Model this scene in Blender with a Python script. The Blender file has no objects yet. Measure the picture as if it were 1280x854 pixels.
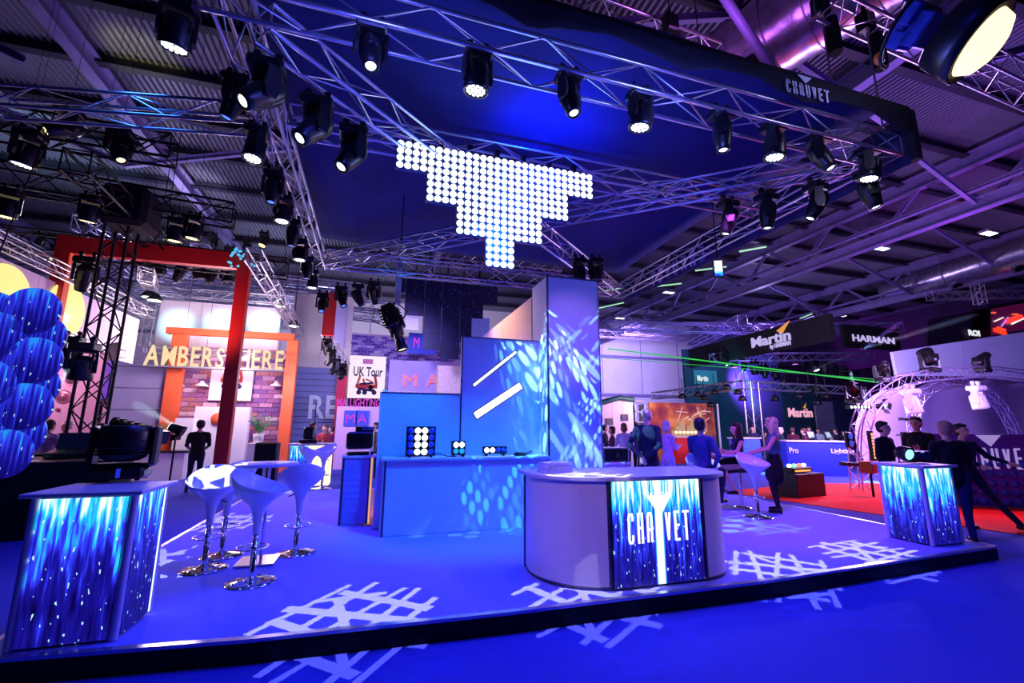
import bpy, bmesh, math, random
import numpy as np
from mathutils import Vector, Matrix, Euler
random.seed(7)
C = bpy.context.scene.collection
SC = bpy.context.scene
PI = math.pi
# ------------------------------------------------------------------ camera
CF, CYAW, CPIT, CROL, CH = 554.7, math.radians(16.96), math.radians(10.65), math.radians(.25), 1.77
_f = Vector((math.sin(CYAW)*math.cos(CPIT), math.cos(CYAW)*math.cos(CPIT), math.sin(CPIT)))
_r = Vector((math.cos(CYAW), -math.sin(CYAW), 0)); _u = _r.cross(_f)
_R = _r*math.cos(CROL) + _u*math.sin(CROL); _U = _u*math.cos(CROL) - _r*math.sin(CROL)
cam = bpy.data.cameras.new('camera'); camo = bpy.data.objects.new('camera', cam); C.objects.link(camo)
cam.sensor_width = 36; cam.lens = CF*36/1280; cam.clip_start = .05; cam.clip_end = 300
camo.matrix_world = Matrix(((_R.x, _U.x, -_f.x, 0), (_R.y, _U.y, -_f.y, 0), (_R.z, _U.z, -_f.z, CH), (0, 0, 0, 1)))
SC.camera = camo
SC.view_settings.view_transform = 'Standard'; SC.view_settings.look = 'None'
SC.view_settings.exposure = 0.0; SC.view_settings.gamma = 1; SC.view_settings.use_curve_mapping = False
# surveying helpers: turn a sight line into a point at a known height / depth
def ray(px, py): return _R*((px-640)/CF) + _U*((427-py)/CF) + _f
def zp(px, py, z): d = ray(px, py); return Vector((0, 0, CH)) + d*((z-CH)/d.z)
def yp(px, py, Y): d = ray(px, py); return Vector((0, 0, CH)) + d*(Y/d.y)
def xp(px, py, X): d = ray(px, py); return Vector((0, 0, CH)) + d*(X/d.x)
def above(px, py, b): d = ray(px, py); t = (d.x*b[0]+d.y*b[1])/(d.x**2+d.y**2); return CH+d.z*t
# ------------------------------------------------------------------ world
w = bpy.data.worlds.new('violet_ambient_fill'); SC.world = w; w.use_nodes = True
w.node_tree.nodes['Background'].inputs[0].default_value = (.06, .04, .6, 1)
w.node_tree.nodes['Background'].inputs[1].default_value = .05  # dim violet background added as ambient fill
# ------------------------------------------------------------------ gobo light texture
def sq(c):  # srgb 0..255 -> linear
    return tuple(((v/255+.055)/1.055)**2.4 if v/255 > .04045 else v/255/12.92 for v in c) + (1,)
class NT:
    def __init__(s, t): s.t = t; s.n = t.nodes; s.l = t.links
    def v(s, sock, val):
        if isinstance(val, bpy.types.NodeSocket): s.l.new(val, sock)
        elif val is not None: sock.default_value = val
    def m(s, op, a, b=None, c=None, clamp=False):
        n = s.n.new('ShaderNodeMath'); n.operation = op; n.use_clamp = clamp
        s.v(n.inputs[0], a); s.v(n.inputs[1], b); s.v(n.inputs[2], c); return n.outputs[0]
    def node(s, t, **k):
        n = s.n.new(t)
        for a, b in k.items(): setattr(n, a, b)
        return n
    def ramp(s, fac, stops, interp='LINEAR'):
        n = s.n.new('ShaderNodeValToRGB'); s.v(n.inputs[0], fac); r = n.color_ramp; r.interpolation = interp
        while len(r.elements) < len(stops): r.elements.new(.5)
        for e, (p, c) in zip(r.elements, stops): e.position = p; e.color = c
        return n.outputs[0]
def light_uv(nt):
    tc = nt.node('ShaderNodeTexCoord'); sx = nt.node('ShaderNodeSeparateXYZ'); nt.l.new(tc.outputs['Normal'], sx.inputs[0])
    az = nt.m('ABSOLUTE', sx.outputs[2])
    return nt.m('DIVIDE', sx.outputs[0], az), nt.m('DIVIDE', sx.outputs[1], az)
def gobo_light(name, loc, target, angle, power, color, kind='sticks', spin=0, radius=.004):
    L = bpy.data.lights.new(name, 'SPOT'); L.energy = power; L.color = color; L.spot_size = angle; L.spot_blend = .05
    L.shadow_soft_size = radius; L.use_nodes = True
    nt = NT(L.node_tree); em = [n for n in nt.n if n.type == 'EMISSION'][0]
    u, v = light_uv(nt); R = math.tan(angle/2)
    u = nt.m('DIVIDE', u, R); v = nt.m('DIVIDE', v, R)
    acc = None
    if kind == 'sticks':
        rnd = random.Random(5)
        bars = [(0, -.62, .04, .72), (4, -.34, .04, .88), (-5, -.04, .036, .93), (3, .28, .04, .9), (-2, .6, .036, .72),
                (86, -.45, .075, .62), (97, .02, .08, .82), (80, .5, .07, .62), (44, .1, .05, .6), (130, -.5, .05, .4)]
        for a, off, wd, ln in bars:
            a = math.radians(a); ca, sa = math.cos(a), math.sin(a)
            along = nt.m('ADD', nt.m('MULTIPLY', u, ca), nt.m('MULTIPLY', v, sa))
            acr = nt.m('ADD', nt.m('MULTIPLY', u, -sa), nt.m('MULTIPLY', v, ca))
            b1 = nt.m('LESS_THAN', nt.m('ABSOLUTE', nt.m('SUBTRACT', acr, off)), wd)
            b2 = nt.m('LESS_THAN', nt.m('ABSOLUTE', nt.m('SUBTRACT', along, .08*math.sin(a*7))), ln)
            b = nt.m('MULTIPLY', b1, b2); acc = b if acc is None else nt.m('MAXIMUM', acc, b)
    else:   # dots: a breakup of round holes in loose rows
        n = 5.5
        uu = nt.m('MULTIPLY', u, n); vv = nt.m('MULTIPLY', v, n)
        row = nt.m('FLOOR', vv); uu = nt.m('ADD', uu, nt.m('MULTIPLY', row, .5))
        fu = nt.m('SUBTRACT', nt.m('FRACT', uu), .5); fv = nt.m('SUBTRACT', nt.m('FRACT', vv), .5)
        d = nt.m('ADD', nt.m('MULTIPLY', fu, fu), nt.m('MULTIPLY', fv, fv))
        dot = nt.m('LESS_THAN', d, .13)
        cx = nt.node('ShaderNodeCombineXYZ'); nt.v(cx.inputs[0], nt.m('FLOOR', uu)); nt.v(cx.inputs[1], row)
        wn = nt.node('ShaderNodeTexWhiteNoise', noise_dimensions='2D'); nt.l.new(cx.outputs[0], wn.inputs['Vector'])
        nz = nt.node('ShaderNodeTexNoise'); cc = nt.node('ShaderNodeCombineXYZ'); nt.v(cc.inputs[0], u); nt.v(cc.inputs[1], v)
        nt.l.new(cc.outputs[0], nz.inputs['Vector']); nz.inputs['Scale'].default_value = 1.8
        patch = nt.m('GREATER_THAN', nz.outputs['Fac'], .47)
        lev = nt.m('ADD', nt.m('MULTIPLY', nt.m('GREATER_THAN', wn.outputs['Value'], .45), .75), .25)
        acc = nt.m('MULTIPLY', nt.m('MULTIPLY', dot, lev), patch)
    nt.v(em.inputs['Strength'], acc)
    o = bpy.data.objects.new(name, L); C.objects.link(o); o.location = loc
    o.rotation_euler = (Matrix.Rotation(0, 3, 'X') @ (Vector(target)-Vector(loc)).to_track_quat('-Z', 'Y').to_matrix() @ Matrix.Rotation(spin, 3, 'Z')).to_euler()
    return o
def spot(name, loc, target, angle, power, color, blend=.5, radius=.08):
    L = bpy.data.lights.new(name, 'SPOT'); L.energy = power; L.color = color; L.spot_size = math.radians(angle); L.spot_blend = blend; L.shadow_soft_size = radius
    o = bpy.data.objects.new(name, L); C.objects.link(o); o.location = loc
    o.rotation_euler = (Vector(target)-Vector(loc)).to_track_quat('-Z', 'Y').to_euler(); return o
def point(name, loc, power, color, radius=.3):
    L = bpy.data.lights.new(name, 'POINT'); L.energy = power; L.color = color; L.shadow_soft_size = radius
    o = bpy.data.objects.new(name, L); C.objects.link(o); o.location = loc; return o
BLUE = (.018, .022, 1.0); CYAN = (.0, .27, 1.0); VIO = (.40, .18, 1.0); WARM = (1., .62, .35)
# ---- stage wash from the rig (lamps hang at 5.3 m)
for x, y, e in ((-.6, 4.6, 330), (2.4, 4.8, 500), (5.2, 5.0, 480), (.6, 8.5, 500), (4.6, 8.6, 420), (-.9, 9.6, 380), (1.6, 11.2, 400)):
    spot('rig_wash_lamp', (x, y, 5.25), (x, y+.4, 0), 115, e*1.0, BLUE, .7, .25)
spot('blue_lamp', (1.6, 5.2, 5.2), (1.5, 7.3, 1.5), 60, 900, CYAN, .6, .15)
spot('blue_lamp', (4.4, 4.7, 5.2), (2.7, 5.0, .6), 60, 260, (.3, .16, 1), .8, .2)
spot('pink_lamp', (5.6, 5.6, 5.3), (6.4, 7.0, .2), 75, 1000, (.55, .08, 1), .9, .2)
spot('pink_lamp', (-2.3, 9.6, 5.3), (-1.6, 9.0, .2), 60, 260, (.6, .1, 1), .9, .2)
spot('cyan_back_lamp', (-.4, 11.5, 5.5), (1.0, 12.4, 6.2), 80, 60, CYAN, .9, .1)
# aisle carpet in front of the stand
spot('aisle_wash_lamp', (3., 1.5, 6.5), (3.5, 2.2, 0), 120, 120, (.012, .03, 1), .9, .3)
spot('aisle_wash_lamp', (9.6, 2.5, 6.5), (9.8, 3.6, 0), 100, 170, (.015, .05, 1), .9, .3)
spot('aisle_wash_lamp', (-3.5, 6.5, 6.5), (-4, 7.5, 0), 100, 220, (.03, .16, .8), .9, .3)
point('front_truss_fill', (3.2, 3.3, 5.1), 110, (.12, .15, 1), .3); point('front_truss_fill', (-.2, 3.5, 5.2), 70, (.1, .12, 1), .3)  # points added to brighten the front truss, no fixtures there
point('arch_fill', (14.2, 8.3, 3.6), 160, (.6, .4, 1), .3); point('arch_fill', (15.2, 11.2, 2.6), 700, (.75, .45, 1), .3); point('arch_fill', (18.2, 11.2, 2.6), 500, (.7, .4, 1), .3); spot('canopy_fill', (12.8, 9.2, 4.6), (15.6, 12.3, 4.2), 80, 1500, (.5, .55, 1), .8, .2)  # unseen fills added to brighten the tent arch and the canopy board
spot('violet_drape_fill', (26, 26, 5), (33, 33, 5), 120, 4200, (.6, .08, 1), .9, .4)  # added spot on the plum drape, stands in for violet haze glow
spot('lilac_front_fill', (-1.2, .6, 4.6), (2.2, 4.4, .75), 17, 420, (.75, .45, 1), .8, .1)  # added fill from both sides for the reception front, no fixture behind it
spot('lilac_front_fill', (8.5, 1.5, 4.6), (3.8, 4.5, .75), 12, 420, (.8, .5, 1), .8, .1)
spot('tower_violet_fill', (2.6, 2.5, 4.4), (3.3, 7.15, 3.3), 24, 420, (.4, .2, 1), .8, .1)  # added fill that puts a violet wash on the tower front
# scrim over the rig picks up blue from uplights on the centre truss
spot('scrim_uplight', (2.3, 5.6, 5.3), (2.5, 6.0, 6.6), 120, 420, (.0, .03, 1), 1, .1)
spot('scrim_uplight', (4.6, 9.5, 5.2), (4.4, 9.4, 6.6), 150, 35, (.0, .02, 1), 1, .1)
# gobo projections on the floor
WG = (.8, .82, 1.0)
for (px, py), src, sp, pw, z, col in (((440, 768), (.6, 3.9, 5.5), 0, 900, .17, WG), ((232, 700), (-1.15, 5.4, 4.9), 1.2, 700, .17, WG), ((735, 738), (2.2, 3.9, 5.5), .4, 900, .17, WG),
        ((975, 709), (4.6, 4.6, 5.1), .9, 900, .17, WG), ((1085, 690), (5.95, 4.7, 5.0), 2.2, 900, .17, WG), ((285, 652), (-1.1, 7.6, 5.0), .6, 700, .17, WG), ((330, 615), (-1.1, 9.6, 5.0), .6, 700, .17, WG),
        ((450, 838), (.4, 3.9, 5.5), .5, 110, 0, (.05, .12, 1)), ((795, 792), (2.4, 3.9, 5.5), .8, 110, 0, (.05, .12, 1)), ((1035, 755), (4.6, 3.9, 5.5), .3, 110, 0, (.05, .18, 1)), ((1140, 728), (6.4, 3.9, 5.5), 1.3, 110, 0, (.05, .18, 1)),
        ((940, 655), (6.2, 8.2, 5.5), .2, 350, .17, (.3, .8, 1))):
    t = zp(px, py, z); gobo_light('gobo_spot', src, t, math.radians(17), pw*2.2, col, 'sticks', sp)
# dotted breakups raking steeply down across the tower and the display counter
for src, dst, ang, pw, col, sp in (((.6, 6.3, 5.7), (3.4, 7.15, 1.9), 29, 3800, (.30, .75, 1), .2), ((5.9, 6.5, 5.6), (3.65, 7.15, 3.1), 20, 1600, (.25, .7, 1), 1.0), ((2.2, 6.2, 5.6), (3.5, 7.15, 1.7), 20, 3000, (.35, .8, 1), .5),
        ((1.2, 4.5, 5.6), (2.0, 7.05, .85), 14, 2600, (.05, .6, 1), .9), ((4.6, 5.0, 5.6), (3.6, 7.15, 1.5), 12, 2000, (.3, .8, 1), .4), ((.9, 6.2, 5.6), (2.4, 7.05, .45), 13, 1500, (.1, .7, 1), .3), ((1.5, 7.0, 5.6), (2.83, 7.5, 2.0), 22, 1600, (.15, .65, 1), .9), ((5.5, 6.3, 5.5), (4.45, 7.7, .8), 15, 1500, (.2, .75, 1), .9),
        ((2.4, 3.9, 5.5), (2.3, 4.9, 1.22), 12, 700, (.8, .85, 1), .2)):
    gobo_light('dot_gobo_spot', src, dst, math.radians(ang), pw, col, 'dots', sp)
# neighbouring stands
point('booth_lamp', (-5.2, 16.5, 4.2), 428, (1, .78, .9), .5)
point('booth_lamp', (-8.8, 12.8, 3.6), 238, (.9, .7, 1), .5)
point('booth_lamp', (-2.5, 17, 3.4), 198, (.85, .7, 1), .5)
spot('booth_lamp', (-3.4, 11.6, 3.6), (-5.4, 12.7, 5), 140, 120, (1, .25, .2), .9, .2)
spot('booth_lamp', (.8, 14.0, 5.2), (.8, 20, 3), 100, 900, (.5, .4, 1), .9, .3)
point('booth_lamp', (1.2, 15.5, 2.6), 72, (.3, .5, 1), .4)
spot('hall_wash', (3, 26, 3), (2, 39, 8), 110, 6864, (.85, .75, 1), .9, .8)
spot('hall_wash', (20, 30, 8.5), (22, 39, 6.5), 130, 9000, (.55, .42, 1), .9, .8)
spot('hall_wash', (-14, 24, 4), (-12, 39, 6), 120, 3432, (.8, .75, 1), .9, .8)
point('booth_lamp', (14.5, 8.2, 4.2), 444, (.75, .35, 1), .5)
point('booth_lamp', (17.5, 7.5, 3.6), 491, (.5, .3, 1), .5)
point('booth_lamp', (16, 13.5, 3.2), 117, (.3, .4, 1), .5)
point('booth_lamp', (9.5, 14, 2.6), 90, (.8, .5, 1), .4)
point('booth_lamp', (12.2, 17.5, 3.0), 225, (1, .55, .45), .4)
spot('red_floor_lamp', (13.5, 8, 5), (12.6, 8.0, 0), 80, 900, (1, .05, .12), .8, .2)
spot('pit_lamp', (20, 20, 4.5), (21, 25, 4), 120, 1200, (.1, .55, .8), .9, .4)
# roof uplights, hanging from the neighbouring rigs
spot('roof_uplight', (-6, 14, 7), (-8, 17, 12), 140, 400, (.42, .4, 1), 1, .5)
spot('roof_uplight', (-5, 26, 7), (-6, 29, 12), 140, 1155, (.75, .8, 1), 1, .5)
spot('roof_uplight', (5, 5, 8), (6, 7, 12), 150, 161, (.6, .16, 1), 1, .5)
spot('roof_uplight', (14, 6, 7), (15, 8, 12), 150, 646, (.25, .1, 1), 1, .5)
spot('roof_uplight', (22, 10, 7), (23, 12, 12), 150, 800, (.5, .06, .75), 1, .5)
spot('roof_uplight', (24, 24, 7), (24, 28, 12), 150, 800, (.2, .16, 1), 1, .5)
spot('roof_accent', (-7, 17, 8), (-8.2, 21.5, 12.2), 30, 2600, (.85, .8, 1), .5, .3)
spot('roof_accent', (-7.5, 12, 8), (-7, 13.6, 12.2), 26, 900, (.8, .85, .2), .6, .2)
spot('roof_accent', (-11, 16, 8), (-12, 19.5, 12.2), 50, 1500, (.5, .9, 1), .5, .3)
point('front_truss_fill', (5.8, 2.9, 5.9), 26, (.5, .45, 1), .2)  # added point that lifts the dim fascia lettering
point('far_rig_fill', (-9, 20, 8.9), 260, (.75, .7, 1), .3)  # unseen points added to brighten the far trusses
point('far_rig_fill', (-3, 24, 8.8), 200, (.6, .65, 1), .3)
point('far_rig_fill', (25, 23, 8.9), 500, (.6, .45, 1), .3)

# ------------------------------------------------------------------ materials
MC = {}
def mat(name, col, rough=.5, metal=0, nz=.12, scale=12, emit=None, es=0, bump=0, spec=None, alpha=None, trans=0):
    """procedural material: base colour broken up by noise"""
    if name in MC: return MC[name]
    m = bpy.data.materials.new(name); m.use_nodes = True; MC[name] = m
    nt = NT(m.node_tree); b = nt.n['Principled BSDF']; c = sq(col)
    b.inputs['Roughness'].default_value = rough; b.inputs['Metallic'].default_value = metal
    if spec is not None: b.inputs['Specular IOR Level'].default_value = spec
    if nz:
        tc = nt.node('ShaderNodeTexCoord'); n = nt.node('ShaderNodeTexNoise'); n.inputs['Scale'].default_value = scale; n.inputs['Detail'].default_value = 3
        nt.l.new(tc.outputs['Object'], n.inputs['Vector'])
        nt.l.new(nt.ramp(n.outputs['Fac'], [(.3, tuple(v*(1-nz) for v in c[:3])+(1,)), (.7, tuple(min(1, v*(1+nz)) for v in c[:3])+(1,))]), b.inputs['Base Color'])
        if bump:
            bp = nt.node('ShaderNodeBump'); bp.inputs['Strength'].default_value = bump; bp.inputs['Distance'].default_value = .01
            nt.l.new(n.outputs['Fac'], bp.inputs['Height']); nt.l.new(bp.outputs[0], b.inputs['Normal'])
    else: b.inputs['Base Color'].default_value = c
    if emit: m.cycles.emission_sampling = 'NONE'; b.inputs['Emission Color'].default_value = sq(emit); b.inputs['Emission Strength'].default_value = es
    if trans: b.inputs['Transmission Weight'].default_value = trans
    return m
def screen_mat(name, seed=0, zlo=0, zhi=1.1, shift=0., beam=None, xs=24, strength=1.25, density=0., axis='X', zs=2.6):
    """LED video content: falling streaks of cyan and white on deep blue"""
    if name in MC: return MC[name]
    m = bpy.data.materials.new(name); m.use_nodes = True; MC[name] = m
    nt = NT(m.node_tree); b = nt.n['Principled BSDF']; b.inputs['Base Color'].default_value = (.01, .01, .02, 1); b.inputs['Roughness'].default_value = .45
    tc = nt.node('ShaderNodeTexCoord'); s = nt.node('ShaderNodeSeparateXYZ'); nt.l.new(tc.outputs['Object'], s.inputs[0])
    X = nt.m('ADD', s.outputs[0 if axis == 'X' else 1], seed*3.7); Z = s.outputs[2]
    def noise(sx, sz, off, det=2):
        c = nt.node('ShaderNodeCombineXYZ'); nt.v(c.inputs[0], nt.m('MULTIPLY', X, sx)); nt.v(c.inputs[1], nt.m('MULTIPLY', Z, sz)); c.inputs[2].default_value = off
        n = nt.node('ShaderNodeTexNoise'); n.inputs['Scale'].default_value = 1; n.inputs['Detail'].default_value = det; nt.l.new(c.outputs[0], n.inputs['Vector']); return n.outputs['Fac']
    g = nt.m('DIVIDE', nt.m('SUBTRACT', Z, zlo), zhi-zlo, clamp=True)
    a = noise(xs, zs, seed); f = noise(xs*2.4, zs*2, seed+5, 3); d = noise(xs*1.6, zs*6, seed+9, 1); col = noise(xs*.35, 1, seed+13)
    v = nt.m('ADD', nt.m('MULTIPLY', a, .75), nt.m('MULTIPLY', f, .35))
    v = nt.m('ADD', v, nt.m('MULTIPLY', g, .44)); v = nt.m('ADD', v, nt.m('MULTIPLY', col, .25)); v = nt.m('ADD', v, -.53+density)
    dots = nt.m('MULTIPLY', nt.m('GREATER_THAN', d, .70), .6)
    v = nt.m('MAXIMUM', v, dots)
    if beam is not None:
        bx, bw = beam; e = nt.m('ABSOLUTE', nt.m('SUBTRACT', s.outputs[0 if axis == 'X' else 1], bx))
        e = nt.m('SUBTRACT', 1.15, nt.m('DIVIDE', e, bw)); v = nt.m('MAXIMUM', v, e)
    c = nt.ramp(v, [(0, sq((6, 2, 60))), (.28, sq((24, 18, 150))), (.42, sq((50, 60, 255))), (.54, sq((30, 200, 250))), (.68, (1, 1, 1, 1))])
    m.cycles.emission_sampling = 'NONE'; nt.l.new(c, b.inputs['Emission Color']); b.inputs['Emission Strength'].default_value = strength
    return m
def M_emit(name, col, s=1.):
    return mat(name, (20, 20, 30), .4, 0, 0, emit=col, es=s)
BLK = mat('black_plastic', (16, 16, 20), .35, 0, .2, 30); BLKM = mat('black_satin_metal', (12, 12, 14), .4, .3, .15, 30)
ALU = mat('aluminium_tube', (205, 205, 215), .28, .9, .08, 20); ALUD = mat('dull_aluminium', (150, 150, 165), .4, .6, .1, 20)
TBLK = mat('black_painted_truss', (14, 13, 18), .5, .2, .15, 20)
WHT = mat('white_laminate', (225, 222, 232), .38, 0, .03, 6); WHG = mat('glossy_white_plastic', (235, 235, 245), .12, 0, .02, 5)
CHR = mat('polished_chrome', (230, 230, 235), .06, 1, .03, 8)
FAB = mat('black_fabric', (14, 14, 22), .95, 0, .3, 40)
LENS = mat('dark_lens_glass', (30, 34, 60), .08, .1, .1, 10)
# ------------------------------------------------------------------ mesh builder
class MB:
    def __init__(s): s.v = []; s.f = []; s.sm = []
    def add(s, vs, fs, smooth=False):
        o = len(s.v); s.v += [tuple(v) for v in vs]; s.f += [tuple(i+o for i in f) for f in fs]; s.sm += [smooth]*len(fs); return s
    def box(s, c, d, rot=None, bev=0):
        x, y, z = d[0]/2, d[1]/2, d[2]/2; c = Vector(c)
        if bev:
            b = bev; vs = []; 
            for sx in (-1, 1):
                for sy in (-1, 1):
                    for sz in (-1, 1):
                        vs += [(sx*(x-b), sy*(y-b), sz*z), (sx*(x-b), sy*y, sz*(z-b)), (sx*x, sy*(y-b), sz*(z-b))]
            if rot is not None: vs = [rot @ Vector(v) for v in vs]
            bm = bmesh.new(); 
            for v in vs: bm.verts.new(v)
            r = bmesh.ops.convex_hull(bm, input=bm.verts); bmesh.ops.recalc_face_normals(bm, faces=bm.faces)
            bmesh.ops.dissolve_limit(bm, angle_limit=.01, verts=bm.verts, edges=bm.edges)
            bm.verts.index_update(); s.add([Vector(v.co)+c for v in bm.verts], [[v.index for v in f.verts] for f in bm.faces]); bm.free(); return s
        vs = [Vector((sx*x, sy*y, sz*z)) for sx in (-1, 1) for sy in (-1, 1) for sz in (-1, 1)]
        if rot is not None: vs = [rot @ v for v in vs]
        return s.add([v+c for v in vs], [(0, 1, 3, 2), (4, 6, 7, 5), (0, 4, 5, 1), (2, 3, 7, 6), (0, 2, 6, 4), (1, 5, 7, 3)])
    def box2(s, a, b): return s.box([(a[i]+b[i])/2 for i in range(3)], [abs(b[i]-a[i]) for i in range(3)])
    def tube(s, p0, p1, r, n=6, r1=None, caps=True):
        p0 = Vector(p0); p1 = Vector(p1); d = p1-p0
        if d.length < 1e-6: return s
        q = d.to_track_quat('Z', 'Y'); r1 = r if r1 is None else r1; vs = []
        for p, rr in ((p0, r), (p1, r1)):
            for i in range(n): a = 2*PI*i/n; vs.append(p + q @ Vector((rr*math.cos(a), rr*math.sin(a), 0)))
        fs = [(i, (i+1) % n, n+(i+1) % n, n+i) for i in range(n)]
        s.add(vs, fs, True)
        if caps: s.add(vs, [tuple(reversed(range(n))), tuple(range(n, 2*n))])
        return s
    def path(s, pts, r, n=6, closed=False):
        pts = [Vector(p) for p in pts]; N = len(pts); vs = []; up = None
        for i, p in enumerate(pts):
            a = pts[(i-1) % N] if (closed or i > 0) else p; b = pts[(i+1) % N] if (closed or i < N-1) else p
            t = (b-a).normalized()
            if up is None: up = t.orthogonal().normalized()
            up = (up - t*up.dot(t)).normalized(); sd = t.cross(up); rr = r[i] if isinstance(r, (list, tuple)) else r
            for k in range(n): an = 2*PI*k/n; vs.append(p + up*rr*math.cos(an) + sd*rr*math.sin(an))
        fs = []
        for i in range(N if closed else N-1):
            j = (i+1) % N
            for k in range(n): fs.append((i*n+k, i*n+(k+1) % n, j*n+(k+1) % n, j*n+k))
        s.add(vs, fs, True)
        if not closed: s.add(vs, [tuple(reversed(range(n))), tuple(range((N-1)*n, N*n))])
        return s
    def lathe(s, prof, n=24, mtx=None, smooth=True, sx=1, sy=1):
        vs = []; fs = []
        for (r, z) in prof:
            for i in range(n): a = 2*PI*i/n; vs.append(Vector((r*math.cos(a)*sx, r*math.sin(a)*sy, z)))
        for j in range(len(prof)-1):
            for i in range(n): fs.append((j*n+i, j*n+(i+1) % n, (j+1)*n+(i+1) % n, (j+1)*n+i))
        if mtx is not None: vs = [mtx @ v for v in vs]
        s.add(vs, fs, smooth)
        if prof[0][0] > 1e-4: s.add(vs, [tuple(reversed(range(n)))])
        if prof[-1][0] > 1e-4: k = (len(prof)-1)*n; s.add(vs, [tuple(range(k, k+n))])
        return s
    def prism(s, out, z0, z1, mtx=None):
        n = len(out); vs = [Vector((x, y, z0)) for x, y in out]+[Vector((x, y, z1)) for x, y in out]
        if mtx is not None: vs = [mtx @ v for v in vs]
        return s.add(vs, [tuple(reversed(range(n))), tuple(range(n, 2*n))]+[(i, (i+1) % n, n+(i+1) % n, n+i) for i in range(n)])
    def ell(s, c, r, n=10, m=8, mtx=None):
        prof = [(max(1e-5, math.sin(PI*j/m)), -math.cos(PI*j/m)) for j in range(m+1)]
        T = Matrix.Translation(c) @ (mtx.to_4x4() if mtx is not None else Matrix.Identity(4)) @ Matrix.Diagonal((*r, 1))
        return s.lathe(prof, n, T)
    def quad(s, a, b, c, d): return s.add([a, b, c, d], [(0, 1, 2, 3)])
    def mesh(s, name):
        me = bpy.data.meshes.new(name); me.from_pydata(s.v, [], s.f); me.polygons.foreach_set('use_smooth', s.sm); me.update(); return me
    def build(s, name, m, parent=None, loc=None, rot=None):
        me = s.mesh(name); me.materials.append(m); return put(name, me, parent, loc, rot)
def put(name, me, parent=None, loc=None, rot=None, mtx=None):
    o = bpy.data.objects.new(name, me); C.objects.link(o)
    if mtx is not None: o.matrix_basis = mtx
    if loc is not None: o.location = loc
    if rot is not None: o.rotation_euler = rot
    if parent: o.parent = parent
    return o
def thing(name, label, cat, loc=(0, 0, 0), rot=(0, 0, 0), group=None):
    o = bpy.data.objects.new(name, None); C.objects.link(o); o.location = loc; o.empty_display_size = .1
    o.rotation_euler = rot if not isinstance(rot, (int, float)) else (0, 0, rot)
    return tag(o, label, cat, group)
def tag(o, label=None, cat=None, group=None, kind=None):
    if label: o['label'] = label
    if cat: o['category'] = cat
    if group: o['group'] = group
    if kind: o['kind'] = kind
    return o
def struct(o): o['kind'] = 'structure'; return o
def kids(o): return [c for c in o.children]
def dup(root, loc=None, rot=None, label=None, group=None, par=None):
    def cp(o, p):
        c = o.copy(); C.objects.link(c)
        if p is not None: c.parent = p
        for k in o.children: cp(k, c)
        return c
    r = cp(root, par)
    if loc is not None: r.location = loc
    if rot is not None: r.rotation_euler = rot if not isinstance(rot, (int, float)) else (0, 0, rot)
    if label: r['label'] = label
    if group: r['group'] = group
    return r
ORD = ['first', 'second', 'third', 'fourth', 'fifth', 'sixth', 'seventh', 'eighth', 'ninth', 'tenth', 'eleventh', 'twelfth', 'thirteenth', 'fourteenth', 'fifteenth', 'sixteenth']
# ------------------------------------------------------------------ lettering
def text_mesh(s, h=1., bold=.0, ext=.01, sx=1., shear=0., space=1.):
    cu = bpy.data.curves.new('lettering', 'FONT'); cu.body = s; cu.size = 1; cu.offset = bold; cu.extrude = ext/h; cu.shear = shear; cu.space_character = space; cu.resolution_u = 3
    o = bpy.data.objects.new('t', cu); C.objects.link(o); dg = bpy.context.evaluated_depsgraph_get(); dg.update()
    me = bpy.data.meshes.new_from_object(o.evaluated_get(dg)); bpy.data.objects.remove(o); bpy.data.curves.remove(cu)
    co = np.zeros(len(me.vertices)*3); me.vertices.foreach_get('co', co); co = co.reshape(-1, 3)
    lo = co.min(0); hi = co.max(0); k = h/.72
    co[:, 0] = (co[:, 0]-lo[0])*k*sx; co[:, 1] = (co[:, 1])*k; co[:, 2] *= h
    me.vertices.foreach_set('co', co.ravel()); me.update(); me.name = 'lettering'
    return me, (hi[0]-lo[0])*k*sx
def sign_text(s, h, m, width=None, name='lettering', parent=None, loc=(0, 0, 0), rotz=0, bold=.02, ext=.01, shear=0, center=False, tilt=0, each=False, gap=.12):
    """upright lettering facing -Y in its local frame"""
    if not each:
        me, wd = text_mesh(s, h, bold, ext, 1, shear)
        if width:
            k = width/wd
            for v in me.vertices: v.co.x *= k
            wd = width
        if center:
            for v in me.vertices: v.co.x -= wd/2
        me.materials.append(m); o = put(name, me, parent, loc, (PI/2, tilt, rotz)); return o
    ms = []; x = 0
    for ch in s:
        if ch == ' ': x += h*.5; continue
        me, wd = text_mesh(ch, h, min(bold, .003) if ch in 'MWN' else bold, ext, 1, shear); me.materials.append(m); ms.append((me, x, wd)); x += wd+gap*h
    k = (width/(x-gap*h)) if width else 1; out = []
    for me, x0, wd in ms:
        for v in me.vertices: v.co.x *= k
        R = Matrix.Rotation(rotz, 3, 'Z'); off = R @ Vector((x0*k, 0, 0))
        out.append(put('letter', me, parent, Vector(loc)+off, (PI/2, 0, rotz)))
    return out
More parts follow.
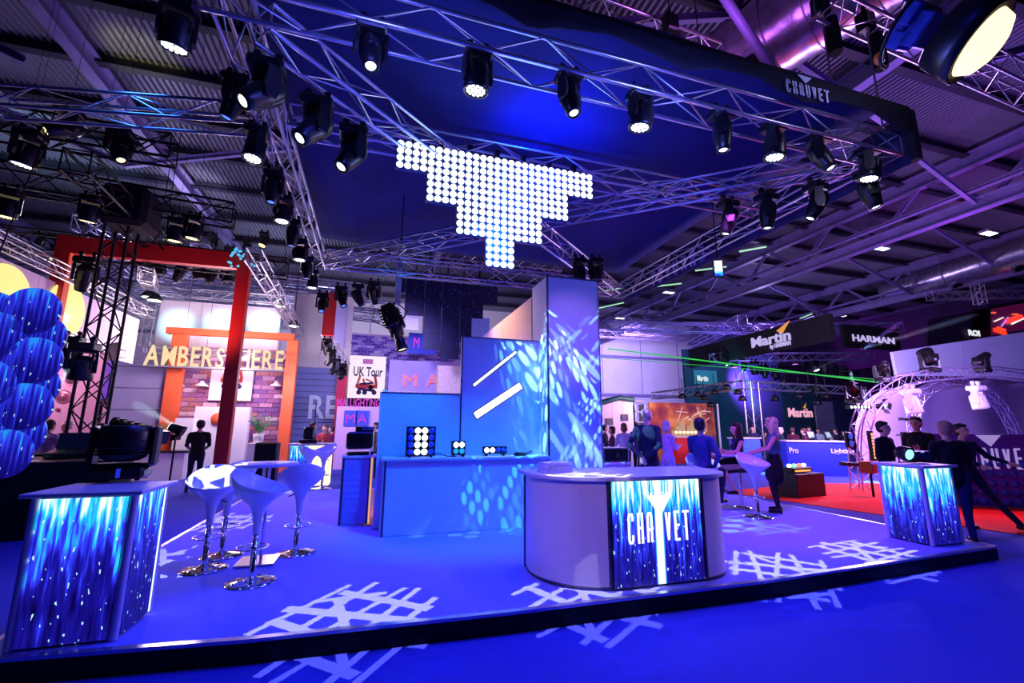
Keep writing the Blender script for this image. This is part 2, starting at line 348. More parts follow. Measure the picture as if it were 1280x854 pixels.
# ------------------------------------------------------------------ truss
_tc = {}
def unit_tube(L, r, n, m):
    k = (round(L, 4), r, n, m.name)
    if k not in _tc: _tc[k] = MB().tube((0, 0, 0), (L, 0, 0), r, n).mesh('tube'); _tc[k].materials.append(m)
    return _tc[k]
def seg_m(a, b):
    d = Vector(b)-Vector(a); return Matrix.Translation(a) @ d.to_track_quat('X', 'Z').to_matrix().to_4x4(), d.length
def truss(p0, p1, label, w=.29, h=.29, bay=.5, r=.025, rb=.011, m=None, detail=True, group=None, name='lighting_truss', tri=False, n=6, up=(0, 0, 1), cat='truss', hang=False):
    m = m or ALU; p0 = Vector(p0); p1 = Vector(p1); d = p1-p0; L = d.length; x = d.normalized(); z = Vector(up); y = z.cross(x).normalized(); z = x.cross(y)
    M = Matrix((( x.x, y.x, z.x, p0.x), (x.y, y.y, z.y, p0.y), (x.z, y.z, z.z, p0.z), (0, 0, 0, 1)))
    nb = max(2, round(L/bay)); s = L/nb
    if tri: ch = [(-w/2, h/2), (w/2, h/2), (0, -h/2)]; faces = [(0, 1), (1, 2), (2, 0)]
    else: ch = [(-w/2, -h/2), (w/2, -h/2), (w/2, h/2), (-w/2, h/2)]; faces = [(0, 1), (1, 2), (2, 3), (3, 0)]
    segs = []
    for fi, (a, b) in enumerate(faces):
        for i in range(nb):
            q, t = (a, b) if (i+fi) % 2 == 0 else (b, a)
            segs.append(((i*s, *ch[q]), ((i+1)*s, *ch[t])))
        for e in (0, L): segs.append(((e, *ch[a]), (e, *ch[b])))
    if not detail:
        mb = MB()
        for c in ch: mb.tube((0, *c), (L, *c), r, n)
        for a, b in segs: mb.tube(a, b, rb, 4, caps=False)
        Mi = M.inverted()
        if hang and min(p0.z, p1.z) > 3.9 and abs(x.z) < .9:
            for t in (.12, .88): q = p0.lerp(p1, t); mb.tube(Mi @ q, Mi @ Vector((q.x, q.y, 12.0)), .02, 5)
        o = mb.build(name, m); o.matrix_basis = M; tag(o, label, cat, group); return o
    root = thing(name, label, cat, group=group); root.matrix_basis = M
    for c in ch:
        me = unit_tube(L, r, 8, m)
        put('chord', me, root, (0, *c))
    cnt = 0
    for a, b in segs:
        T, l = seg_m(a, b); me = unit_tube(l, rb, 5, m)
        put('brace', me, root, mtx=T); cnt += 1
    if hang and min(p0.z, p1.z) > 3.9 and abs(x.z) < .9:
        Mi = M.inverted()
        for t in (.1, .9): q = p0.lerp(p1, t); MB().tube(Mi @ q, Mi @ Vector((q.x, q.y, 12.0)), .012, 5).build('lifting_chain', BLKM, root)
    return root
def arc_truss(cen, R, a0, a1, axis_y, label, w=.3, m=None, bays=16, r=.022, rb=.009, name='curved_truss', stretch=1.):
    """curved box truss in the vertical plane spanned by horizontal direction axis_y and z"""
    m = m or ALU; cen = Vector(cen); ax = Vector(axis_y).normalized(); nrm = ax.cross(Vector((0, 0, 1)))
    def P(a, rr, o): return ax*math.cos(a)*(rr)*stretch + Vector((0, 0, 1))*math.sin(a)*rr + nrm*o
    root = thing(name, label, 'truss', cen)
    rings = [(R-w/2, -w/2), (R+w/2, -w/2), (R+w/2, w/2), (R-w/2, w/2)]
    for rr, o in rings: MB().path([P(a0+(a1-a0)*i/(bays*2), rr, o) for i in range(bays*2+1)], r, 7).build('chord', m, root)
    for fi in range(4):
        q, t = rings[fi], rings[(fi+1) % 4]
        for i in range(bays):
            A, B = (q, t) if i % 2 == 0 else (t, q)
            T, l = seg_m(P(a0+(a1-a0)*i/bays, *A), P(a0+(a1-a0)*(i+1)/bays, *B))
            me = MB().tube((0, 0, 0), (l, 0, 0), rb, 5).mesh('brace'); me.materials.append(m); put('brace', me, root, mtx=T)
    return root

def path_truss(pts, label, w=.3, m=None, r=.022, rb=.009, name='curved_truss', side=(0, 1, 0), step=.3):
    """box truss bent along a path that lies in a vertical plane; side = horizontal normal of that plane"""
    m = m or ALU; P = []; pts = [Vector(p) for p in pts]
    for i in range(len(pts)-1):
        a, b, c, d = pts[max(0, i-1)], pts[i], pts[i+1], pts[min(len(pts)-1, i+2)]; n = max(1, round((c-b).length/step))
        for k in range(n): t = k/n; P.append(.5*((2*b)+(c-a)*t+(2*a-5*b+4*c-d)*t*t+(3*b-a-3*c+d)*t**3))
    P.append(pts[-1]); o0 = P[0].copy(); P = [p-o0 for p in P]; S = Vector(side).normalized(); root = thing(name, label, 'truss', o0); N = []
    for i in range(len(P)): t = (P[min(len(P)-1, i+1)]-P[max(0, i-1)]).normalized(); N.append(t.cross(S).normalized())
    def q(i, a, b): return P[i]+N[i]*a+S*b
    R = [(-w/2, -w/2), (w/2, -w/2), (w/2, w/2), (-w/2, w/2)]
    for a, b in R: MB().path([q(i, a, b) for i in range(len(P))], r, 7).build('chord', m, root)
    for f in range(4):
        A, B = R[f], R[(f+1) % 4]
        for i in range(len(P)-1):
            u, v = (A, B) if (i+f) % 2 == 0 else (B, A); T, l = seg_m(q(i, *u), q(i+1, *v))
            me = MB().tube((0, 0, 0), (l, 0, 0), rb, 5).mesh('brace'); me.materials.append(m); put('brace', me, root, mtx=T)
    return root
# ================================================================== SETTING
CARPET = mat('stage_carpet', (150, 150, 250), .9, 0, .1, 60, bump=.3); FLR = mat('aisle_carpet', (58, 64, 185), .95, 0, .05, 8, bump=.3)
WALLM = mat('painted_hall_wall', (190, 185, 205), .85, 0, .05, .6); ROOFM = mat('corrugated_roof_sheet', (105, 102, 125), .5, .2, .12, .6)
STEEL = mat('painted_roof_steel', (118, 106, 158), .55, .1, .12, 1.5); PURL = mat('dark_roof_purlin', (34, 30, 52), .6, .1, .15, 2)
m = mat('hall_floor_concrete', (54, 66, 120), .55, 0, .15, 1.5)
struct(MB().box2((-40, -8, -.1), (60, 45, 0)).build('floor', FLR))
red = MB(); red.prism([(10.9, 3.0), (16, 1.5), (19, 9.5), (13, 11.2), (9.2, 10.4), (9.6, 8.4)], .001, .012)
tag(red.build('carpet', mat('red_carpet', (225, 35, 20), .95, 0, .12, 9, bump=.3)), 'bright red carpet laid out in front of the curved truss arches on the right', 'carpet')
grn = MB(); grn.box2((9.0, 6.1, .0), (11.0, 7.5, .008))
# stage deck
stage = thing('stage_platform', 'low raised stage platform with pale blue carpet, black fascia and metal edge strip', 'stage', (0, 0, 0))
FX0, FX1 = -2.6, 8.22
fr = [(FX0, 4.33), (-.8, 4.14), (1.2, 4.06), (4.0, 4.06), (FX1, 4.27)]   # front edge line, five deck sections
out = fr+[(FX1, 12.4), (FX0, 12.4)]
MB().prism(out, 0.03, .17).build('carpet_top', CARPET, stage)
GL = mat('black_gloss_fascia', (6, 6, 10), .45, 0, .1, 5, spec=.2)
for a, b in zip(fr[:-1], fr[1:]):
    A = Vector((*a, 0)); B = Vector((*b, 0)); d = (B-A).normalized(); n = Vector((d.y, -d.x, 0))
    MB().prism([(A+n*.0)[:2], (B+n*.0)[:2], (B+n*.02)[:2], (A+n*.02)[:2]], 0.0, .15).build('fascia_board', GL, stage)
    MB().prism([(A-n*.03)[:2], (B-n*.03)[:2], (B+n*.028)[:2], (A+n*.028)[:2]], .15, .176).build('edge_strip', ALU, stage)
MB().box2((FX1, 4.27, 0), (FX1+.02, 12.4, .15)).build('fascia_board', GL, stage)
MB().box2((FX1-.03, 4.27, .15), (FX1+.028, 12.4, .176)).build('edge_strip', ALU, stage)
MB().box2((FX0-.02, 4.33, 0), (FX0, 12.4, .15)).build('fascia_board', GL, stage)
MB().box2((FX0-.028, 4.33, .15), (FX0+.03, 12.4, .176)).build('edge_strip', ALU, stage)
# hall walls
wb = struct(MB().box2((-40, 39, 0), (60, 39.3, 12.3)).build('wall_back', WALLM))
bs = MB(); 
for z in (4.6, 8.4): bs.box2((-40, 38.85, z), (60, 39, z+.25))
struct(bs.build('trim_1', STEEL))
for i in range(22):
    x = -36+i*4.4; 
    if -8 < x < 48: MB().box2((x, 38.95, 4.9), (x+.05, 39.02, 12.3)).build('cladding_joint', STEEL, wb)
struct(MB().box2((-40.3, -8, 0), (-40, 39, 12.3)).build('wall_left', WALLM)); struct(MB().box2((60, -8, 0), (60.3, 39, 12.3)).build('wall_right', WALLM))
# corrugated roof: ribs run away from the camera
NB = 560; pitch = 100/NB; rb = MB(); vs = []; fs = []
for i in range(NB):
    x = -40+i*pitch
    for dx, dz in ((0, 0), (pitch*.38, 0), (pitch*.5, .09), (pitch*.88, .09)):
        vs += [(x+dx, -8, 12.2+dz), (x+dx, 39, 12.2+dz)]
for i in range(NB*4-1): fs.append((2*i, 2*i+1, 2*i+3, 2*i+2))
struct(rb.add(vs, fs).build('ceiling', ROOFM))
# purlins along x, rafters along y with lattice
roof = thing('roof_frame', 'steel roof frame of rafters, purlins and lattice girders under the corrugated sheet', 'roof frame'); struct(roof)
def ibeam(mb, a, b, w, h, t=.02):
    T, l = seg_m(a, b); 
    for c, d in (((l/2, 0, h/2), (l, w, t)), ((l/2, 0, -h/2), (l, w, t)), ((l/2, 0, 0), (l, t, h))):
        x = MB().box(c, d); mb.add([T @ Vector(v) for v in x.v], x.f)
for Y in (3, 5.2, 7.4, 9.6, 11.8, 14, 16.2, 18.4, 21, 24, 27, 30, 33, 36): 
    mb = MB(); ibeam(mb, (-40, Y, 12.05), (60, Y, 12.05), .26, .34); mb.build('purlin', PURL, roof)
for X in (-18, -8.2, 3.0, 12.9, 21, 32, 44):
    mb = MB(); ibeam(mb, (X, -8, 11.7), (X, 39, 11.7), .32, .55, .04); mb.build('rafter', STEEL, roof)
for X in (21, 32):
    mb = MB(); ibeam(mb, (X, -8, 9.9), (X, 39, 9.9), .34, .45, .05); mb.build('girder_bottom_chord', STEEL, roof)
    mb = MB(); ibeam(mb, (X-.5, -8, 10.3), (X-.5, 39, 10.3), .2, .1, .03); mb.build('cable_tray', STEEL, roof)
    for k in range(12):
        y = -6+k*3.8; mb = MB(); ibeam(mb, (X, y, 9.9), (X, y+1.9, 11.6), .12, .14); mb.build('lattice_brace', STEEL, roof)
        mb = MB(); ibeam(mb, (X, y+3.8, 9.9), (X, y+1.9, 11.6), .12, .14); mb.build('lattice_brace', STEEL, roof)
for Y, xa, xb in ((5.2, 12.9, 21), (9.6, 12.9, 21), (14, 21, 32), (18.4, 21, 32), (9.6, 21, 32), (24, 21, 32), (7.4, 3, 12.9), (11.8, -18, -8.2), (16.2, -18, -8.2), (16.2, -8.2, 3)):
    for s in (0, 1):
        mb = MB(); mid = (xa+xb)/2; ibeam(mb, (xa if s else xb, Y, 10.0), (mid, Y, 11.85), .14, .16); mb.build('knee_brace', STEEL, roof)
# sheer dark drape wall on the far right of the hall
PURP = mat('dark_plum_drape', (96, 60, 120), .9, 0, .2, .8)
tag(MB().box((44, 20, 9.4), (.2, 40, 4.5)).build('drape', PURP), 'large dark plum drape hung high under the roof at far right', 'drape')
# silver ventilation ducts
FOIL = mat('crinkled_foil_duct', (195, 185, 205), .3, .85, .25, 5, bump=.9)
def duct(a, b, r, label, noz):
    o = thing('ventilation_duct', label, 'duct'); a = Vector(a); b = Vector(b); n = 22; prof = []
    pts = []; rs = []
    for i in range(n+1):
        t = i/n; pts += [a.lerp(b, t)]; rs += [r*(1+.012*((i*7) % 5-2))]
    MB().path(pts, rs, 20).build('duct_pipe', FOIL, o)
    for i in range(0, n+1, 4): MB().path([a.lerp(b, i/n), a.lerp(b, i/n+.006)], r*1.05, 20).build('duct_collar', ALUD, o)
    for t, dz in noz:
        p = a.lerp(b, t); q = p+Vector(dz).normalized()*r*.95; e = p+Vector(dz).normalized()*r*1.3
        MB().tube(q, e, r*.34, 16, r*.4).build('outlet_nozzle', ALUD, o); MB().tube(e, e+Vector(dz).normalized()*.02, r*.27, 16).build('nozzle_opening', BLKM, o)
a = zp(905, 85, 9.6); b = zp(1050, -10, 9.6)
duct(a+(a-b)*.15, b+(b-a)*.6, .78, 'fat silver foil ventilation duct high above the black fascia lettering', [(.25, (-.5, -.4, -.9)), ])
a = zp(1160, 352, 10.6); b = zp(1290, 312, 10.6)
duct(a+(a-b)*.5, b+(b-a)*.6, .75, 'silver ventilation duct with round outlets below the right roof girder', [(.35, (-.3, -.5, -.9)), (.62, (-.3, -.5, -.9))])
# round structural tube in the upper right
tag(MB().tube(zp(900, -12, 9.3), zp(982, 112, 7.8), .085, 12).build('steel_pole', STEEL), 'slanting grey steel tube crossing the sky duct at top right', 'pole')
# linear lamps and square lamps under the roof
LW = M_emit('lamp_white', (225, 240, 255), 2.2); LG = M_emit('lamp_greenish', (170, 235, 190), 1.1)
def linear(px0, py0, px1, py1, z, label, m=LG):
    a = zp(px0, py0, z); b = zp(px1, py1, z); o = thing('linear_lamp', label, 'lamp', a, group='fluorescent lamps under the roof')
    T, l = seg_m((0, 0, 0), b-a); x = MB().box((l/2, 0, .03), (l, .12, .05)); MB().add([T @ Vector(v) for v in x.v], x.f).build('housing', ALUD, o)
    MB().tube((0, 0, -.02), b-a-Vector((0, 0, .02)), .04, 6).build('tube_lamp', m, o)
lab = ['long thin roof lamp just right of the tower top', 'lowest long roof lamp right of the tower', 'roof lamp below the reversed side fascia', 'greenish roof lamp left of the small lit screen', 'short roof lamp under the small lit screen', 'roof lamp at the tail of the right side fascia', 'faint roof lamp above the far white wall', 'roof lamp over the middle of the right girder', 'bright stub lamp above the white silhouette lettering']
for (q, l) in zip([(748, 365, 802, 355), (748, 385, 780, 378), (810, 342, 860, 333), (818, 358, 852, 354), (869, 338, 908, 333), (924, 314, 958, 308), (848, 392, 868, 385), (1000, 398, 1015, 392), (1105, 377, 1138, 368)], lab): linear(*q, 10.2, l)
def sqlamp(px, py, z, label, s=.5):
    p = zp(px, py, z); o = thing('panel_lamp', label, 'lamp', p, group='square lamps under the roof')
    MB().box((0, 0, .06), (s*1.6, s*.8, .1)).build('housing', ALUD, o)
    for dx in (-.4, .4): MB().box((dx*s, 0, 0), (s*.6, s*.6, .04)).build('diffuser', LW, o)
for q, l in zip([(1090, 306), (1102, 311), (775, 398), (882, 407), (1052, 395), (1236, 292), (836, 366)], ['upper of the bright twin panel lamps at right roof', 'lower of the bright twin panel lamps at right roof', 'small twin roof lamp right above the tower edge', 'small twin roof lamp over the far white wall', 'dim panel lamp over the far right lettering', 'small panel lamp near the right picture border', 'dim panel lamp beneath the side fascia']): sqlamp(*q, 10.4, l)
# ================================================================== LIGHT FIXTURES (shared meshes)
LEDW = M_emit('led_white_cell', (235, 245, 255), 3.0); LEDB = M_emit('led_blue_cell', (70, 110, 255), 2.2); WRM = M_emit('warm_lens', (255, 235, 170), 2.2)
HOTW = M_emit('bright_lens', (225, 245, 255), 3.5)
def _fx():
    F = {}
    b = MB().box((0, 0, -.06), (.34, .26, .12), bev=.02).box((-.1, 0, .03), (.04, .05, .08)).box((.1, 0, .03), (.04, .05, .08)); b.box((0, -.135, -.06), (.12, .012, .06))
    b.tube((-.1, -.03, .08), (-.1, .03, .08), .04, 8).tube((.1, -.03, .08), (.1, .03, .08), .04, 8); F['base'] = b.mesh('base')
    b = MB().box((0, 0, -.075), (.36, .28, .11), bev=.025).box((0, .142, -.075), (.22, .008, .06)).box((0, -.142, -.075), (.1, .012, .05)).tube((.13, -.13, -.075), (.13, -.16, -.075), .018, 10)
    for sx in (-.14, .14):
        for sy in (-.1, .1): b.tube((sx, sy, 0), (sx, sy, -.03), .02, 8)
    F['base_floor'] = b.mesh('base')
    y = MB(); 
    for s in (-1, 1):
        y.prism([(-.055, -.14), (.055, -.14), (.075, -.36), (.05, -.46), (-.05, -.46), (-.075, -.36)], s*.165-.02, s*.165+.02, Matrix.Rotation(PI/2, 4, 'Z') @ Matrix.Rotation(PI/2, 4, 'X') @ Matrix.Identity(4))
    y.box((0, 0, -.135), (.36, .15, .03)); F['yoke'] = y.mesh('yoke')
    h = MB().lathe([(.05, .21), (.105, .2), (.13, .14), (.135, .02), (.125, -.1), (.105, -.2), (.095, -.27), (.088, -.275), (.085, -.25)], 20)
    h.box((0, .1, .05), (.14, .06, .2), bev=.02).box((0, -.1, .05), (.14, .06, .2), bev=.02); F['head_spot'] = h.mesh('head')
    F['lens_spot'] = MB().lathe([(.0001, -.262), (.03, -.268), (.056, -.262), (.06, -.25)], 16).mesh('lens')
    F['ring_spot'] = MB().lathe([(.062, -.25), (.064, -.278), (.086, -.28), (.09, -.25)], 20).mesh('lens_ring')
    h = MB().lathe([(.06, .16), (.12, .15), (.15, .08), (.152, -.06), (.16, -.16), (.158, -.2), (.14, -.2), (.138, -.17)], 24); 
    for k in range(4): a = k*PI/2+PI/4; h.box((.13*math.cos(a), .13*math.sin(a), .05), (.05, .05, .14))
    F['head_wash'] = h.mesh('head')
    c = MB(); pts = [(0, 0)]+[(.052*math.cos(i*PI/3), .052*math.sin(i*PI/3)) for i in range(6)]+[(.1*math.cos(i*PI/6+.26), .1*math.sin(i*PI/6+.26)) for i in range(12)]
    for x, yy in pts: c.lathe([(.0001, -.2), (.016, -.197), (.022, -.185)], 8, Matrix.Translation((x, yy, 0)))
    F['cells'] = c.mesh('led_cells'); F['plate'] = MB().lathe([(.0001, -.18), (.138, -.18), (.138, -.17)], 20).mesh('face_plate')
    return F
FX = _fx(); _fc = {}
def fmesh(key, m):
    k = (key, m.name)
    if k not in _fc: me = FX[key].copy(); me.materials.append(m); _fc[k] = me
    return _fc[k]
def head(kind, loc, pan, tilt, label, group, lens=None, up=False, s=1., body=None, rz=0, wire=False):
    """moving head light: base, yoke, head > lens; hangs from loc, or stands on it when up"""
    body = body or BLK
    o = thing('moving_head_light', label, 'stage light', loc, (PI, 0, rz) if up else (0, 0, rz), group); o.scale = (s, s, s)
    if not up: o.location.z -= .12*s
    else: o.location.z += 0
    put('base', fmesh('base_floor' if up else 'base', body), o); R = Matrix.Rotation(pan, 4, 'Z')
    put('yoke', fmesh('yoke', body), o, mtx=R); hm = R @ Matrix.Translation((0, 0, -.36)) @ Matrix.Rotation(tilt, 4, 'X')
    h = put('head', fmesh('head_'+kind, body), o, mtx=hm)
    if kind == 'spot': put('lens', fmesh('lens_spot', lens or LENS), h); put('lens_ring', fmesh('ring_spot', CHR if s > 1.3 else BLKM), h)
    else: put('face_plate', fmesh('plate', LENS), h); put('led_cells', fmesh('cells', lens or LENS), h)
    if wire: MB().tube((0, 0, .08), (0, 0, (12.26-o.location.z)/s), .004/s, 4).build('hanging_wire', BLKM, o)
    return o
# ================================================================== THE FLOWN RIG OVER THE STAGE
RX0, RX1, RY0, RY1, RZ = -1.6, 7.15, 4.2, 12.0, 5.92
truss((RX0-2.5, RY0, RZ), (RX1+.15, RY0, RZ), 'front box truss of the flown rig, carrying lights under the black fascia', group=None, w=.36, h=.34, bay=.62)
truss((RX0, RY0+.2, RZ), (RX0, RY1, RZ), 'left side box truss of the flown rig', w=.3, h=.34, bay=.6)
truss((RX1, RY0+.2, RZ), (RX1, RY1, RZ), 'right side box truss of the flown rig, inside the lettered fabric fascia', w=.3, h=.34, bay=.6)
truss((RX0+.17, RY1, RZ+.12), (RX1-.17, RY1, RZ+.12), 'back box truss of the flown rig above the dark video curtain', w=.34, h=.42, bay=.6)
truss((RX0+.25, RY0+.35, RZ-.02), (2.65, 8.0, RZ-.02), 'diagonal truss from the front left rig corner passing left of the lit dots', w=.3, h=.3, bay=.55)
truss((3.0, 8.3, RZ-.02), (RX1-.25, RY1-.3, RZ-.02), 'rear half of the diagonal truss, ending behind the blue tower', w=.3, h=.3, bay=.55)
truss((RX1-.2, RY0+.3, RZ-.02), (3.05, 7.85, RZ-.02), 'diagonal truss from the front right rig corner to the rig centre', w=.3, h=.3, bay=.55)
truss((2.65, 8.2, RZ-.02), (RX0+.2, RY1-.2, RZ-.02), 'diagonal truss from the rig centre to the back left corner', w=.3, h=.3, bay=.55)
truss((-1.4, 6.35, 6.05), (7.0, 6.35, 6.05), 'cross truss that carries the wall of lit round lamps', w=.3, h=.34, bay=.6)
truss((-5.2, 7.2, 6.1), (-1.75, 6.4, 6.0), 'short truss stub running left from the cross truss, out over the aisle', w=.3, h=.3, bay=.6)
# scrim (dark stretched cloth) over the rig
SCR = mat('blue_black_scrim', (22, 30, 104), .95, 0, .25, .9)
vs = []; fs = []; n = 24
for j in range(n+1):
    for i in range(n+1):
        u = i/n; v = j/n; sag = .16*math.sin(PI*u)*math.sin(PI*v)+.02*math.sin(u*21+v*5)
        vs.append((RX0-.05+u*(RX1-RX0+.15), RY0-.2+v*(RY1-RY0+.25), 6.62-sag))
for j in range(n):
    for i in range(n): a = j*(n+1)+i; fs.append((a, a+1, a+n+2, a+n+1))
sc = MB().add(vs, fs, True).build('ceiling_scrim', SCR); tag(sc, 'dark blue stretched cloth ceiling over the flown rig', 'fabric ceiling')
md = sc.modifiers.new('s', 'SOLIDIFY'); md.thickness = .01
# fascia of black cloth, draped bottom edge
def fascia(p0, p1, ztop, zbot, m, label, wave=.06, n=60, th=.02, name='fabric_fascia', seg=8):
    p0 = Vector(p0); p1 = Vector(p1); d = (p1-p0).normalized(); nn = Vector((d.y, -d.x, 0)); vs = []; L = (p1-p0).length
    for i in range(n+1):
        t = i/n; q = p0.lerp(p1, t); s = abs(math.sin(t*L/1.9*PI)); zb = zbot+wave*s if wave else zbot
        for k in range(4): z = ztop+(zb-ztop)*k/3; o = .012*math.sin(t*L*9+k)*(k/3); vs.append(q+nn*(o+th)+Vector((0, 0, z)))
    fs = [(i*4+k, i*4+k+1, i*4+k+5, i*4+k+4) for i in range(n) for k in range(3)]
    o = MB().add(vs, fs, True).build(name, m); md = o.modifiers.new('s', 'SOLIDIFY'); md.thickness = th; tag(o, label, 'banner'); return o
BFAB = mat('black_banner_cloth', (20, 20, 34), .9, 0, .25, 3, bump=.3)
PRN = M_emit('print_dummy', (0, 0, 0), 0); INK = mat('white_print', (225, 225, 235), .7, 0, .03, 10)
ff = fascia((-2.4, 3.86, 0), (7.3, 3.86, 0), 6.42, 5.98, BFAB, 'long black cloth fascia along the front rig truss with white lettering', wave=.2)
fs_ = fascia((7.42, 3.9, 0), (7.42, 12.1, 0), 6.4, 5.62, mat('blue_black_cloth', (46, 46, 92), .9, 0, .2, 3), 'side cloth fascia on the right of the rig, lettering seen reversed from inside', wave=0)
struct_corner = MB().box((7.36, 3.9, 6.0), (.12, .1, .8)).build('fabric_corner', BFAB, None); tag(struct_corner, 'black cloth corner wrap where front and side fascia meet', 'banner')
def logo(parent, loc, rotz, h, width, m, tri=True, tcol=None, mirror=False, s='CHAUVET', dot=True):
    """tall condensed capitals, one mesh per letter, strokes of even weight"""
    G = {'C': [[(1, .78), (1, .9), (.8, 1), (.2, 1), (0, .9), (0, .1), (.2, 0), (.8, 0), (1, .1), (1, .24)]], 'H': [[(0, 0), (0, 1)], [(1, 0), (1, 1)], [(0, .5), (1, .5)]], 'A': [[(0, 0), (0, .88), (.2, 1), (.8, 1), (1, .88), (1, 0)], [(0, .42), (1, .42)]],
         'U': [[(0, 1), (0, .1), (.2, 0), (.8, 0), (1, .1), (1, 1)]], 'V': [[(0, 1), (.5, 0), (1, 1)]], 'E': [[(1, 1), (0, 1), (0, 0), (1, 0)], [(0, .52), (.85, .52)]], 'T': [[(-.1, 1), (1.1, 1)], [(.5, 1), (.5, 0)]]}
    n = len(s); p = width/(n-.35+.0); lw = p*.62; st = p*.215; R = Matrix.Rotation(rotz, 3, 'Z'); sg = -1 if mirror else 1
    for i, ch in enumerate(s):
        mb = MB()
        for ln in G[ch]:
            for a, b in zip(ln[:-1], ln[1:]):
                A = Vector((a[0]*(lw-st)+st/2, 0, a[1]*(h-st)+st/2)); B = Vector((b[0]*(lw-st)+st/2, 0, b[1]*(h-st)+st/2)); d = B-A
                mb.box((A+B)/2, (d.length+st*(.55 if len(ln) > 3 else .0 if ch == 'V' else 1), .006+.0005*i, st), Matrix.Rotation(-math.atan2(d.z, d.x), 3, 'Y'))
        if sg < 0: mb.v = [(-v[0], v[1], v[2]) for v in mb.v]
        o = put('letter', mb.mesh('letter'), parent, Vector(loc)+R @ Vector((sg*i*p, 0, 0)), (0, 0, rotz)); o.data.materials.append(m)
    if tri:
        t = MB().add([(width*.28*(-1 if mirror else 1), h*1.62, 0), (width*.62*(-1 if mirror else 1), h*1.62, 0), (width*.46*(-1 if mirror else 1), h*1.06, 0)], [(0, 1, 2)]); q = t.build('triangle_emblem', tcol or m, parent, Vector(loc)+R @ Vector((0, -.002, 0)), (PI/2, 0, rotz))
        md = q.modifiers.new('s', 'SOLIDIFY'); md.thickness = .006
a = yp(986, 141, 3.83); b = yp(1041, 164, 3.83)
logo(ff, (a.x, 3.815, 6.06), 0, .19, b.x-a.x, INK)
logo(fs_, (7.36, 8.3, 5.68), PI/2, .4, 2.2, mat('reversed_print', (150, 160, 255), .7, 0, .03), tri=False)
# ---- LED matrix panels : 16 square fixtures, 16 round lamps each
CS = .1125; ZT = zp(504, 172, 0).z; LY = 6.05
PAN = thing('matrix_light', '', 'stage light', group='square matrix lamp panels')
MB().box((0, .05, 0), (.446, .08, .446), bev=.01).build('housing', mat('blue_lit_housing', (40, 60, 120), .35, .1, .1), PAN)
MB().box((-.2, .11, 0), (.02, .06, .4)).box((.2, .11, 0), (.02, .06, .4)).build('mounting_bracket', BLKM, PAN)
BALL = M_emit('round_lamp_glow', (235, 248, 255), 2.6); BALLC = M_emit('round_lamp_cyan', (190, 240, 255), 3.4)
bl = MB().lathe([(.0001, -.024), (.03, -.02), (.046, -.008), (.05, .004)], 16, Matrix.Rotation(-PI/2, 4, 'X')).mesh('round_lamp'); bl.materials.append(BALL)
blc = bl.copy(); blc.materials.clear(); blc.materials.append(BALLC)
for r in range(4):
    for c in range(4): put('round_lamp', bl, PAN, ((c-1.5)*CS, 0, (1.5-r)*CS))
tl = yp(497, 166, LY); grid = [(r, c) for r, (a, b) in enumerate(((0, 7), (1, 6), (2, 5), (3, 4))) for c in range(a, b)]
W4 = .449; rown = ['top', 'second', 'third', 'lowest']
for i, (r, c) in enumerate(grid):
    lab = ('lit square matrix lamp, %s from the left in the %s row of the hanging triangle' % (ORD[c-r], rown[r])) if r < 3 else 'single lowest lit matrix panel at the tip of the hanging triangle'
    o = PAN if i == 0 else dup(PAN)
    o['label'] = lab; o.location = (tl.x+W4/2+c*W4, LY, 5.86-W4/2-r*W4+.0)
    if c == 3:
        for k in o.children:
            if k.name.startswith('round_lamp') and k.location.x > 0 and k.location.x < .1: k.data = blc
for i in range(7):
    x = tl.x+W4/2+i*W4; o = thing('panel_hanger', 'small black clamp hanging the %s top matrix panel from the cross truss' % ORD[i], 'clamp', (x, LY+.12, 5.86), group='matrix panel hangers')
    MB().box((0, 0, .03), (.06, .05, .06)).build('bracket', BLKM, o); MB().box((0, .06, .12), (.03, .03, .2)).build('drop_arm', BLKM, o); MB().tube((-.04, .12, .24), (.04, .12, .24), .05, 10).build('clamp', BLKM, o)
point('matrix_spill', (1.9, 5.6, 5.2), 60, (.05, .2, 1), .4)
# ---- moving heads: front truss
HB = RZ-.19
fr_h = [(465, 'spot', 0, .15), (596, 'wash', 0, -.3), (709, 'spot', .3, .12), (797, 'wash', 0, -.3), (897, 'spot', .5, -.15), (962, 'wash', .2, -.25), (1018, 'spot', .3, .3), (1079, 'wash', .3, -.3)]
for i, (px, k, pan, tilt) in enumerate(fr_h):
    x = yp(px, 40+(px-465)*.24, RY0).x
    head(k, (x, RY0-.05, HB+.2), pan+.3, -tilt-.12, 'black moving %s light, %s from left among those under the front truss' % (k, ORD[i]), 'moving lights on the front truss', HOTW if k == 'spot' else LEDW, s=.88)
lf = [(224, 36, 'wash', .6), (264, 118, 'spot', .6), (298, 180, 'wash', .2), (319, 232, 'spot', .2), (335, 262, 'wash', 0), (347, 290, 'spot', 0), (358, 313, 'wash', 0), (368, 334, 'spot', 0), (377, 350, 'wash', 0)]
for i, (px, py, k, tl_) in enumerate(lf):
    p = zp(px, py, 5.45); head(k, (RX0-.15 if i > 0 else -2.0, p.y, HB+.1), .4+i*.9, tl_*.5, 'black moving %s light, %s from the front on the left side truss' % (k, ORD[i]), 'moving lights on the left side truss', (LEDW if k == 'wash' else LEDB), s=.85)
for i, (px, py) in enumerate(((333, 95), (396, 140), (442, 175))):
    p = zp(px, py, 5.45); head('spot', (p.x, p.y, HB), 2.2, .75-.1*i, 'black moving spot tilted sideways under the diagonal truss, %s from the left' % ORD[i], 'spots under the diagonal truss', HOTW, s=1.05)
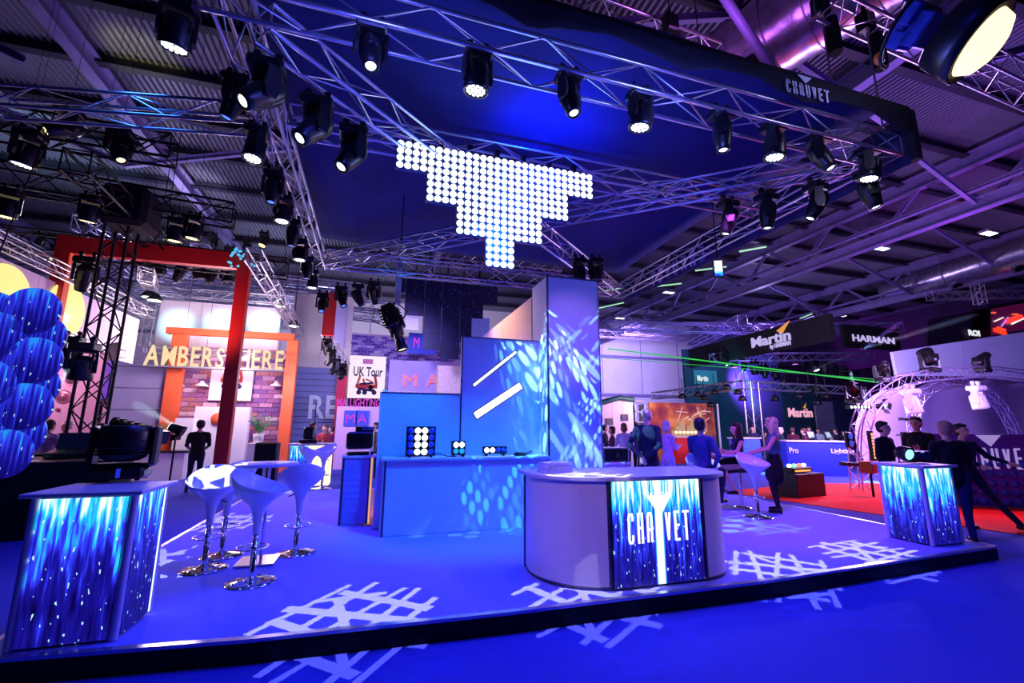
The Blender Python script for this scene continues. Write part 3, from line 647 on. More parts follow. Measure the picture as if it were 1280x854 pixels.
for i, (px, py, pan, tl_) in enumerate(((1086, 235, 0, -.2), (1021, 250, 0, .5), (959, 262, 0, .1), (911, 270, 0, .3))):
    p = zp(px, py, 5.35); head('spot', (min(p.x, RX1-.1), p.y, HB), pan+.9, tl_, 'black moving spot under the rig right of centre, %s from the right border corner' % ORD[i], 'spots under the right rig corner', HOTW, s=.95)
for i, (px, py) in enumerate(((403, 380), (426, 372), (447, 370), (467, 367))):
    p = zp(px, py, 5.4); head('spot', (p.x, p.y, 5.85), i*.9, -.5, 'small moving spot at the far back left corner of the rig, %s from the left' % ORD[i], 'spots at the back left rig corner', LEDB, s=1.0)
# drop lines and hoists
def hoist(px, py, z, ln, label):
    p = zp(px, py, z); o = thing('chain_hoist', label, 'hoist', p, group='chain hoists of the rig')
    MB().box((0, 0, .5), (.26, .2, .34), bev=.03).tube((.0, 0, .66), (0, 0, .8), .03, 8).build('motor', BLKM, o)
    MB().lathe([(.1, -.35), (.11, 0), (.09, .32)], 12, Matrix.Translation((.2, 0, 0))).build('chain_bag', FAB, o)
    MB().tube((0, 0, .3), (0, 0, -ln), .014, 6).build('chain', ALUD, o); MB().tube((0, 0, .8), (0, 0, 2.2), .012, 6).build('sling', BLKM, o)
hoist(1030, 40, 8.2, 1.7, 'black chain hoist with a long hanging chain bag near the foil duct'); hoist(1087, 60, 8.0, 1.5, 'second chain hoist to the right of the bag')
hoist(650, 14, 8.2, 1.4, 'chain hoist above the middle of the front fascia'); hoist(840, 60, 8.4, 1.5, 'chain hoist above the right of the front fascia')
for i, (px, py) in enumerate(((502, 300), (731, 345), (711, 345))):
    p = zp(px, py, 5.5)
    if i: head('wash', (p.x, p.y-.6, 5.85), .3*i, 0, 'dim wash light hanging in the gloom above the tower, %s of two' % ('left' if i == 2 else 'right'), 'dim wash lights above the tower', None, s=1.0)
    else: tag(MB().tube(p, p+Vector((0, 0, 1.25)), .01, 6).tube(p+Vector((0, 0, -.02)), p+Vector((0, 0, .04)), .03, 8).build('hanging_cable', BLKM), 'thin black cable hanging down left of the lit dot triangle', 'cable')
# high trusses beyond the front fascia
truss(zp(560, -40, 9), zp(893, 78, 9), 'purple lit truss flying high above the front fascia, nearer one', w=.45, h=.5, bay=.55, r=.03, rb=.014, detail=True)
truss(zp(1035, -8, 8.6), zp(1300, 118, 8.6), 'bright truss crossing the top right corner behind the big scoop light', w=.45, h=.5, bay=.55, r=.03, rb=.014)
# big scoop follow light top right
def scoop():
    o = thing('scoop_floodlight', 'big black scoop floodlight with warm lit reflector at top right', 'stage light', Vector((0, 0, CH))+ray(1208, 50).normalized()*6.4)
    vd = ray(1215, 62).normalized(); r0 = vd.cross(Vector((0, 0, 1))).normalized(); u0 = r0.cross(vd)
    lng = (r0*.72+u0*.70).normalized(); ax = ((r0*.70-u0*.72)*.86-vd*.42).normalized(); lng = (lng-ax*lng.dot(ax)).normalized(); up = ax.cross(lng).normalized(); L = .66
    M = Matrix(((lng.x, up.x, ax.x, 0), (lng.y, up.y, ax.y, 0), (lng.z, up.z, ax.z, 0), (0, 0, 0, 1)))
    MB().lathe([(.2, -.22), (.3, -.2), (.34, 0), (.36, .12), (.34, .12), (.3, 0), (.18, -.15)], 28, M @ Matrix.Diagonal((L/.56*.8, .6, 1.0, 1))).build('shade', BLK, o)
    MB().lathe([(.0001, .12), (.16, .18), (.26, .14), (.3, .06)], 28, M @ Matrix.Diagonal((L/.56*.76, .56, 1.2, 1)) @ Matrix.Translation((0, 0, .03))).build('lit_reflector', M_emit('warm_reflector', (255, 226, 170), 2.0), o)
    q = -ax*.42
    b = MB(); R = M.to_3x3()
    for i, (x, y, z, sx, sy, sz) in enumerate(((0, 0, 0, .3, .22, .16), (.1, .1, -.12, .2, .1, .12), (-.12, -.05, -.15, .16, .2, .14), (0, -.1, -.26, .26, .08, .1))): b.box(q+R @ Vector((x, y, z)), (sx, sy, sz), R, .015)
    b.build('lamp_housing', mat('blue_lit_metal', (60, 80, 170), .3, .4, .2, 14), o)
    MB().path([q+R @ Vector((.36*math.cos(a), .30*math.sin(a), -.1)) for a in [i*PI/10 for i in range(11)]], .018, 7).build('yoke_hoop', BLKM, o)
    MB().path([Vector((0, 0, 0))+q, q+Vector((-.1, 0, .3)), q+Vector((-.22, .1, .7)), q+Vector((-.2, .1, 1.3))], .014, 6).build('power_cable', BLKM, o)
    MB().ell(q+R @ Vector((-.3, -.05, -.25)), (.05, .05, .07)).build('orange_plug', mat('orange_plug', (240, 120, 30), .5), o)
scoop()
o = thing('lit_fixture', 'bright white lit twin lamp behind the scoop hoop at top right', 'stage light', zp(1150, 22, 7.6)); MB().box((0, 0, 0), (.5, .3, .2), bev=.02).build('body', BLKM, o); MB().box((-.12, -.06, -.11), (.16, .16, .03)).box((.12, -.06, -.11), (.2, .12, .03)).build('lamp_face', M_emit('yellowish_lamp', (255, 250, 210), 3), o)
# small lit screen flying under the side fascia
p = zp(895, 325, 5.0); o = thing('hanging_screen', 'small lit white and blue monitor hanging by the tail of the side fascia', 'screen', (p.x+.4, p.y+.4, p.z)); R = (0, 0, -.4)
MB().box((0, 0, 0), (.2, .06, .38), bev=.01).build('frame', BLK, o, rot=R); MB().box((0, -.032, 0), (.16, .006, .33)).build('display', screen_mat('monitor_picture', 3, -.15, .15, density=.22, xs=3, zs=9), o, rot=R); MB().tube((0, 0, .18), (0, 0, 7), .012, 6).build('drop_wire', BLKM, o)
# ================================================================== ON THE STAGE
SZ = .176
LIL = mat('lilac_white_laminate', (222, 214, 232), .42, 0, .03, 5); FRM = mat('dark_profile', (70, 66, 96), .4, .4, .1, 12)
def led_counter(name, label, x0, y0, x1, y1, scr, ztop=1.25, over=.045):
    """square display counter: video panels on the two visible sides, white corner posts, white top"""
    o = thing(name, label, 'counter', ((x0+x1)/2, (y0+y1)/2, SZ)); X = (x1-x0)/2; Y = (y1-y0)/2; H = ztop-SZ-.03
    MB().box((0, 0, H/2), (2*X-.05, 2*Y-.05, H)).build('cabinet', BLK, o)
    for sx in (-1, 1):
        for sy in (-1, 1): MB().lathe([(.03, 0), (.03, H)], 12, Matrix.Translation((sx*(X-.03), sy*(Y-.03), 0))).build('corner_post', LIL, o)
    MB().box((0, 0, H+.015), (2*X+2*over, 2*Y+2*over, .032), bev=.006).build('top', LIL, o)
    return o, X, Y, H
# front left counter
o, X, Y, H = led_counter('video_counter', 'front left display counter with blue rain video and a big lamp on its top', -2.42, 4.36, -1.745, 4.96, None)
sm = screen_mat('rain_video_left', 1, .25, 1.05, density=.02); sm2 = screen_mat('rain_video_left_side', 2, .2, 1.05, beam=(.215, .028), density=-.04, axis='Y')
MB().box((0, -Y+.012, H/2), (2*X-.13, .02, H-.03)).build('video_screen', sm, o); MB().box((X-.012, 0, H/2), (.02, 2*Y-.13, H-.03)).build('video_screen', sm2, o)
# right counter
o, X, Y, H = led_counter('video_counter', 'right display counter at the stage corner, blue rain video, par lamp on top', 7.33, 4.45, 7.97, 5.05, None, 1.235)
MB().box((0, -Y+.012, H/2), (2*X-.14, .02, H-.03)).build('video_screen', screen_mat('rain_video_right', 4, .1, 1.0, density=.04), o); MB().box((-X+.012, 0, H/2), (.02, 2*Y-.14, H-.03)).build('video_screen', screen_mat('rain_video_right_side', 5, .1, 1.05, density=.08, axis='Y'), o)
# reception counter (curved ends)
rc = thing('reception_counter', 'curved white reception counter with bright video panel and lettering in the front centre', 'counter', (2.85, 4.55, SZ))
def arcpts(pts, n=5):
    out = []; P = [Vector((*p, 0)) for p in pts]
    for i in range(len(P)-1):
        a = P[max(0, i-1)]; b = P[i]; c = P[i+1]; d = P[min(len(P)-1, i+2)]
        for k in range(n):
            t = k/n; q = .5*((2*b)+(c-a)*t+(2*a-5*b+4*c-d)*t*t+(3*b-a-3*c+d)*t**3); out.append((q.x, q.y))
    out.append((P[-1].x, P[-1].y)); return out
def rel(l): return [(x-2.85, y-4.55) for x, y in l]
Lc = rel(arcpts([(1.76, 5.2), (1.72, 4.9), (1.80, 4.62), (2.0, 4.38), (2.32, 4.235)])); Rc = rel(arcpts([(3.44, 4.21), (3.68, 4.27), (3.86, 4.42), (3.95, 4.68), (3.95, 5.1)]))
def curved_wall(line, z0, z1, th, m, nm, par):
    vs = []; n = len(line)
    for i, (x, y) in enumerate(line):
        a = Vector(line[max(0, i-1)]); b = Vector(line[min(n-1, i+1)]); d = (b-a).normalized(); nn = Vector((d.y, -d.x))
        for o_, z in ((0, z0), (0, z1), (-th, z1), (-th, z0)): vs.append((x+nn.x*o_, y+nn.y*o_, z))
    fs = [(i*4+k, (i+1)*4+k, (i+1)*4+(k+1) % 4, i*4+(k+1) % 4) for i in range(n-1) for k in range(4)]+[(3, 2, 1, 0), ((n-1)*4, (n-1)*4+1, (n-1)*4+2, (n-1)*4+3)]
    return MB().add(vs, fs, True).build(nm, m, par)
H = 1.035
for ln in (Lc, Rc):
    q = curved_wall(ln, .03, H, .03, LIL, 'curved_panel', rc); q.data.polygons.foreach_set('use_smooth', [False]*len(q.data.polygons)); q.data.shade_smooth() if False else None
    curved_wall([(x*1.0, y*1.0) for x, y in ln], 0, .03, .05, FRM, 'plinth', rc)
    for e in (ln[0], ln[-1]): MB().box((e[0], e[1]+.01, H/2), (.028, .03, H)).build('edge_profile', FRM, rc)
MB().box2((-.51, -.325, 0), (.57, -.29, H)).build('screen_frame', BLK, rc)
rs = screen_mat('rain_video_desk', 7, .1, 1.05, beam=(.035, .075), density=.04, xs=30); MB().box2((-.495, -.345, .02), (.555, -.325, H-.01)).build('video_screen', rs, rc)
IW = M_emit('screen_white', (255, 255, 255), 1.25)
_a = yp(786, 681, 4.2); _b = yp(863, 677, 4.2); _h = yp(787, 642, 4.2).z-_a.z
logo(rc, (_a.x-2.85, -.347, _a.z-SZ), 0, _h, _b.x-_a.x, IW, tri=False)
t = MB().add([(-.14, .0, 0), (.17, 0, 0), (.02, -.22, 0)], [(2, 1, 0)]).build('triangle_emblem', IW, rc, (.03, -.348, .88), (PI/2, 0, 0))
rr = random.Random(3)
for k in range(22): MB().box((0, 0, 0), (.008+.012*rr.random(), .003, .01)).build('triangle_speck', IW, rc, (-.15+.33*rr.random(), -.349, .885+.022*rr.random()))
top = rel([(1.68, 5.25)])+[(x*1.03-.02, y*1.03-.03) for x, y in Lc[3:]]+[(x*1.03+.01, y*1.03-.03) for x, y in Rc]+rel([(3.98, 5.12), (3.4, 5.16), (2.4, 5.22)])
MB().prism(top, H, H+.035).build('desktop', LIL, rc)
MB().box2((-1.0, .1, .3), (1.0, .55, .33)).box2((-1.0, .5, 0), (-.97, .55, .95)).build('inner_shelf', LIL, rc)
# brochures on the desk
for i in range(5):
    o = MB().box((0, 0, .011), (.34-.004*i, .22, .02), bev=.002).build('brochure', mat('paper_stack', (235, 235, 245), .7, 0, .04, 30)); o.location = (1.99+.008*((i*5) % 3), 4.86+.01*(i % 2), SZ+H+.036+i*.0215); o.rotation_euler = (0, 0, .1+.03*i)
    tag(o, '%s brochure pile layer in the white stack on the left end of the reception desk' % ['bottom', 'second', 'middle', 'fourth', 'topmost'][i], 'brochure', 'white brochures stacked on the reception desk')
# display counter box behind
BX0, BX1, BY0, BY1 = .17, 2.82, 7.05, 7.6
bc = thing('display_counter', 'long boxy display counter in blue light carrying small lamps', 'counter', (BX0, BY0, SZ))
LAM = mat('white_matt_panel', (205, 208, 225), .6, 0, .04, 3)
MB().box2((.03, .012, .0), (BX1-BX0, .03, 1.06)).build('front_panel', LAM, bc); MB().box2((0, 0, 0), (.03, BY1-BY0, 1.06)).build('side_panel', LAM, bc)
MB().box2((.03, .03, .04), (BX1-BX0, BY1-BY0-.02, 1.05)).build('cabinet', LAM, bc)
MB().box2((-.03, -.04, 1.062), (BX1-BX0+.0, BY1-BY0, 1.092)).build('top', LAM, bc)
for x in (.012, ): MB().box2((x, -.006, 0), (x+.03, .012, 1.06)).build('edge_profile', FRM, bc)
# backdrop walls of the display
def panel(x0, x1, y0, y1, z0, z1, name, label, m=LAM, cat='partition'): o = MB().box2((x0, y0, z0), (x1, y1, z1)).build(name, m); tag(o, label, cat); return o
lw_ = thing('partition_wall', 'low blue lit partition behind the square matrix lamp', 'partition', (.1, 7.62, SZ)); MB().box2((0, 0, 0), (1.30, .06, 2.1)).build('panel', LAM, lw_); MB().box2((-.03, -.01, 0), (0, .07, 2.12)).build('edge_profile', WHT, lw_); MB().box2((-.03, -.01, 2.1), (1.30, .07, 2.12)).build('edge_profile', FRM, lw_)
tw = thing('partition_wall', 'taller blue lit partition with two slanting glowing slots', 'partition', (1.41, 7.62, SZ)); MB().box2((0, 0, 0), (1.42, .07, 3.13)).build('panel', LAM, tw); MB().box2((0, -.012, 3.115), (1.42, .075, 3.135)).build('edge_profile', FRM, tw); MB().box2((-.012, -.012, 0), (.012, .07, 3.12)).build('edge_profile', FRM, tw)
def slot(px0, py0, px1, py1, wd, par):
    a = yp(px0, py0, 7.615)-Vector(tw.location); b = yp(px1, py1, 7.615)-Vector(tw.location); d = b-a; an = math.atan2(d.z, d.x)
    R = Matrix.Rotation(-an, 3, 'Y'); MB().box((a+b)/2, (d.length, .02, wd), R).build('glowing_slot', M_emit('slot_glow', (255, 255, 255), 1.6), par)
    MB().box((a+b)/2+Vector((0, .008, 0)), (d.length+.03, .016, wd+.03), R).build('slot_frame', FRM, par)
slot(592, 482, 645, 440, .045, tw); slot(594, 520, 651, 482, .12, tw)
# tower
tow = thing('tower', 'tall pale square tower splashed with dotted light patterns', 'tower', (2.83, 7.15, SZ)); TH = 4.44-SZ
MB().box2((.015, .015, 0), (1.02, .78, TH)).build('core', LAM, tow)
MB().box2((.03, 0, .0), (1.0, .014, TH-.03)).build('front_panel', LIL, tow); MB().box2((0, .03, 0), (.014, .76, TH-.03)).build('side_panel', LIL, tow); MB().box2((1.021, .03, 0), (1.035, .76, TH-.03)).build('side_panel', LIL, tow)
for x, y in ((0, 0), (1.0, 0), (1.0, .76), (0, .76)): MB().box2((x, y, 0), (x+.03, y+.03, TH)).build('corner_profile', FRM if x == 0 else ALUD, tow)
MB().box2((0, 0, TH-.028), (1.035, .79, TH)).build('top_profile', FRM, tow)
wl = thing('partition_wall', 'long warm pale wall running back behind the slotted partition', 'partition', (2.83, 7.98, SZ)); CREAM = mat('cream_panel', (245, 205, 190), .7, 0, .04, 2)
for i in range(4): MB().box2((0, i*1.05, 0), (.08, i*1.05+1.04, 4.08)).build('panel', CREAM, wl)
spot('cream_wall_lamp', (1.2, 10.6, 5.2), (2.9, 10, 3.6), 90, 330, (1, .62, .42), .8, .2)
# ---- small lamps on the display counter
TZ = SZ+1.092
def matrix_unit(name, label, loc, nx, nz, cs, lit, rz=0, stand=.02):
    o = thing(name, label, 'stage light', loc, rz); W = nx*cs; Hh = nz*cs
    MB().box((0, .05, stand+Hh/2+.01), (W+.02, .1, Hh+.02), bev=.008).build('housing', BLK, o)
    off = mat('unlit_cell', (60, 80, 190), .2, .1, .1, 10); on = M_emit('lit_cell', (240, 252, 255), 3.2); half = M_emit('half_lit_cell', (40, 170, 255), .9)
    for j in range(nz):
        for i in range(nx):
            v = lit[j][i]; m = {0: off, 1: on, 2: half}[v]; me = MB().lathe([(.0001, .018), (.3*cs, .014), (.42*cs, .004), (.44*cs, 0)], 14, Matrix.Rotation(PI/2, 4, 'X')).mesh('lens'); me.materials.append(m)
            put('lens', me, o, ((i-(nx-1)/2)*cs, 0, stand+.01+Hh/2+((nz-1)/2-j)*cs))
    for s in (-1, 1): MB().box((s*W*.38, .05, stand/2), (.03, .12, stand)).build('foot', BLKM, o)
    return o
matrix_unit('matrix_lamp', 'square lamp with two lit columns of white cells standing on the display counter', (.72, 7.2, TZ), 4, 4, .108, [[0, 1, 1, 0]]*4)
matrix_unit('blinder_lamp', 'small lamp of four cells beside the square matrix lamp on the display counter', (1.32, 7.2, TZ), 2, 2, .098, [[1, 1], [2, 2]], .1, .03)
matrix_unit('batten_lamp', 'short four cell lamp bar, two cells lit, at the right of the display counter', (1.92, 7.2, TZ), 4, 1, .095, [[1, 1, 0, 0]], 0, .04)
o = thing('flat_lamp', 'flat black lamp lying with its yoke by the right end of the display counter', 'stage light', (2.36, 7.24, TZ)); MB().lathe([(.1, 0), (.11, .02), (.1, .05), (.06, .06)], 16).build('body', BLK, o); MB().path([(.09, 0, .03), (.17, .02, .06), (.2, 0, .08), (.17, -.06, .05), (.09, -.04, .03)], .008, 6).build('yoke', BLKM, o)
o = MB().path([(.93, 7.25, TZ+.045), (1.0, 7.2, TZ+.06), (1.08, 7.17, TZ+.03), (1.16, 7.2, TZ+.008), (1.23, 7.22, TZ+.01)], .007, 6).build('power_cable', BLKM); tag(o, 'black cable joining the square lamp and the four cell lamp', 'cable')
o = MB().box2((1.58, 7.1, TZ), (2.2, 7.16, TZ+.008)).build('tray', M_emit('lit_tray', (180, 225, 255), .6)); tag(o, 'thin pale strip in front of the lamp bar on the display counter', 'strip')
# lamp on the left counter: big moving wash standing upright
p = zp(150, 600, 1.266)
def big_wash(loc):
    o = thing('moving_head_light', 'large black moving wash light resting on the front left counter, face turned up', 'stage light', loc, .12)
    MB().box((0, 0, .065), (.4, .28, .1), bev=.025).box((-.12, -.145, .065), (.1, .02, .05)).build('base', BLK, o)
    for sx in (-.15, .15):
        for sy in (-.1, .1): MB().tube((sx, sy, 0), (sx, sy, .02), .02, 8).build('rubber_foot', BLKM, o)
    MB().box((.02, -.142, .07), (.03, .01, .08)).build('handle', M_emit('blue_handle', (40, 60, 255), .6), o)
    for s in (-1, 1): MB().box((s*.225, 0, .3), (.05, .16, .36), bev=.02).build('yoke_arm', BLK, o)
    MB().box((0, 0, .13), (.46, .18, .04), bev=.012).build('yoke_base', BLK, o)
    h = MB().lathe([(.12, .17), (.17, .2), (.195, .3), (.2, .42), (.19, .48), (.175, .485), (.17, .47)], 28).build('head', BLK, o)
    for k in range(5): MB().lathe([(.19+.002*k, .22+.03*k), (.202, .225+.03*k), (.202, .235+.03*k)], 24).build('cooling_fin', BLKM, h)
    MB().lathe([(.0001, .468), (.17, .468), (.172, .46)], 24).build('face_plate', LENS, h)
    c = MB()
    for rad, n in ((0, 1), (.05, 6), (.1, 12), (.145, 18)):
        for i in range(n): a = 2*PI*i/n; c.lathe([(.02, .468), (.016, .476), (.0001, .48)], 8, Matrix.Translation((rad*math.cos(a), rad*math.sin(a), 0)))
    c.build('led_cells', M_emit('pale_blue_cells', (120, 150, 255), .9), h)
    return o
big_wash((p.x, p.y, 1.266))
# par lamp and controller on the right counter
CZ = 1.252
o = thing('par_lamp', 'round par lamp with pale glowing face on the right display counter', 'stage light', (7.48, 4.72, CZ), -.15)
MB().lathe([(.08, .1), (.1, .06), (.105, -.04), (.1, -.06)], 20, Matrix.Translation((0, 0, .13)) @ Matrix.Rotation(PI/2+.2, 4, 'X') @ Matrix.Scale(-1, 4, (0, 0, 1))).build('body', BLK, o)
MB().lathe([(.0001, .068), (.06, .064), (.088, .056)], 20, Matrix.Translation((0, 0, .13)) @ Matrix.Rotation(PI/2+.2, 4, 'X')).build('lit_face', M_emit('pale_cyan_face', (150, 235, 255), 1.6), o)
MB().path([(-.12, 0, .0), (-.125, 0, .06), (-.12, 0, .14)], .01, 6).path([(.12, 0, .0), (.125, 0, .06), (.12, 0, .14)], .01, 6).box((0, 0, .008), (.25, .06, .014)).build('bracket', BLKM, o)
o = thing('led_bar', 'black four segment lamp bar resting on the right display counter', 'stage light', (7.78, 4.75, CZ), .0)
MB().box((0, 0, .1), (.4, .12, .12), bev=.015).build('housing', BLK, o)
for i in range(3): MB().box((-.13+.13*i, -.062, .1), (.1, .006, .08)).build('lens', mat('faint_blue_lens', (40, 50, 120), .15, .1, .1), o)
MB().box((0, 0, .02), (.3, .1, .035)).build('bracket', BLKM, o); MB().box((-.0, -.068, .15), (.06, .004, .02)).build('status_display', M_emit('status_blue', (110, 150, 255), 1.2), o)
# ---- bar stools
def stool_proto():
    o = thing('bar_stool', '', 'stool', group='white bar stools')
    MB().lathe([(.0001, .05), (.03, .048), (.05, .03), (.14, .018), (.205, .006), (.21, 0)], 28).build('base', CHR, o)
    MB().lathe([(.028, .04), (.026, .36), (.022, .36), (.022, .5)], 16).build('column', CHR, o)
    ring = MB().path([(.02+.13*math.cos(a), .13*math.sin(a), .3) for a in [2*PI*i/20 for i in range(20)]], .008, 6, closed=True); ring.tube((-.03, 0, .3), (-.11, 0, .3), .007, 6).tube((.02, 0, .3), (.14, 0, .3), .007, 6); ring.build('foot_ring', CHR, o)
    # trumpet shaped seat: stem flaring into a scooped shell, high at the back
    n = 32; vs = []; prof_o = [(.03, .42), (.034, .5), (.045, .58), (.07, .66), (.12, .72), (.175, .765), (.215, .82), (.228, .875)]
    prof_i = [(.222, .88), (.2, .83), (.16, .79), (.1, .77), (.04, .765), (.0001, .765)]
    allp = prof_o+prof_i
    for (r, z) in allp:
        for i in range(n):
            a = 2*PI*i/n; back = max(0, math.cos(a)); f = max(0, (z-.72)/.16); k = f*f
            front = max(0, -math.cos(a)); side = abs(math.sin(a))
            zz = z + k*(.13*back**1.3 - .075*front) ; rr_ = r*(1+.08*k*side)
            vs.append((rr_*math.cos(a)+.02*k*back, rr_*math.sin(a), zz))
    fs = [(j*n+i, j*n+(i+1) % n, (j+1)*n+(i+1) % n, (j+1)*n+i) for j in range(len(allp)-1) for i in range(n)]
    s = MB().add(vs, fs, True).build('seat_shell', WHG, o)
    MB().tube((.03, -.04, .66), (.05, -.12, .63), .007, 6).build('lever', BLKM, o)
    return o
ST = stool_proto(); stz = []
specs = [((314, 727), 2.9, 'nearest white bar stool, seen side on, left of the stage'), ((255, 711), 1.75, 'leftmost white bar stool, its shell facing the camera, left of the nearest stool'), ((277, 694), 1.2, 'white bar stool half hidden behind the left one by the table'),
         ((369, 691), 4.9, 'white bar stool right of the round high table with its scoop facing the camera'), ((384, 612), 3.6, 'white bar stool in front of the glowing yellow counter'), ((402, 611), .8, 'white bar stool farthest back, next to the purple podium'),
         ((948, 646), 1.6, 'white bar stool in violet light beside the blonde woman'), ((893, 668), 1.4, 'white bar stool that the man in the blue jacket sits on')]
for i, ((px, py), rz, l) in enumerate(specs):
    q = zp(px, py, SZ) if i < 7 else Vector((yp(880, 600, 6.7).x, 6.7, SZ)); o = ST if i == 0 else dup(ST); o.location = (q.x, q.y, SZ); o.rotation_euler = (0, 0, rz); o['label'] = l; o.scale = (1.15, 1.15, 1.1); stz.append(q)
# round high table between the stools
p = zp(322, 702, SZ)
def high_table(loc, label, top_r=.36, h=1.03):
    o = thing('high_table', label, 'table', loc); MB().lathe([(top_r-.01, h), (top_r, h+.008), (top_r, h+.022), (top_r-.01, h+.03), (.0001, h+.03)], 32).build('table_top', LIL, o)
    for dx in (-.03, .03): MB().tube((dx, 0, .015), (dx, 0, h), .018, 10).build('column', CHR, o)
    MB().box((0, 0, .01), (.42, .42, .016), bev=.003).build('base_plate', ALU, o); MB().lathe([(.12, h-.02), (.14, h)], 16).build('top_bracket', BLKM, o); return o
TT = above(333, 579, p)-SZ-.03; high_table(p, 'round white high table on a chrome column among the bar stools', .36, TT)
o = thing('card', 'small card lying on the round high table', 'card', (p.x+.05, p.y, SZ+TT+.03)); MB().box((0, 0, .003), (.1, .07, .004)).build('sheet', BLK, o)
high_table((yp(905, 600, 7.6).x, 7.6, SZ), 'round high table between the seated man and the brunette woman', .33, 1.0)
# purple podium
pd = thing('podium', 'tall slim podium with violet fabric front and orange edge, fixture on top', 'podium', (-.45, 8.0, SZ)); PF = mat('violet_fabric_panel', (150, 130, 215), .85, 0, .1, 5, bump=.3)
MB().box2((0, 0, 0), (.48, .5, 1.05)).build('cabinet', LIL, pd); MB().box2((.03, -.012, .02), (.41, 0, 1.03)).build('fabric_panel', PF, pd); MB().box2((-.01, -.02, 0), (.03, .0, 1.05)).box2((.41, -.02, 0), (.44, 0, 1.05)).build('edge_profile', FRM, pd)
MB().box2((.44, -.02, 0), (.465, .0, 1.05)).build('edge_light', M_emit('amber_edge', (255, 190, 110), .9), pd); MB().box2((-.03, -.04, 1.05), (.52, .52, 1.08)).build('top', LIL, pd)
for i in range(9): MB().box2((.05, -.017, .1+i*.1), (.39, -.012, .108+i*.1)).build('pleat', PF, pd)
o = thing('floodlight', 'big black floodlight with barn door tilted on the violet podium', 'stage light', (-.2, 8.2, SZ+1.08), .15); MB().box((0, 0, .03), (.42, .2, .05), bev=.01).build('base', BLKM, o)
MB().box((-.02, 0, .24), (.42, .2, .28), Matrix.Rotation(-.15, 3, 'X'), .03).build('body', BLK, o)
for k in range(6): MB().box((-.02, -.115, .14+k*.04), (.38, .02, .012)).build('cooling_fin', BLKM, o)
MB().box((.24, 0, .22), (.03, .16, .34), bev=.008).build('yoke_arm', mat('worn_brass_edge', (190, 140, 60), .4, .5), o); MB().box((.06, .04, .42), (.3, .02, .1), Matrix.Rotation(.4, 3, 'X')).build('barn_door', BLKM, o); MB().box((.1, -.02, .44), (.2, .01, .05)).build('display', mat('blue_display', (40, 70, 160), .3), o)
for i in range(4): MB().box((-.16+i*.1, -.13, .03), (.03, .03, .03+.01*i)).build('plug', CHR if i % 2 else BLKM, o)
# table with flight case right behind the tower
o = thing('side_table', 'low white table right of the tower, catching the light pattern', 'table', (4.1, 7.7, SZ)); MB().box2((0, 0, .87), (.66, .6, .9)).build('table_top', LIL, o); MB().box2((.02, .02, .0), (.64, .5, .87)).build('front_panel', LIL, o)
o = thing('flight_case', 'small aluminium edged flight case standing on the table right of the tower', 'case', (4.18, 7.74, SZ+.9)); MB().box2((0, 0, .01), (.52, .4, .26)).build('body', BLK, o)
for z in (.0, .25): MB().box2((-.012, -.012, z), (.532, .412, z+.022)).build('edge_profile', ALU, o)
for x in (-.012, .51): MB().box2((x, -.012, 0), (x+.022, .01, .27)).build('edge_profile', ALU, o)
MB().box2((.25, -.018, .1), (.37, -.0, .18)).build('handle', CHR, o)
# floor speaker
o = thing('loudspeaker', 'black loudspeaker on the floor behind the round high table', 'speaker', (-3.0, 15.2, 0)); MB().box((0, 0, .62), (.6, .5, 1.2), bev=.03).build('cabinet', BLK, o); MB().box((0, -.255, .62), (.52, .012, 1.1)).build('grille', FAB, o)
tag(MB().add([zp(452, 657, .18), zp(474, 657, .18), zp(472, 612, .18), zp(459, 612, .18), zp(452, 657, .184), zp(474, 657, .184), zp(472, 612, .184), zp(459, 612, .184)], [(0, 3, 2, 1), (4, 5, 6, 7), (0, 1, 5, 4), (1, 2, 6, 5), (2, 3, 7, 6), (3, 0, 4, 7)]).build('floor_mat', mat('tan_floor_mat', (235, 150, 90), .8, 0, .15, 5)), 'tan floor strip in the gap between the violet podium and the low partition', 'mat')
spot('tan_lamp', (.3, 8.6, 5.0), zp(463, 640, .18), 14, 260, (1, .6, .35), .5, .1)
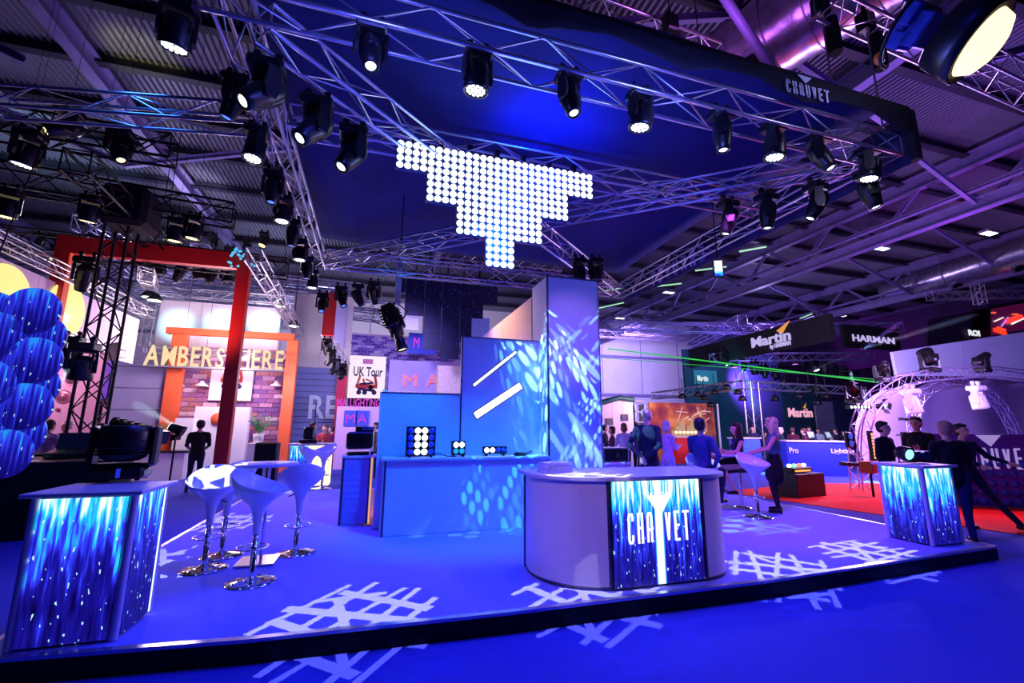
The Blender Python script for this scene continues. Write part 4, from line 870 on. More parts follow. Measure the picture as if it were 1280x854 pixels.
# ================================================================== PEOPLE
def skin_m(n, c): return mat('skin_'+n, c, .5, 0, .05, 30)
SKA = skin_m('fair', (225, 170, 150)); SKB = skin_m('dark', (120, 80, 65)); EYE = mat('eye_dark', (30, 25, 30), .2, 0, 0)
def cloth(n, c): return mat('cloth_'+n, c, .9, 0, .18, 22, bump=.25)
def person(label, loc, yaw, height=1.75, arms=('stand', 'stand'), legs='stand', top='black', bottom='black', skin=None, hair=('short', (30, 22, 18)), fem=False, lean=0, head_turn=0, head_tilt=0, vox=.014, seat=.78, skirt=False, sleeve=True, coat=False, glasses=False, group=None, legc=None, topc=(18, 18, 26), botc=(18, 20, 34), shoe=(14, 12, 14), lanyard=False):
    skin = skin or SKA; S = height/1.76; P = []   # (a, b, ra, rb, tag)
    TS, BS, LS, SH, SK = 0, 1, 2, 3, 4
    k = .86 if fem else 1.0
    hz = .93; dz = 0
    if legs == 'sit': dz = seat/S+.1-hz
    def cap(a, b, ra, rb, t, fl=1.0): P.append((Vector(a), Vector(b), ra, rb, t, fl))
    hipz = hz+dz
    def T(p):   # torso points: shift for sitting, lean forward about the hip
        x, y, z = p; z += dz; v = Vector((x, y, z-hipz)); v = Matrix.Rotation(lean, 3, 'X') @ v; return Vector((v.x, v.y, v.z+hipz))
    # torso: stacked flattened sections (fl squeezes depth)
    tr = [((0, .01, .93), .165*k if not fem else .165), ((0, .0, 1.05), .15*k), ((0, -.005, 1.18), .155*k), ((0, -.005, 1.30), .172*k), ((0, .0, 1.345), .15*k)]
    if coat: tr = [((0, .01, .82), .19)]+[(p, r*1.08) for p, r in tr]
    for (a, ra), (b, rb) in zip(tr[:-1], tr[1:]): cap(T(a), T(b), ra, rb, TS if a[2] > .9 or coat else BS, .68)
    for s in (-1, 1): cap(T((s*.05, .01, 1.43)), T((s*.175*k, .01, 1.41)), .062, .068*k, TS)
    if fem: 
        for s in (-1, 1): cap(T((s*.07, -.075, 1.27)), T((s*.07, -.06, 1.26)), .06, .06, TS)
    cap(T((0, .01, 1.42)), T((0, -.005, 1.56)), .058*k, .052*k, SK)
    # arms and hands
    AP = {'stand': ((.245, .02, 1.14), (.235, -.05, .89)), 'behind': ((.27, .13, 1.16), (.05, .19, .96)), 'hip': ((.33, .1, 1.17), (.2, -.02, .99)), 'reach': ((.25, -.12, 1.17), (.14, -.36, 1.08)),
          'phone': ((.24, -.03, 1.15), (.09, -.27, 1.2)), 'fold': ((.25, -.05, 1.16), (-.02, -.2, 1.16)), 'back': ((.25, .13, 1.17), (.24, .22, .95)), 'out': ((.34, -.06, 1.2), (.46, -.24, 1.12)), 'table': ((.27, -.14, 1.2), (.1, -.38, 1.14)), 'lap': ((.24, .0, 1.14), (.12, -.24, 1.0))}
    for s, ap in ((-1, arms[0]), (1, arms[1])):
        e, w = AP[ap]; sh = T((s*.19*k, .01, 1.4)); e = T((s*e[0]*k, e[1], e[2])); w = T((s*w[0], w[1], w[2]))
        cap(sh, e, .056*k, .045*k, TS if sleeve else SK); cap(e, w, .044*k, .032*k, TS if sleeve == True else SK)
        if sleeve == 'half': cap(sh, sh.lerp(e, .6), .062*k, .056*k, TS)
        d = (w-e).normalized(); side = d.cross(Vector((0, 1, 0))); side = side.normalized() if side.length > .1 else Vector((1, 0, 0)); pn = d.cross(side).normalized()
        pc = w+d*.05; cap(w, pc+d*.03, .026, .034*k, SK, .8)
        for i, L in enumerate((.07, .08, .075, .06)):
            o = side*((i-1.5)*.019); b0 = w+d*.085+o; m1 = b0+d*L*.55-pn*.008*0; cap(b0, m1, .0098, .009, SK); cap(m1, m1+(d*.8+pn*.5).normalized()*L*.5, .009, .0078, SK)
        tb = w+d*.03+side*-.028; t1 = tb+(d*.6-side*.8).normalized()*.04; cap(tb, t1, .013, .011, SK); cap(t1, t1+(d*.9-side*.2).normalized()*.032, .011, .009, SK)
    # legs
    LP = {'stand': [((-.1, -.01, .5), (-.11, .02, .09)), ((.1, -.01, .5), (.12, .02, .09))], 'walk': [((-.09, -.17, .52), (-.09, -.26, .1)), ((.1, .05, .5), (.1, .38, .17))],
          'relax': [((-.1, -.01, .5), (-.12, .02, .09)), ((.14, -.1, .51), (.2, -.04, .09))], 'stride': [((-.12, -.05, .5), (-.14, .0, .09)), ((.2, -.16, .5), (.38, -.34, .12))]}
    if legs == 'sit': lp = [((s*.14, -.42, hipz-.06), (s*.12, -.30+.1*(s > 0), hipz-.5)) for s in (-1, 1)]
    else: lp = LP[legs]
    LT = BS if not skirt else LS
    for s, (kn, an) in zip((-1, 1), lp):
        hp = Vector((s*.088, .01, hipz-.02)); kn = Vector(kn); an = Vector(an)
        cap(hp, kn, .092 if not skirt else .08, .058*(1 if not skirt else .9), LT); cap(kn, kn.lerp(an, .4), .055 if not skirt else .05, .056 if not skirt else .046, LT); cap(kn.lerp(an, .4), an, .054 if not skirt else .045, .045 if not skirt else .03, LT)
        fd = Vector((s*.15, -1, 0)).normalized(); foot = an+Vector((0, 0, -.045)); cap(foot+Vector((0, .03, 0)), foot+fd*.15+Vector((0, 0, -.008)), .042, .034, SH)
        if fem and skirt: cap(foot+Vector((0, .05, 0)), foot+Vector((0, .06, -.05)), .018, .012, SH)
    if skirt:
        if legs == 'sit': cap((0, 0, hipz), (0, -.36, hipz-.05), .17, .15, BS, 1)
        else: cap((0, .01, 1.02), (0, .0, .9), .14, .175, BS, .8); cap((0, .0, .9), (0, -.01, .68), .178, .2, BS, .85)
    else: cap((-.06, .01, hipz), (.06, .01, hipz), .12, .12, BS, .8)
    # head
    hc = T((0, -.02, 1.645)); HR = Matrix.Rotation(head_turn, 3, 'Z') @ Matrix.Rotation(head_tilt, 3, 'X')
    def H(x, y, z): return hc+HR @ Vector((x, y, z))
    cap(H(0, .012, .03), H(0, .0, .02), .088, .086, SK); cap(H(0, -.02, -.02), H(0, -.035, -.075), .07, .05, SK)
    cap(H(0, -.09, .01), H(0, -.108, -.022), .012, .018, SK); cap(H(-.03, -.082, .035), H(.03, -.082, .035), .015, .015, SK)
    for s in (-1, 1): cap(H(s*.084, .01, .01), H(s*.088, .015, -.02), .016, .012, SK)
    cap(H(-.018, -.088, -.05), H(.018, -.088, -.05), .009, .009, SK)
    cap(T((0, .01, 1.5)), hc+Vector((0, .0, -.04)), .052*k, .05*k, SK)
    # raw primitives -> one voxel skin
    mb = MB()
    for a, b, ra, rb, t, fl in P:
        d = b-a; L = d.length; prof = []
        for j in range(5): an = PI/2*j/4; prof.append((max(1e-4, ra*math.sin(an)), -ra*math.cos(an)))
        for j in range(5): an = PI/2*j/4; prof.append((max(1e-4, rb*math.cos(an)), L+rb*math.sin(an)))
        R = d.to_track_quat('Z', 'Y').to_matrix().to_4x4() if L > 1e-5 else Matrix.Identity(4)
        M = Matrix.Translation(a) @ Matrix.Diagonal((1, fl, 1, 1)) @ R if fl != 1 else Matrix.Translation(a) @ R
        mb.lathe(prof, 14, M)
    o = mb.build('person', skin); md = o.modifiers.new('r', 'REMESH'); md.mode = 'VOXEL'; md.voxel_size = vox/S; md = o.modifiers.new('s', 'SMOOTH'); md.factor = .5; md.iterations = 4 if vox < .02 else 2
    dg = bpy.context.evaluated_depsgraph_get(); dg.update(); me = bpy.data.meshes.new_from_object(o.evaluated_get(dg)); old = o.data; o.modifiers.clear(); o.data = me; bpy.data.meshes.remove(old)
    me.materials.clear(); legm = cloth('tights', legc) if legc else skin
    tm = cloth(top, topc); bmm = cloth(bottom, botc)
    for m in (tm, bmm, cloth('black_tights', legc) if legc else skin, mat('shoe_leather_%d_%d_%d' % shoe, shoe, .4, 0, .1, 20), skin): me.materials.append(m)
    n = len(me.polygons); cen = np.zeros(n*3); me.polygons.foreach_get('center', cen); cen = cen.reshape(-1, 3); best = np.full(n, 1e9); idx = np.zeros(n, int)
    for a, b, ra, rb, t, fl in P:
        A = np.array(a); B = np.array(b); AB = B-A; l2 = max(1e-9, AB@AB); tt = np.clip(((cen-A)@AB)/l2, 0, 1); q = cen-(A+tt[:, None]*AB); q[:, 1] /= fl
        d = np.sqrt((q**2).sum(1))-(ra+(rb-ra)*tt); mk = d < best; best[mk] = d[mk]; idx[mk] = t
    me.polygons.foreach_set('material_index', idx.astype(np.int32)); me.polygons.foreach_set('use_smooth', [True]*n); me.update(); me.name = 'body'
    o.name = 'person'; o.location = loc; o.rotation_euler = (0, 0, yaw); o.scale = (S, S, S); tag(o, label, 'person', group)
    # children: hair, eyes, glasses
    hr = hair[0]; T4 = Matrix.Translation(hc) @ HR.to_4x4()
    if hr != 'bald':
        hm = mat('hair_%d_%d_%d' % tuple(hair[1]), hair[1], .6, 0, .35, 60, bump=.5); h = MB()
        h.ell(H(0, .036, .052), (.097, .1, .096), 20, 14, HR); h.ell(H(0, .045, .0), (.092, .085, .09), 18, 10, HR)
        if hr == 'short': h.ell(H(.01, -.02, .1), (.058, .045, .03), 14, 8, HR)
        else: h.ell(H(.03, -.035, .095), (.062, .055, .045), 14, 8, HR)
        if hr == 'long':
            h.ell(H(0, .06, -.05), (.1, .065, .14), 16, 10, HR); h.ell(H(0, .085, -.17), (.095, .05, .14), 16, 10, HR)
            for s in (-1, 1): h.ell(H(s*.08, .0, -.08), (.03, .05, .15), 12, 8, HR)
        if hr == 'bob': h.ell(H(0, .05, -.03), (.105, .075, .1), 16, 10, HR)
        h.build('hair', hm, o)
    if vox < .02:
        e = MB(); 
        for s in (-1, 1): e.ell(H(s*.032, -.083, .015), (.013, .008, .008), 8, 6)
        e.build('eyes', EYE, o)
    if glasses:
        g = MB(); 
        for s in (-1, 1): g.path([H(s*.034+.024*math.cos(a), -.101, .013+.017*math.sin(a)) for a in [2*PI*i/12 for i in range(12)]], .0025, 4, closed=True); g.tube(H(s*.058, -.1, .018), H(s*.09, .01, .02), .0025, 4)
        g.tube(H(-.01, -.103, .015), H(.01, -.103, .015), .0025, 4); g.build('glasses', BLKM, o)
    if lanyard:
        g = MB(); g.path([T((-.06, .03, 1.5)), T((-.07, -.1, 1.4)), T((0, -.135, 1.18))], .006, 4).path([T((.06, .03, 1.5)), T((.07, -.1, 1.4)), T((0, -.135, 1.18))], .006, 4); g.build('lanyard', cloth('lanyard', (60, 60, 160)), o)
        MB().box(T((0, -.145, 1.13)), (.08, .006, .11)).build('badge', WHT, o)
    return o
def pp(fx, fy, ty, z=0.0): q = zp(fx, fy, z); return q, above(fx, ty, q)-z
def face(px_dir, loc):   # yaw so that the person (facing -Y) looks: 'L','R','C','A' relative to camera
    v = Vector((loc[0], loc[1], 0)).normalized(); r = Vector((v.y, -v.x, 0)); d = {'C': -v, 'A': v, 'R': r, 'L': -r}
    t = Vector((0, 0, 0))
    for ch in px_dir: t += d[ch]
    return math.atan2(t.x, -t.y)
G0 = 'visitors in the crowd'
# right of the tower, on the stage
q = yp(812, 600, 7.1); q.z = SZ; person('balding man with glasses and dark jacket, hands clasped behind his back, behind the reception desk', q, face('RAA', q), 1.9, ('behind', 'behind'), 'stand', 'navy_jacket', 'dark_trousers', coat=True, glasses=True, hair=('bald', (0, 0, 0)), topc=(26, 28, 60), head_turn=-.35)
q = Vector((6.15, 8.5, SZ)); person('grey haired woman in a pale patterned blouse behind the man with clasped hands', q, face('RA', q), 1.68, ('phone', 'phone'), 'stand', 'pale_blouse', 'pale_trousers', fem=True, hair=('bob', (205, 190, 190)), topc=(190, 160, 215), botc=(150, 170, 215))
q = yp(880, 600, 6.7); q.z = SZ; BJ = q.copy(); person('man in a blue jacket sitting on a white stool, his back to the camera', q, face('AAR', q), 1.8, ('hip', 'table'), 'sit', 'blue_jacket', 'dark_jeans', coat=False, seat=.76, topc=(46, 58, 130), botc=(22, 24, 60), hair=('short', (24, 20, 26)))
q = yp(926, 600, 7.5); q.z = SZ; BW = q.copy(); person('brunette woman in a sleeveless black dress sitting and holding a cup', q, face('LLC', q), 1.7, ('phone', 'table'), 'sit', 'black_dress', 'black_dress', fem=True, skirt=True, sleeve=False, seat=.74, hair=('long', (70, 36, 28)), lanyard=True, topc=(14, 14, 22), botc=(14, 14, 22))
o = thing('stool', 'stool under the seated brunette woman, hidden mostly by her dress', 'stool', (BW.x, BW.y+.02, SZ)); MB().lathe([(.16, .68), (.19, .7), (.18, .74), (.0001, .75)], 20).build('seat', BLK, o); MB().tube((0, 0, .02), (0, 0, .68), .03, 10).build('column', CHR, o); MB().lathe([(.2, 0), (.2, .01), (.04, .04)], 20).build('base', CHR, o)
q, h = pp(974, 640, 523, SZ); person('standing blonde woman in a grey sleeveless top and black skirt, touching a stool', q, face('LL', q)+.15, h, ('reach', 'reach'), 'relax', 'grey_vest', 'black_skirt', fem=True, skirt=True, sleeve=False, hair=('long', (235, 205, 160)), topc=(90, 105, 140), botc=(12, 12, 18), legc=(22, 14, 30), lean=-.04)
# behind the right counter
q = yp(1113, 600, 6.5); q.z = 0; person('dark haired man in a black jacket looking right behind the right counter', q, face('RRC', q), above(1108, 528, q), ('stand', 'phone'), 'stand', 'black_jacket', 'black_trousers', coat=True, topc=(16, 14, 30))
q = yp(1156, 600, 6.7); q.z = 0; person('tall man with cropped hair facing the camera among the three talking at the right counter', q, face('C', q)-.3, above(1155, 522, q), ('stand', 'phone'), 'stand', 'black_jacket', 'black_trousers', coat=True, topc=(14, 14, 26), hair=('short', (40, 30, 30)), lanyard=True)
q = yp(1192, 600, 5.0); q.z = 0; person('sandy haired man in black shirt and jeans, back turned, beside the right counter', q, face('AAL', q), above(1186, 528, q), ('phone', 'phone'), 'stand', 'black_shirt', 'blue_jeans', topc=(14, 14, 24), botc=(28, 44, 110), hair=('short', (200, 140, 110)))
q = yp(1212, 600, 5.6); q.z = 0; person('man striding with one arm held out, rightmost of the group at the right counter', q, face('RC', q), above(1207, 531, q), ('reach', 'out'), 'stride', 'charcoal_shirt', 'dark_jeans', topc=(30, 22, 60), botc=(36, 40, 110), hair=('short', (50, 25, 30)))
# left
q, h = pp(240, 615, 526, 0); person('man in black polo shirt seen from behind, left of the red portal post', q, face('A', q), h, ('lap', 'lap'), 'stand', 'black_polo', 'dark_jeans', sleeve='half', topc=(14, 12, 18), botc=(22, 26, 52))
q, h = pp(267, 594, 527, 0); person('man in a purple shirt with a badge, beside the man in the black polo', q, face('R', q), h, ('stand', 'phone'), 'relax', 'purple_shirt', 'dark_jeans', topc=(110, 50, 150), botc=(26, 36, 80), lanyard=True, vox=.016)
q, h = pp(291, 577, 529, 0); person('man in a pale shirt half hidden right of the red gate post', q, face('RC', q), h, ('stand', 'phone'), 'stand', 'pale_shirt', 'dark_jeans', topc=(200, 190, 225), botc=(26, 50, 110), vox=.018)
q = zp(304, 584, 0); person('woman in a red top sitting on a high stool with her back to the camera', q, face('AL', q), 1.66, ('phone', 'phone'), 'sit', 'red_top', 'black_trousers', fem=True, seat=.62, topc=(220, 30, 40), hair=('bob', (110, 50, 30)), vox=.018)
o = thing('bar_stool', 'square framed stool under the woman in the red top', 'stool', q); MB().box((0, 0, .62), (.36, .36, .04)).build('seat', LIL, o)
for sx in (-.16, .16):
    for sy in (-.16, .16): MB().tube((sx, sy, 0), (sx*.9, sy*.9, .61), .016, 6).build('leg', ALU, o)
q, h = pp(466, 597, 529, 0); person('man in a light blue shirt and black trousers standing left of the display partition', q, face('LLC', q), h, ('behind', 'behind'), 'stand', 'light_blue_shirt', 'black_trousers', topc=(100, 170, 235), botc=(12, 10, 20), vox=.016)
for i, (px, py, H_, z, tc, hc_, l) in enumerate(((57, 526, 1.3, .5, (150, 120, 190), (40, 24, 24), 'seated person in a lilac shirt leaning over the dark desk at far left'), (73, 526, 1.3, .5, (20, 20, 30), (215, 200, 200), 'seated person with pale hair and black jacket at far left'), (49, 524, 1.3, .5, (110, 110, 220), (60, 30, 40), 'person in blue behind the two seated people at far left'))):
    q = yp(px+(6 if i == 1 else -9 if i == 2 else 0), 560, 12.7+.45*i); q.z = 0; person(l, q, face('RA' if i != 1 else 'LC', q), above(px, py, q)/1.0, ('table', 'table'), 'stand', 'far_%d' % i, 'dark_trousers', topc=tc, hair=('short', hc_), vox=.022)
q = yp(121, 560, 10.9); q.z = 0; person('person in black whose head shows over the dark control platform by the big lamp', q, face('L', q), above(121, 531, q), ('stand', 'stand'), 'stand', 'black_shirt', 'black_trousers', hair=('short', (40, 20, 30)), vox=.018)
for px, py, Y, tc, hc_, l, fc in ((389, 529, 16.2, (60, 30, 90), (80, 30, 40), 'person in dark purple behind the glowing counter, leftmost there', 'R'), (404, 532, 17, (190, 60, 80), (120, 50, 40), 'person with reddish hair behind the glowing counter', 'C'), (413, 533, 17.4, (90, 40, 120), (60, 30, 60), 'person right of the reddish haired one behind the glowing counter', 'L'),
        (325, 533, 22, (60, 60, 120), (60, 40, 50), 'person beside the potted palm in front of the brick wall', 'L'), (257, 530, 20, (190, 200, 90), (30, 24, 30), 'person far behind the purple shirted man', 'R'),
        (766, 534, 13.2, (70, 30, 80), (60, 24, 40), 'woman in dark top at the white stand right of the tower', 'L'), (781, 530, 12.2, (200, 200, 235), (120, 80, 60), 'woman in white seen from behind right of the tower', 'A'), (797, 529, 14.4, (60, 60, 140), (40, 20, 30), 'person in blue at the edge of the balding man', 'A'), (757, 532, 15.5, (60, 50, 70), (40, 30, 40), 'person at the tower edge in the white stand', 'R'),
        (978, 535, 15, (30, 50, 60), (200, 200, 200), 'person behind the blonde woman with grey hair', 'R'), (993, 535, 15.3, (90, 20, 50), (110, 60, 60), 'left person of the dark red pair at the blue desk', 'A'), (1007, 536, 14.0, (80, 20, 45), (90, 40, 40), 'right person of the dark red pair at the blue desk', 'L'), (1014, 534, 16, (70, 60, 110), (60, 40, 40), 'person just behind the dark red pair', 'C'),
        (1025, 536, 17, (180, 200, 210), (30, 30, 30), 'person in light clothes behind the blue desk', 'C'), (1040, 538, 16, (220, 220, 225), (30, 25, 25), 'person with a white collar at the right end of the blue desk', 'L'), (1048, 536, 15.2, (20, 15, 30), (20, 10, 20), 'dark person next to the truss leg above the blue desk', 'L'),
        (957, 540, 17, (100, 30, 60), (50, 20, 30), 'person behind the blonde woman by the truss leg', 'R'), (943, 533, 16, (40, 30, 70), (30, 20, 40), 'dark person seen between the brunette and the truss leg', 'C')):
    q = yp(px, 560, Y); q.z = 0; person(l, q, face(fc, q), above(px, py, q), ('phone', 'stand'), 'stand', 'c_%d_%d_%d' % tc, 'dark_trousers', topc=tc, hair=('bob' if 'woman' in l else 'short', hc_), vox=.03)
# ================================================================== NEIGHBOURING STANDS, LEFT
RED = mat('red_painted_frame', (215, 40, 35), .6, 0, .08, 2); ORG = mat('orange_paint_and_lit_edge', (245, 105, 60), .6, 0, .08, 2)
def box_frame(): 
    a = zp(72, 293, 6.2); Y = 12.7; x0 = a.x; x1 = yp(314, 318, Y).x
    o = thing('portal_frame', 'big red square portal frame standing on the aisle behind the truss tower', 'frame', (x0, Y, 0)); W = x1-x0; t = .29; d = .2
    MB().box2((0, 0, 0), (t, d, 6.2)).build('post', RED, o); MB().box2((W-t, 0, 0), (W, d, 6.2)).build('post', RED, o); MB().box2((t, 0, 5.78), (W-t, d, 6.2)).build('crossbeam', RED, o)
    MB().box2((t, .01, 0), (t+.012, d, 5.78)).build('orange_lit_side', ORG, o); MB().box2((W-.002, .01, 0), (W+.012, d, 6.2)).build('orange_lit_side', ORG, o)  # orange strips put the light on the post sides into colour
box_frame()
# black truss tower and its lights
b = zp(150, 250, 6.0); TWX, TWY = -7.0, 11.2
q = yp(104, 560, 11.2); TWX = q.x
tt = truss((TWX, TWY, 1.2), (TWX, TWY, 6.6), 'black square truss tower rising in front of the yellow disc wall', w=.42, h=.42, bay=.42, r=.03, rb=.014, m=TBLK, name='truss_tower', up=(0, 1, 0))
truss((TWX-4.5, TWY-.6, 6.7), (TWX+2.0, TWY+.3, 6.7), 'black truss across the top of the left truss tower, carrying moving heads', w=.4, h=.5, bay=.5, r=.03, rb=.015, m=TBLK)
truss((TWX-4, TWY-2.0, 6.9), (TWX+1.4, TWY-1.6, 7.1), 'nearer black truss at the upper left picture border', w=.4, h=.5, bay=.5, r=.03, rb=.015, m=TBLK)
truss((TWX-5, TWY+1.8, 6.1), (TWX+2.9, TWY+2.2, 6.1), 'black truss behind the truss tower over the red portal', w=.4, h=.5, bay=.5, r=.028, rb=.014, m=TBLK)
truss((TWX+.25, TWY-2.2, 6.3), (TWX-.1, TWY+2.4, 6.3), 'black truss running front to back above the truss tower', w=.4, h=.4, bay=.5, r=.028, rb=.014, m=TBLK)
MBs = [((85, 150), 'spot', 2.3, .9, WRM), ((36, 180), 'wash', 1, .2, LEDW), ((150, 175), 'spot', 1, -.45, WRM), ((112, 262), 'wash', .5, .2, WRM), ((10, 255), 'wash', .5, .1, WRM), ((220, 288), 'wash', .4, .1, WRM), ((242, 285), 'wash', .8, .1, WRM)]
for i, ((px, py), k, pan, tl_, ln) in enumerate(MBs):
    q = zp(px, py, 6.1 if i < 3 else 5.7) if i < 3 else yp(px, py, 11.4); q = q if i < 3 else q
    d = 10.5; rr0 = ray(px, py); s_ = d/math.hypot(rr0.x, rr0.y); q = Vector((0, 0, CH))+rr0*s_
    head(k, (q.x, q.y, q.z+.35), pan, tl_, 'black moving light on the black left trusses, %s' % ['with amber lens at upper left', 'at the far left under the nearer truss', 'bright white lens beside the tower top', 'hanging in front of the red crossbeam', 'at the left picture border', 'left of the pair under the truss end', 'right of the pair under the truss end'][i], 'moving lights on the black trusses', ln, s=1.1 if i < 3 else .85, wire=True)
tag(MB().box((TWX+.1, TWY, 6.4), (.9, .8, .9), None, .1).build('cable_bundle', FAB), 'black draped bundle of cables and dimmers at the top of the truss tower', 'bundle')
# dark control platform
q0 = zp(-30, 665, 0); 
cp = thing('control_platform', 'long black draped control platform behind the front left counter', 'platform', (0, 0, 0)); PB = mat('matt_black_drape', (8, 8, 12), .95, 0, .3, 3)
pA = zp(-40, 668, 0); pB = zp(196, 640, 0); pA.z = pB.z = 0; pB = Vector((-4.15, 9.3, 0)); pA = Vector((-8.2, 8.4, 0))
dd = (pB-pA).normalized(); nn = Vector((-dd.y, dd.x, 0))
MB().prism([pA[:2], pB[:2], (pB+nn*1.6)[:2], (pA+nn*1.6)[:2]], 0, 1.12).build('black_drape', PB, cp); MB().prism([(pA-nn*.03)[:2], (pB-nn*.03)[:2], (pB+nn*1.62)[:2], (pA+nn*1.62)[:2]], 1.12, 1.16).build('desk_top', BLK, cp)
def onp(px, py, lift=0): return zp(px, py, 1.16+lift)
def desk(px, py, w_, d_, label, tilt=.25, hgt=.12, m=BLK, lights=0, rz=.2):
    q = zp(px, py, 1.16); q = Vector((q.x, min(q.y, 10.1), 1.16)); o = thing('lighting_console', label, 'console', q, rz)
    R = Matrix.Rotation(tilt, 3, 'X'); MB().box((0, 0, hgt/2+.06), (w_, d_, hgt), R, .02).build('body', m, o); MB().box((0, d_*.45, hgt+.2), (w_*.9, .03, .26), Matrix.Rotation(-.3, 3, 'X'), .008).build('screen_bezel', m, o)
    if lights: MB().box((0, d_*.45-.02, hgt+.2), (w_*.82, .012, .2), Matrix.Rotation(-.3, 3, 'X')).build('display', screen_mat('console_display', 6, -.2, .5, xs=14, density=-.05), o)
    for k in range(5): MB().box((-w_*.35+k*w_*.17, -d_*.2, hgt+.1), (.03, .08, .01), R).build('fader', ALUD, o)
    for s in (-1, 1): MB().box((s*w_*.4, 0, .03), (.04, d_*.6, .06)).build('foot', BLKM, o)
# consoles stand on the platform top
for i, (x, y, w_, lab, li) in enumerate(((-6.3, 9.6, .7, 'lighting console with small blue picture display at far left on the black platform', 1), (-5.0, 9.95, .7, 'dark console at the right end of the black platform', 0))):
    o = thing('lighting_console', lab, 'console', (x, y, 1.16), .22); MB().box((0, 0, .09), (w_, .5, .1), Matrix.Rotation(.15, 3, 'X'), .02).build('body', BLK, o); MB().box((0, .22, .29), (w_*.9, .03, .3), Matrix.Rotation(-.2, 3, 'X'), .008).build('screen_bezel', BLK, o)
    if li: MB().box((0, .2, .29), (w_*.82, .012, .22), Matrix.Rotation(-.2, 3, 'X')).build('display', screen_mat('console_display', 6, -.2, .5, xs=14, density=-.05), o)
    for k in range(5): MB().box((-w_*.35+k*w_*.17, -.12, .15), (.03, .08, .01)).build('fader', ALUD, o)
    for s in (-1, 1): MB().box((s*w_*.4, 0, .02), (.04, .3, .04)).build('foot', BLKM, o)
# tilted black batten and flight case right of the platform
o = thing('lamp_batten', 'long black lamp batten tilted down to the right behind the big wash light', 'stage light', (0, 0, 0)); a = yp(143, 531, 11.0); b = yp(205, 548, 10.6)
T, l = seg_m(a, b); x = MB().box((l/2, 0, 0), (l, .3, .26), None, .03); MB().add([T @ Vector(v) for v in x.v], x.f).build('housing', BLK, o)
for k in range(7): p = a.lerp(b, (k+.5)/7); MB().box(p+Vector((0, -.1, .15)), (.08, .1, .03)).build('end_cap', BLKM, o)
for p in (a.lerp(b, .1), a.lerp(b, .9)): MB().tube(p, (p.x, p.y, 1.16 if p.x < -4.9 else 1.1), .03, 8).build('stand_leg', BLKM, o)
o = thing('flight_case', 'brown and black flight case rack under a black shelf by the aisle', 'case', (-6.25, 11.6, 0), .1); BRN = mat('brown_plywood', (120, 70, 60), .5, 0, .2, 4)
MB().box2((-.75, 0, .18), (.75, .6, 1.02)).build('body', BRN, o); MB().box2((-.9, -.06, 1.1), (.95, .7, 1.15)).build('top_shelf', BLK, o)
for x in (-.75, 0, .72): MB().box2((x, -.02, .12), (x+.05, .02, 1.1)).build('edge_profile', BLKM, o)
for x in (-.6, .6):
    for y in (.1, .5): MB().tube((x, y, .1), (x, y, .18), .02, 6).ell((x, y, .07), (.03, .06, .06), 10, 6).build('castor', BLKM, o)
for z in (.18, .55, .98): MB().box2((-.76, -.025, z), (.77, .0, z+.03)).build('edge_profile', ALUD, o)
o = thing('low_platform', 'low brown plywood platform under the flight case', 'platform', (-6.25, 11.8, 0), .1); MB().box2((-1.0, -.4, 0), (1.1, .9, .09)).build('deck', BRN, o)
o = thing('spot_light', 'black profile spot on the flight case throwing a pale beam to the upper left', 'stage light', (0, 0, 0)); a = yp(213, 533, 11.9); b = yp(229, 540, 11.9); MB().tube(a, b, .09, 14, .13).build('body', BLK, o); MB().tube(a+(a-b)*.03, a, .085, 14).build('lens', HOTW, o); MB().box(((a+b)/2-Vector((0, 0, .18))), (.1, .3, .12)).build('yoke', BLKM, o); MB().tube((a+b)/2-Vector((0, 0, .2)), Vector(((a.x+b.x)/2, a.y, 0)), .02, 6).build('stand_leg', BLKM, o)
# scalloped LED curtain at the left border
lc = thing('led_curtain', 'scalloped hanging LED screen of overlapping blue video discs at the left border', 'led screen', (0, 0, 0)); Lm = screen_mat('disc_video', 9, -1.2, .6, xs=15, density=-.13, strength=.9, zs=1.0)
def disc(px, py, rpx, Y=8.3):
    c = yp(px, py, Y); r = rpx*c.length*.92/CF; MB().lathe([(.0001, -.03), (r*.97, -.03), (r, -.015), (r, .02), (.0001, .02)], 28, Matrix.Rotation(-PI/2, 4, 'X')).build('video_disc', Lm, lc, loc=c)
rr = random.Random(2)
for j, (py, xe) in enumerate(((392, 40), (420, 44), (450, 42), (480, 36), (510, 30), (540, 18), (568, 4))):
    for i in range(5):
        px = xe-i*27+(j % 2)*3; disc(px, py+rr.uniform(-2, 3)-(6 if i == 0 and j == 0 else -4 if j == 0 else 0), 21, 8.3+.035*((i+j*2) % 4))
MB().box2((-7.6, 8.5, 0.9), (-5.6, 8.56, 3.4)).build('backing_board', BLK, lc)
for k in range(3): MB().tube((-7.2+k*.7, 8.53, 3.4), (-7.2+k*.9, 8.53, 6.9), .01, 6).build('suspension_wire', BLKM, lc)
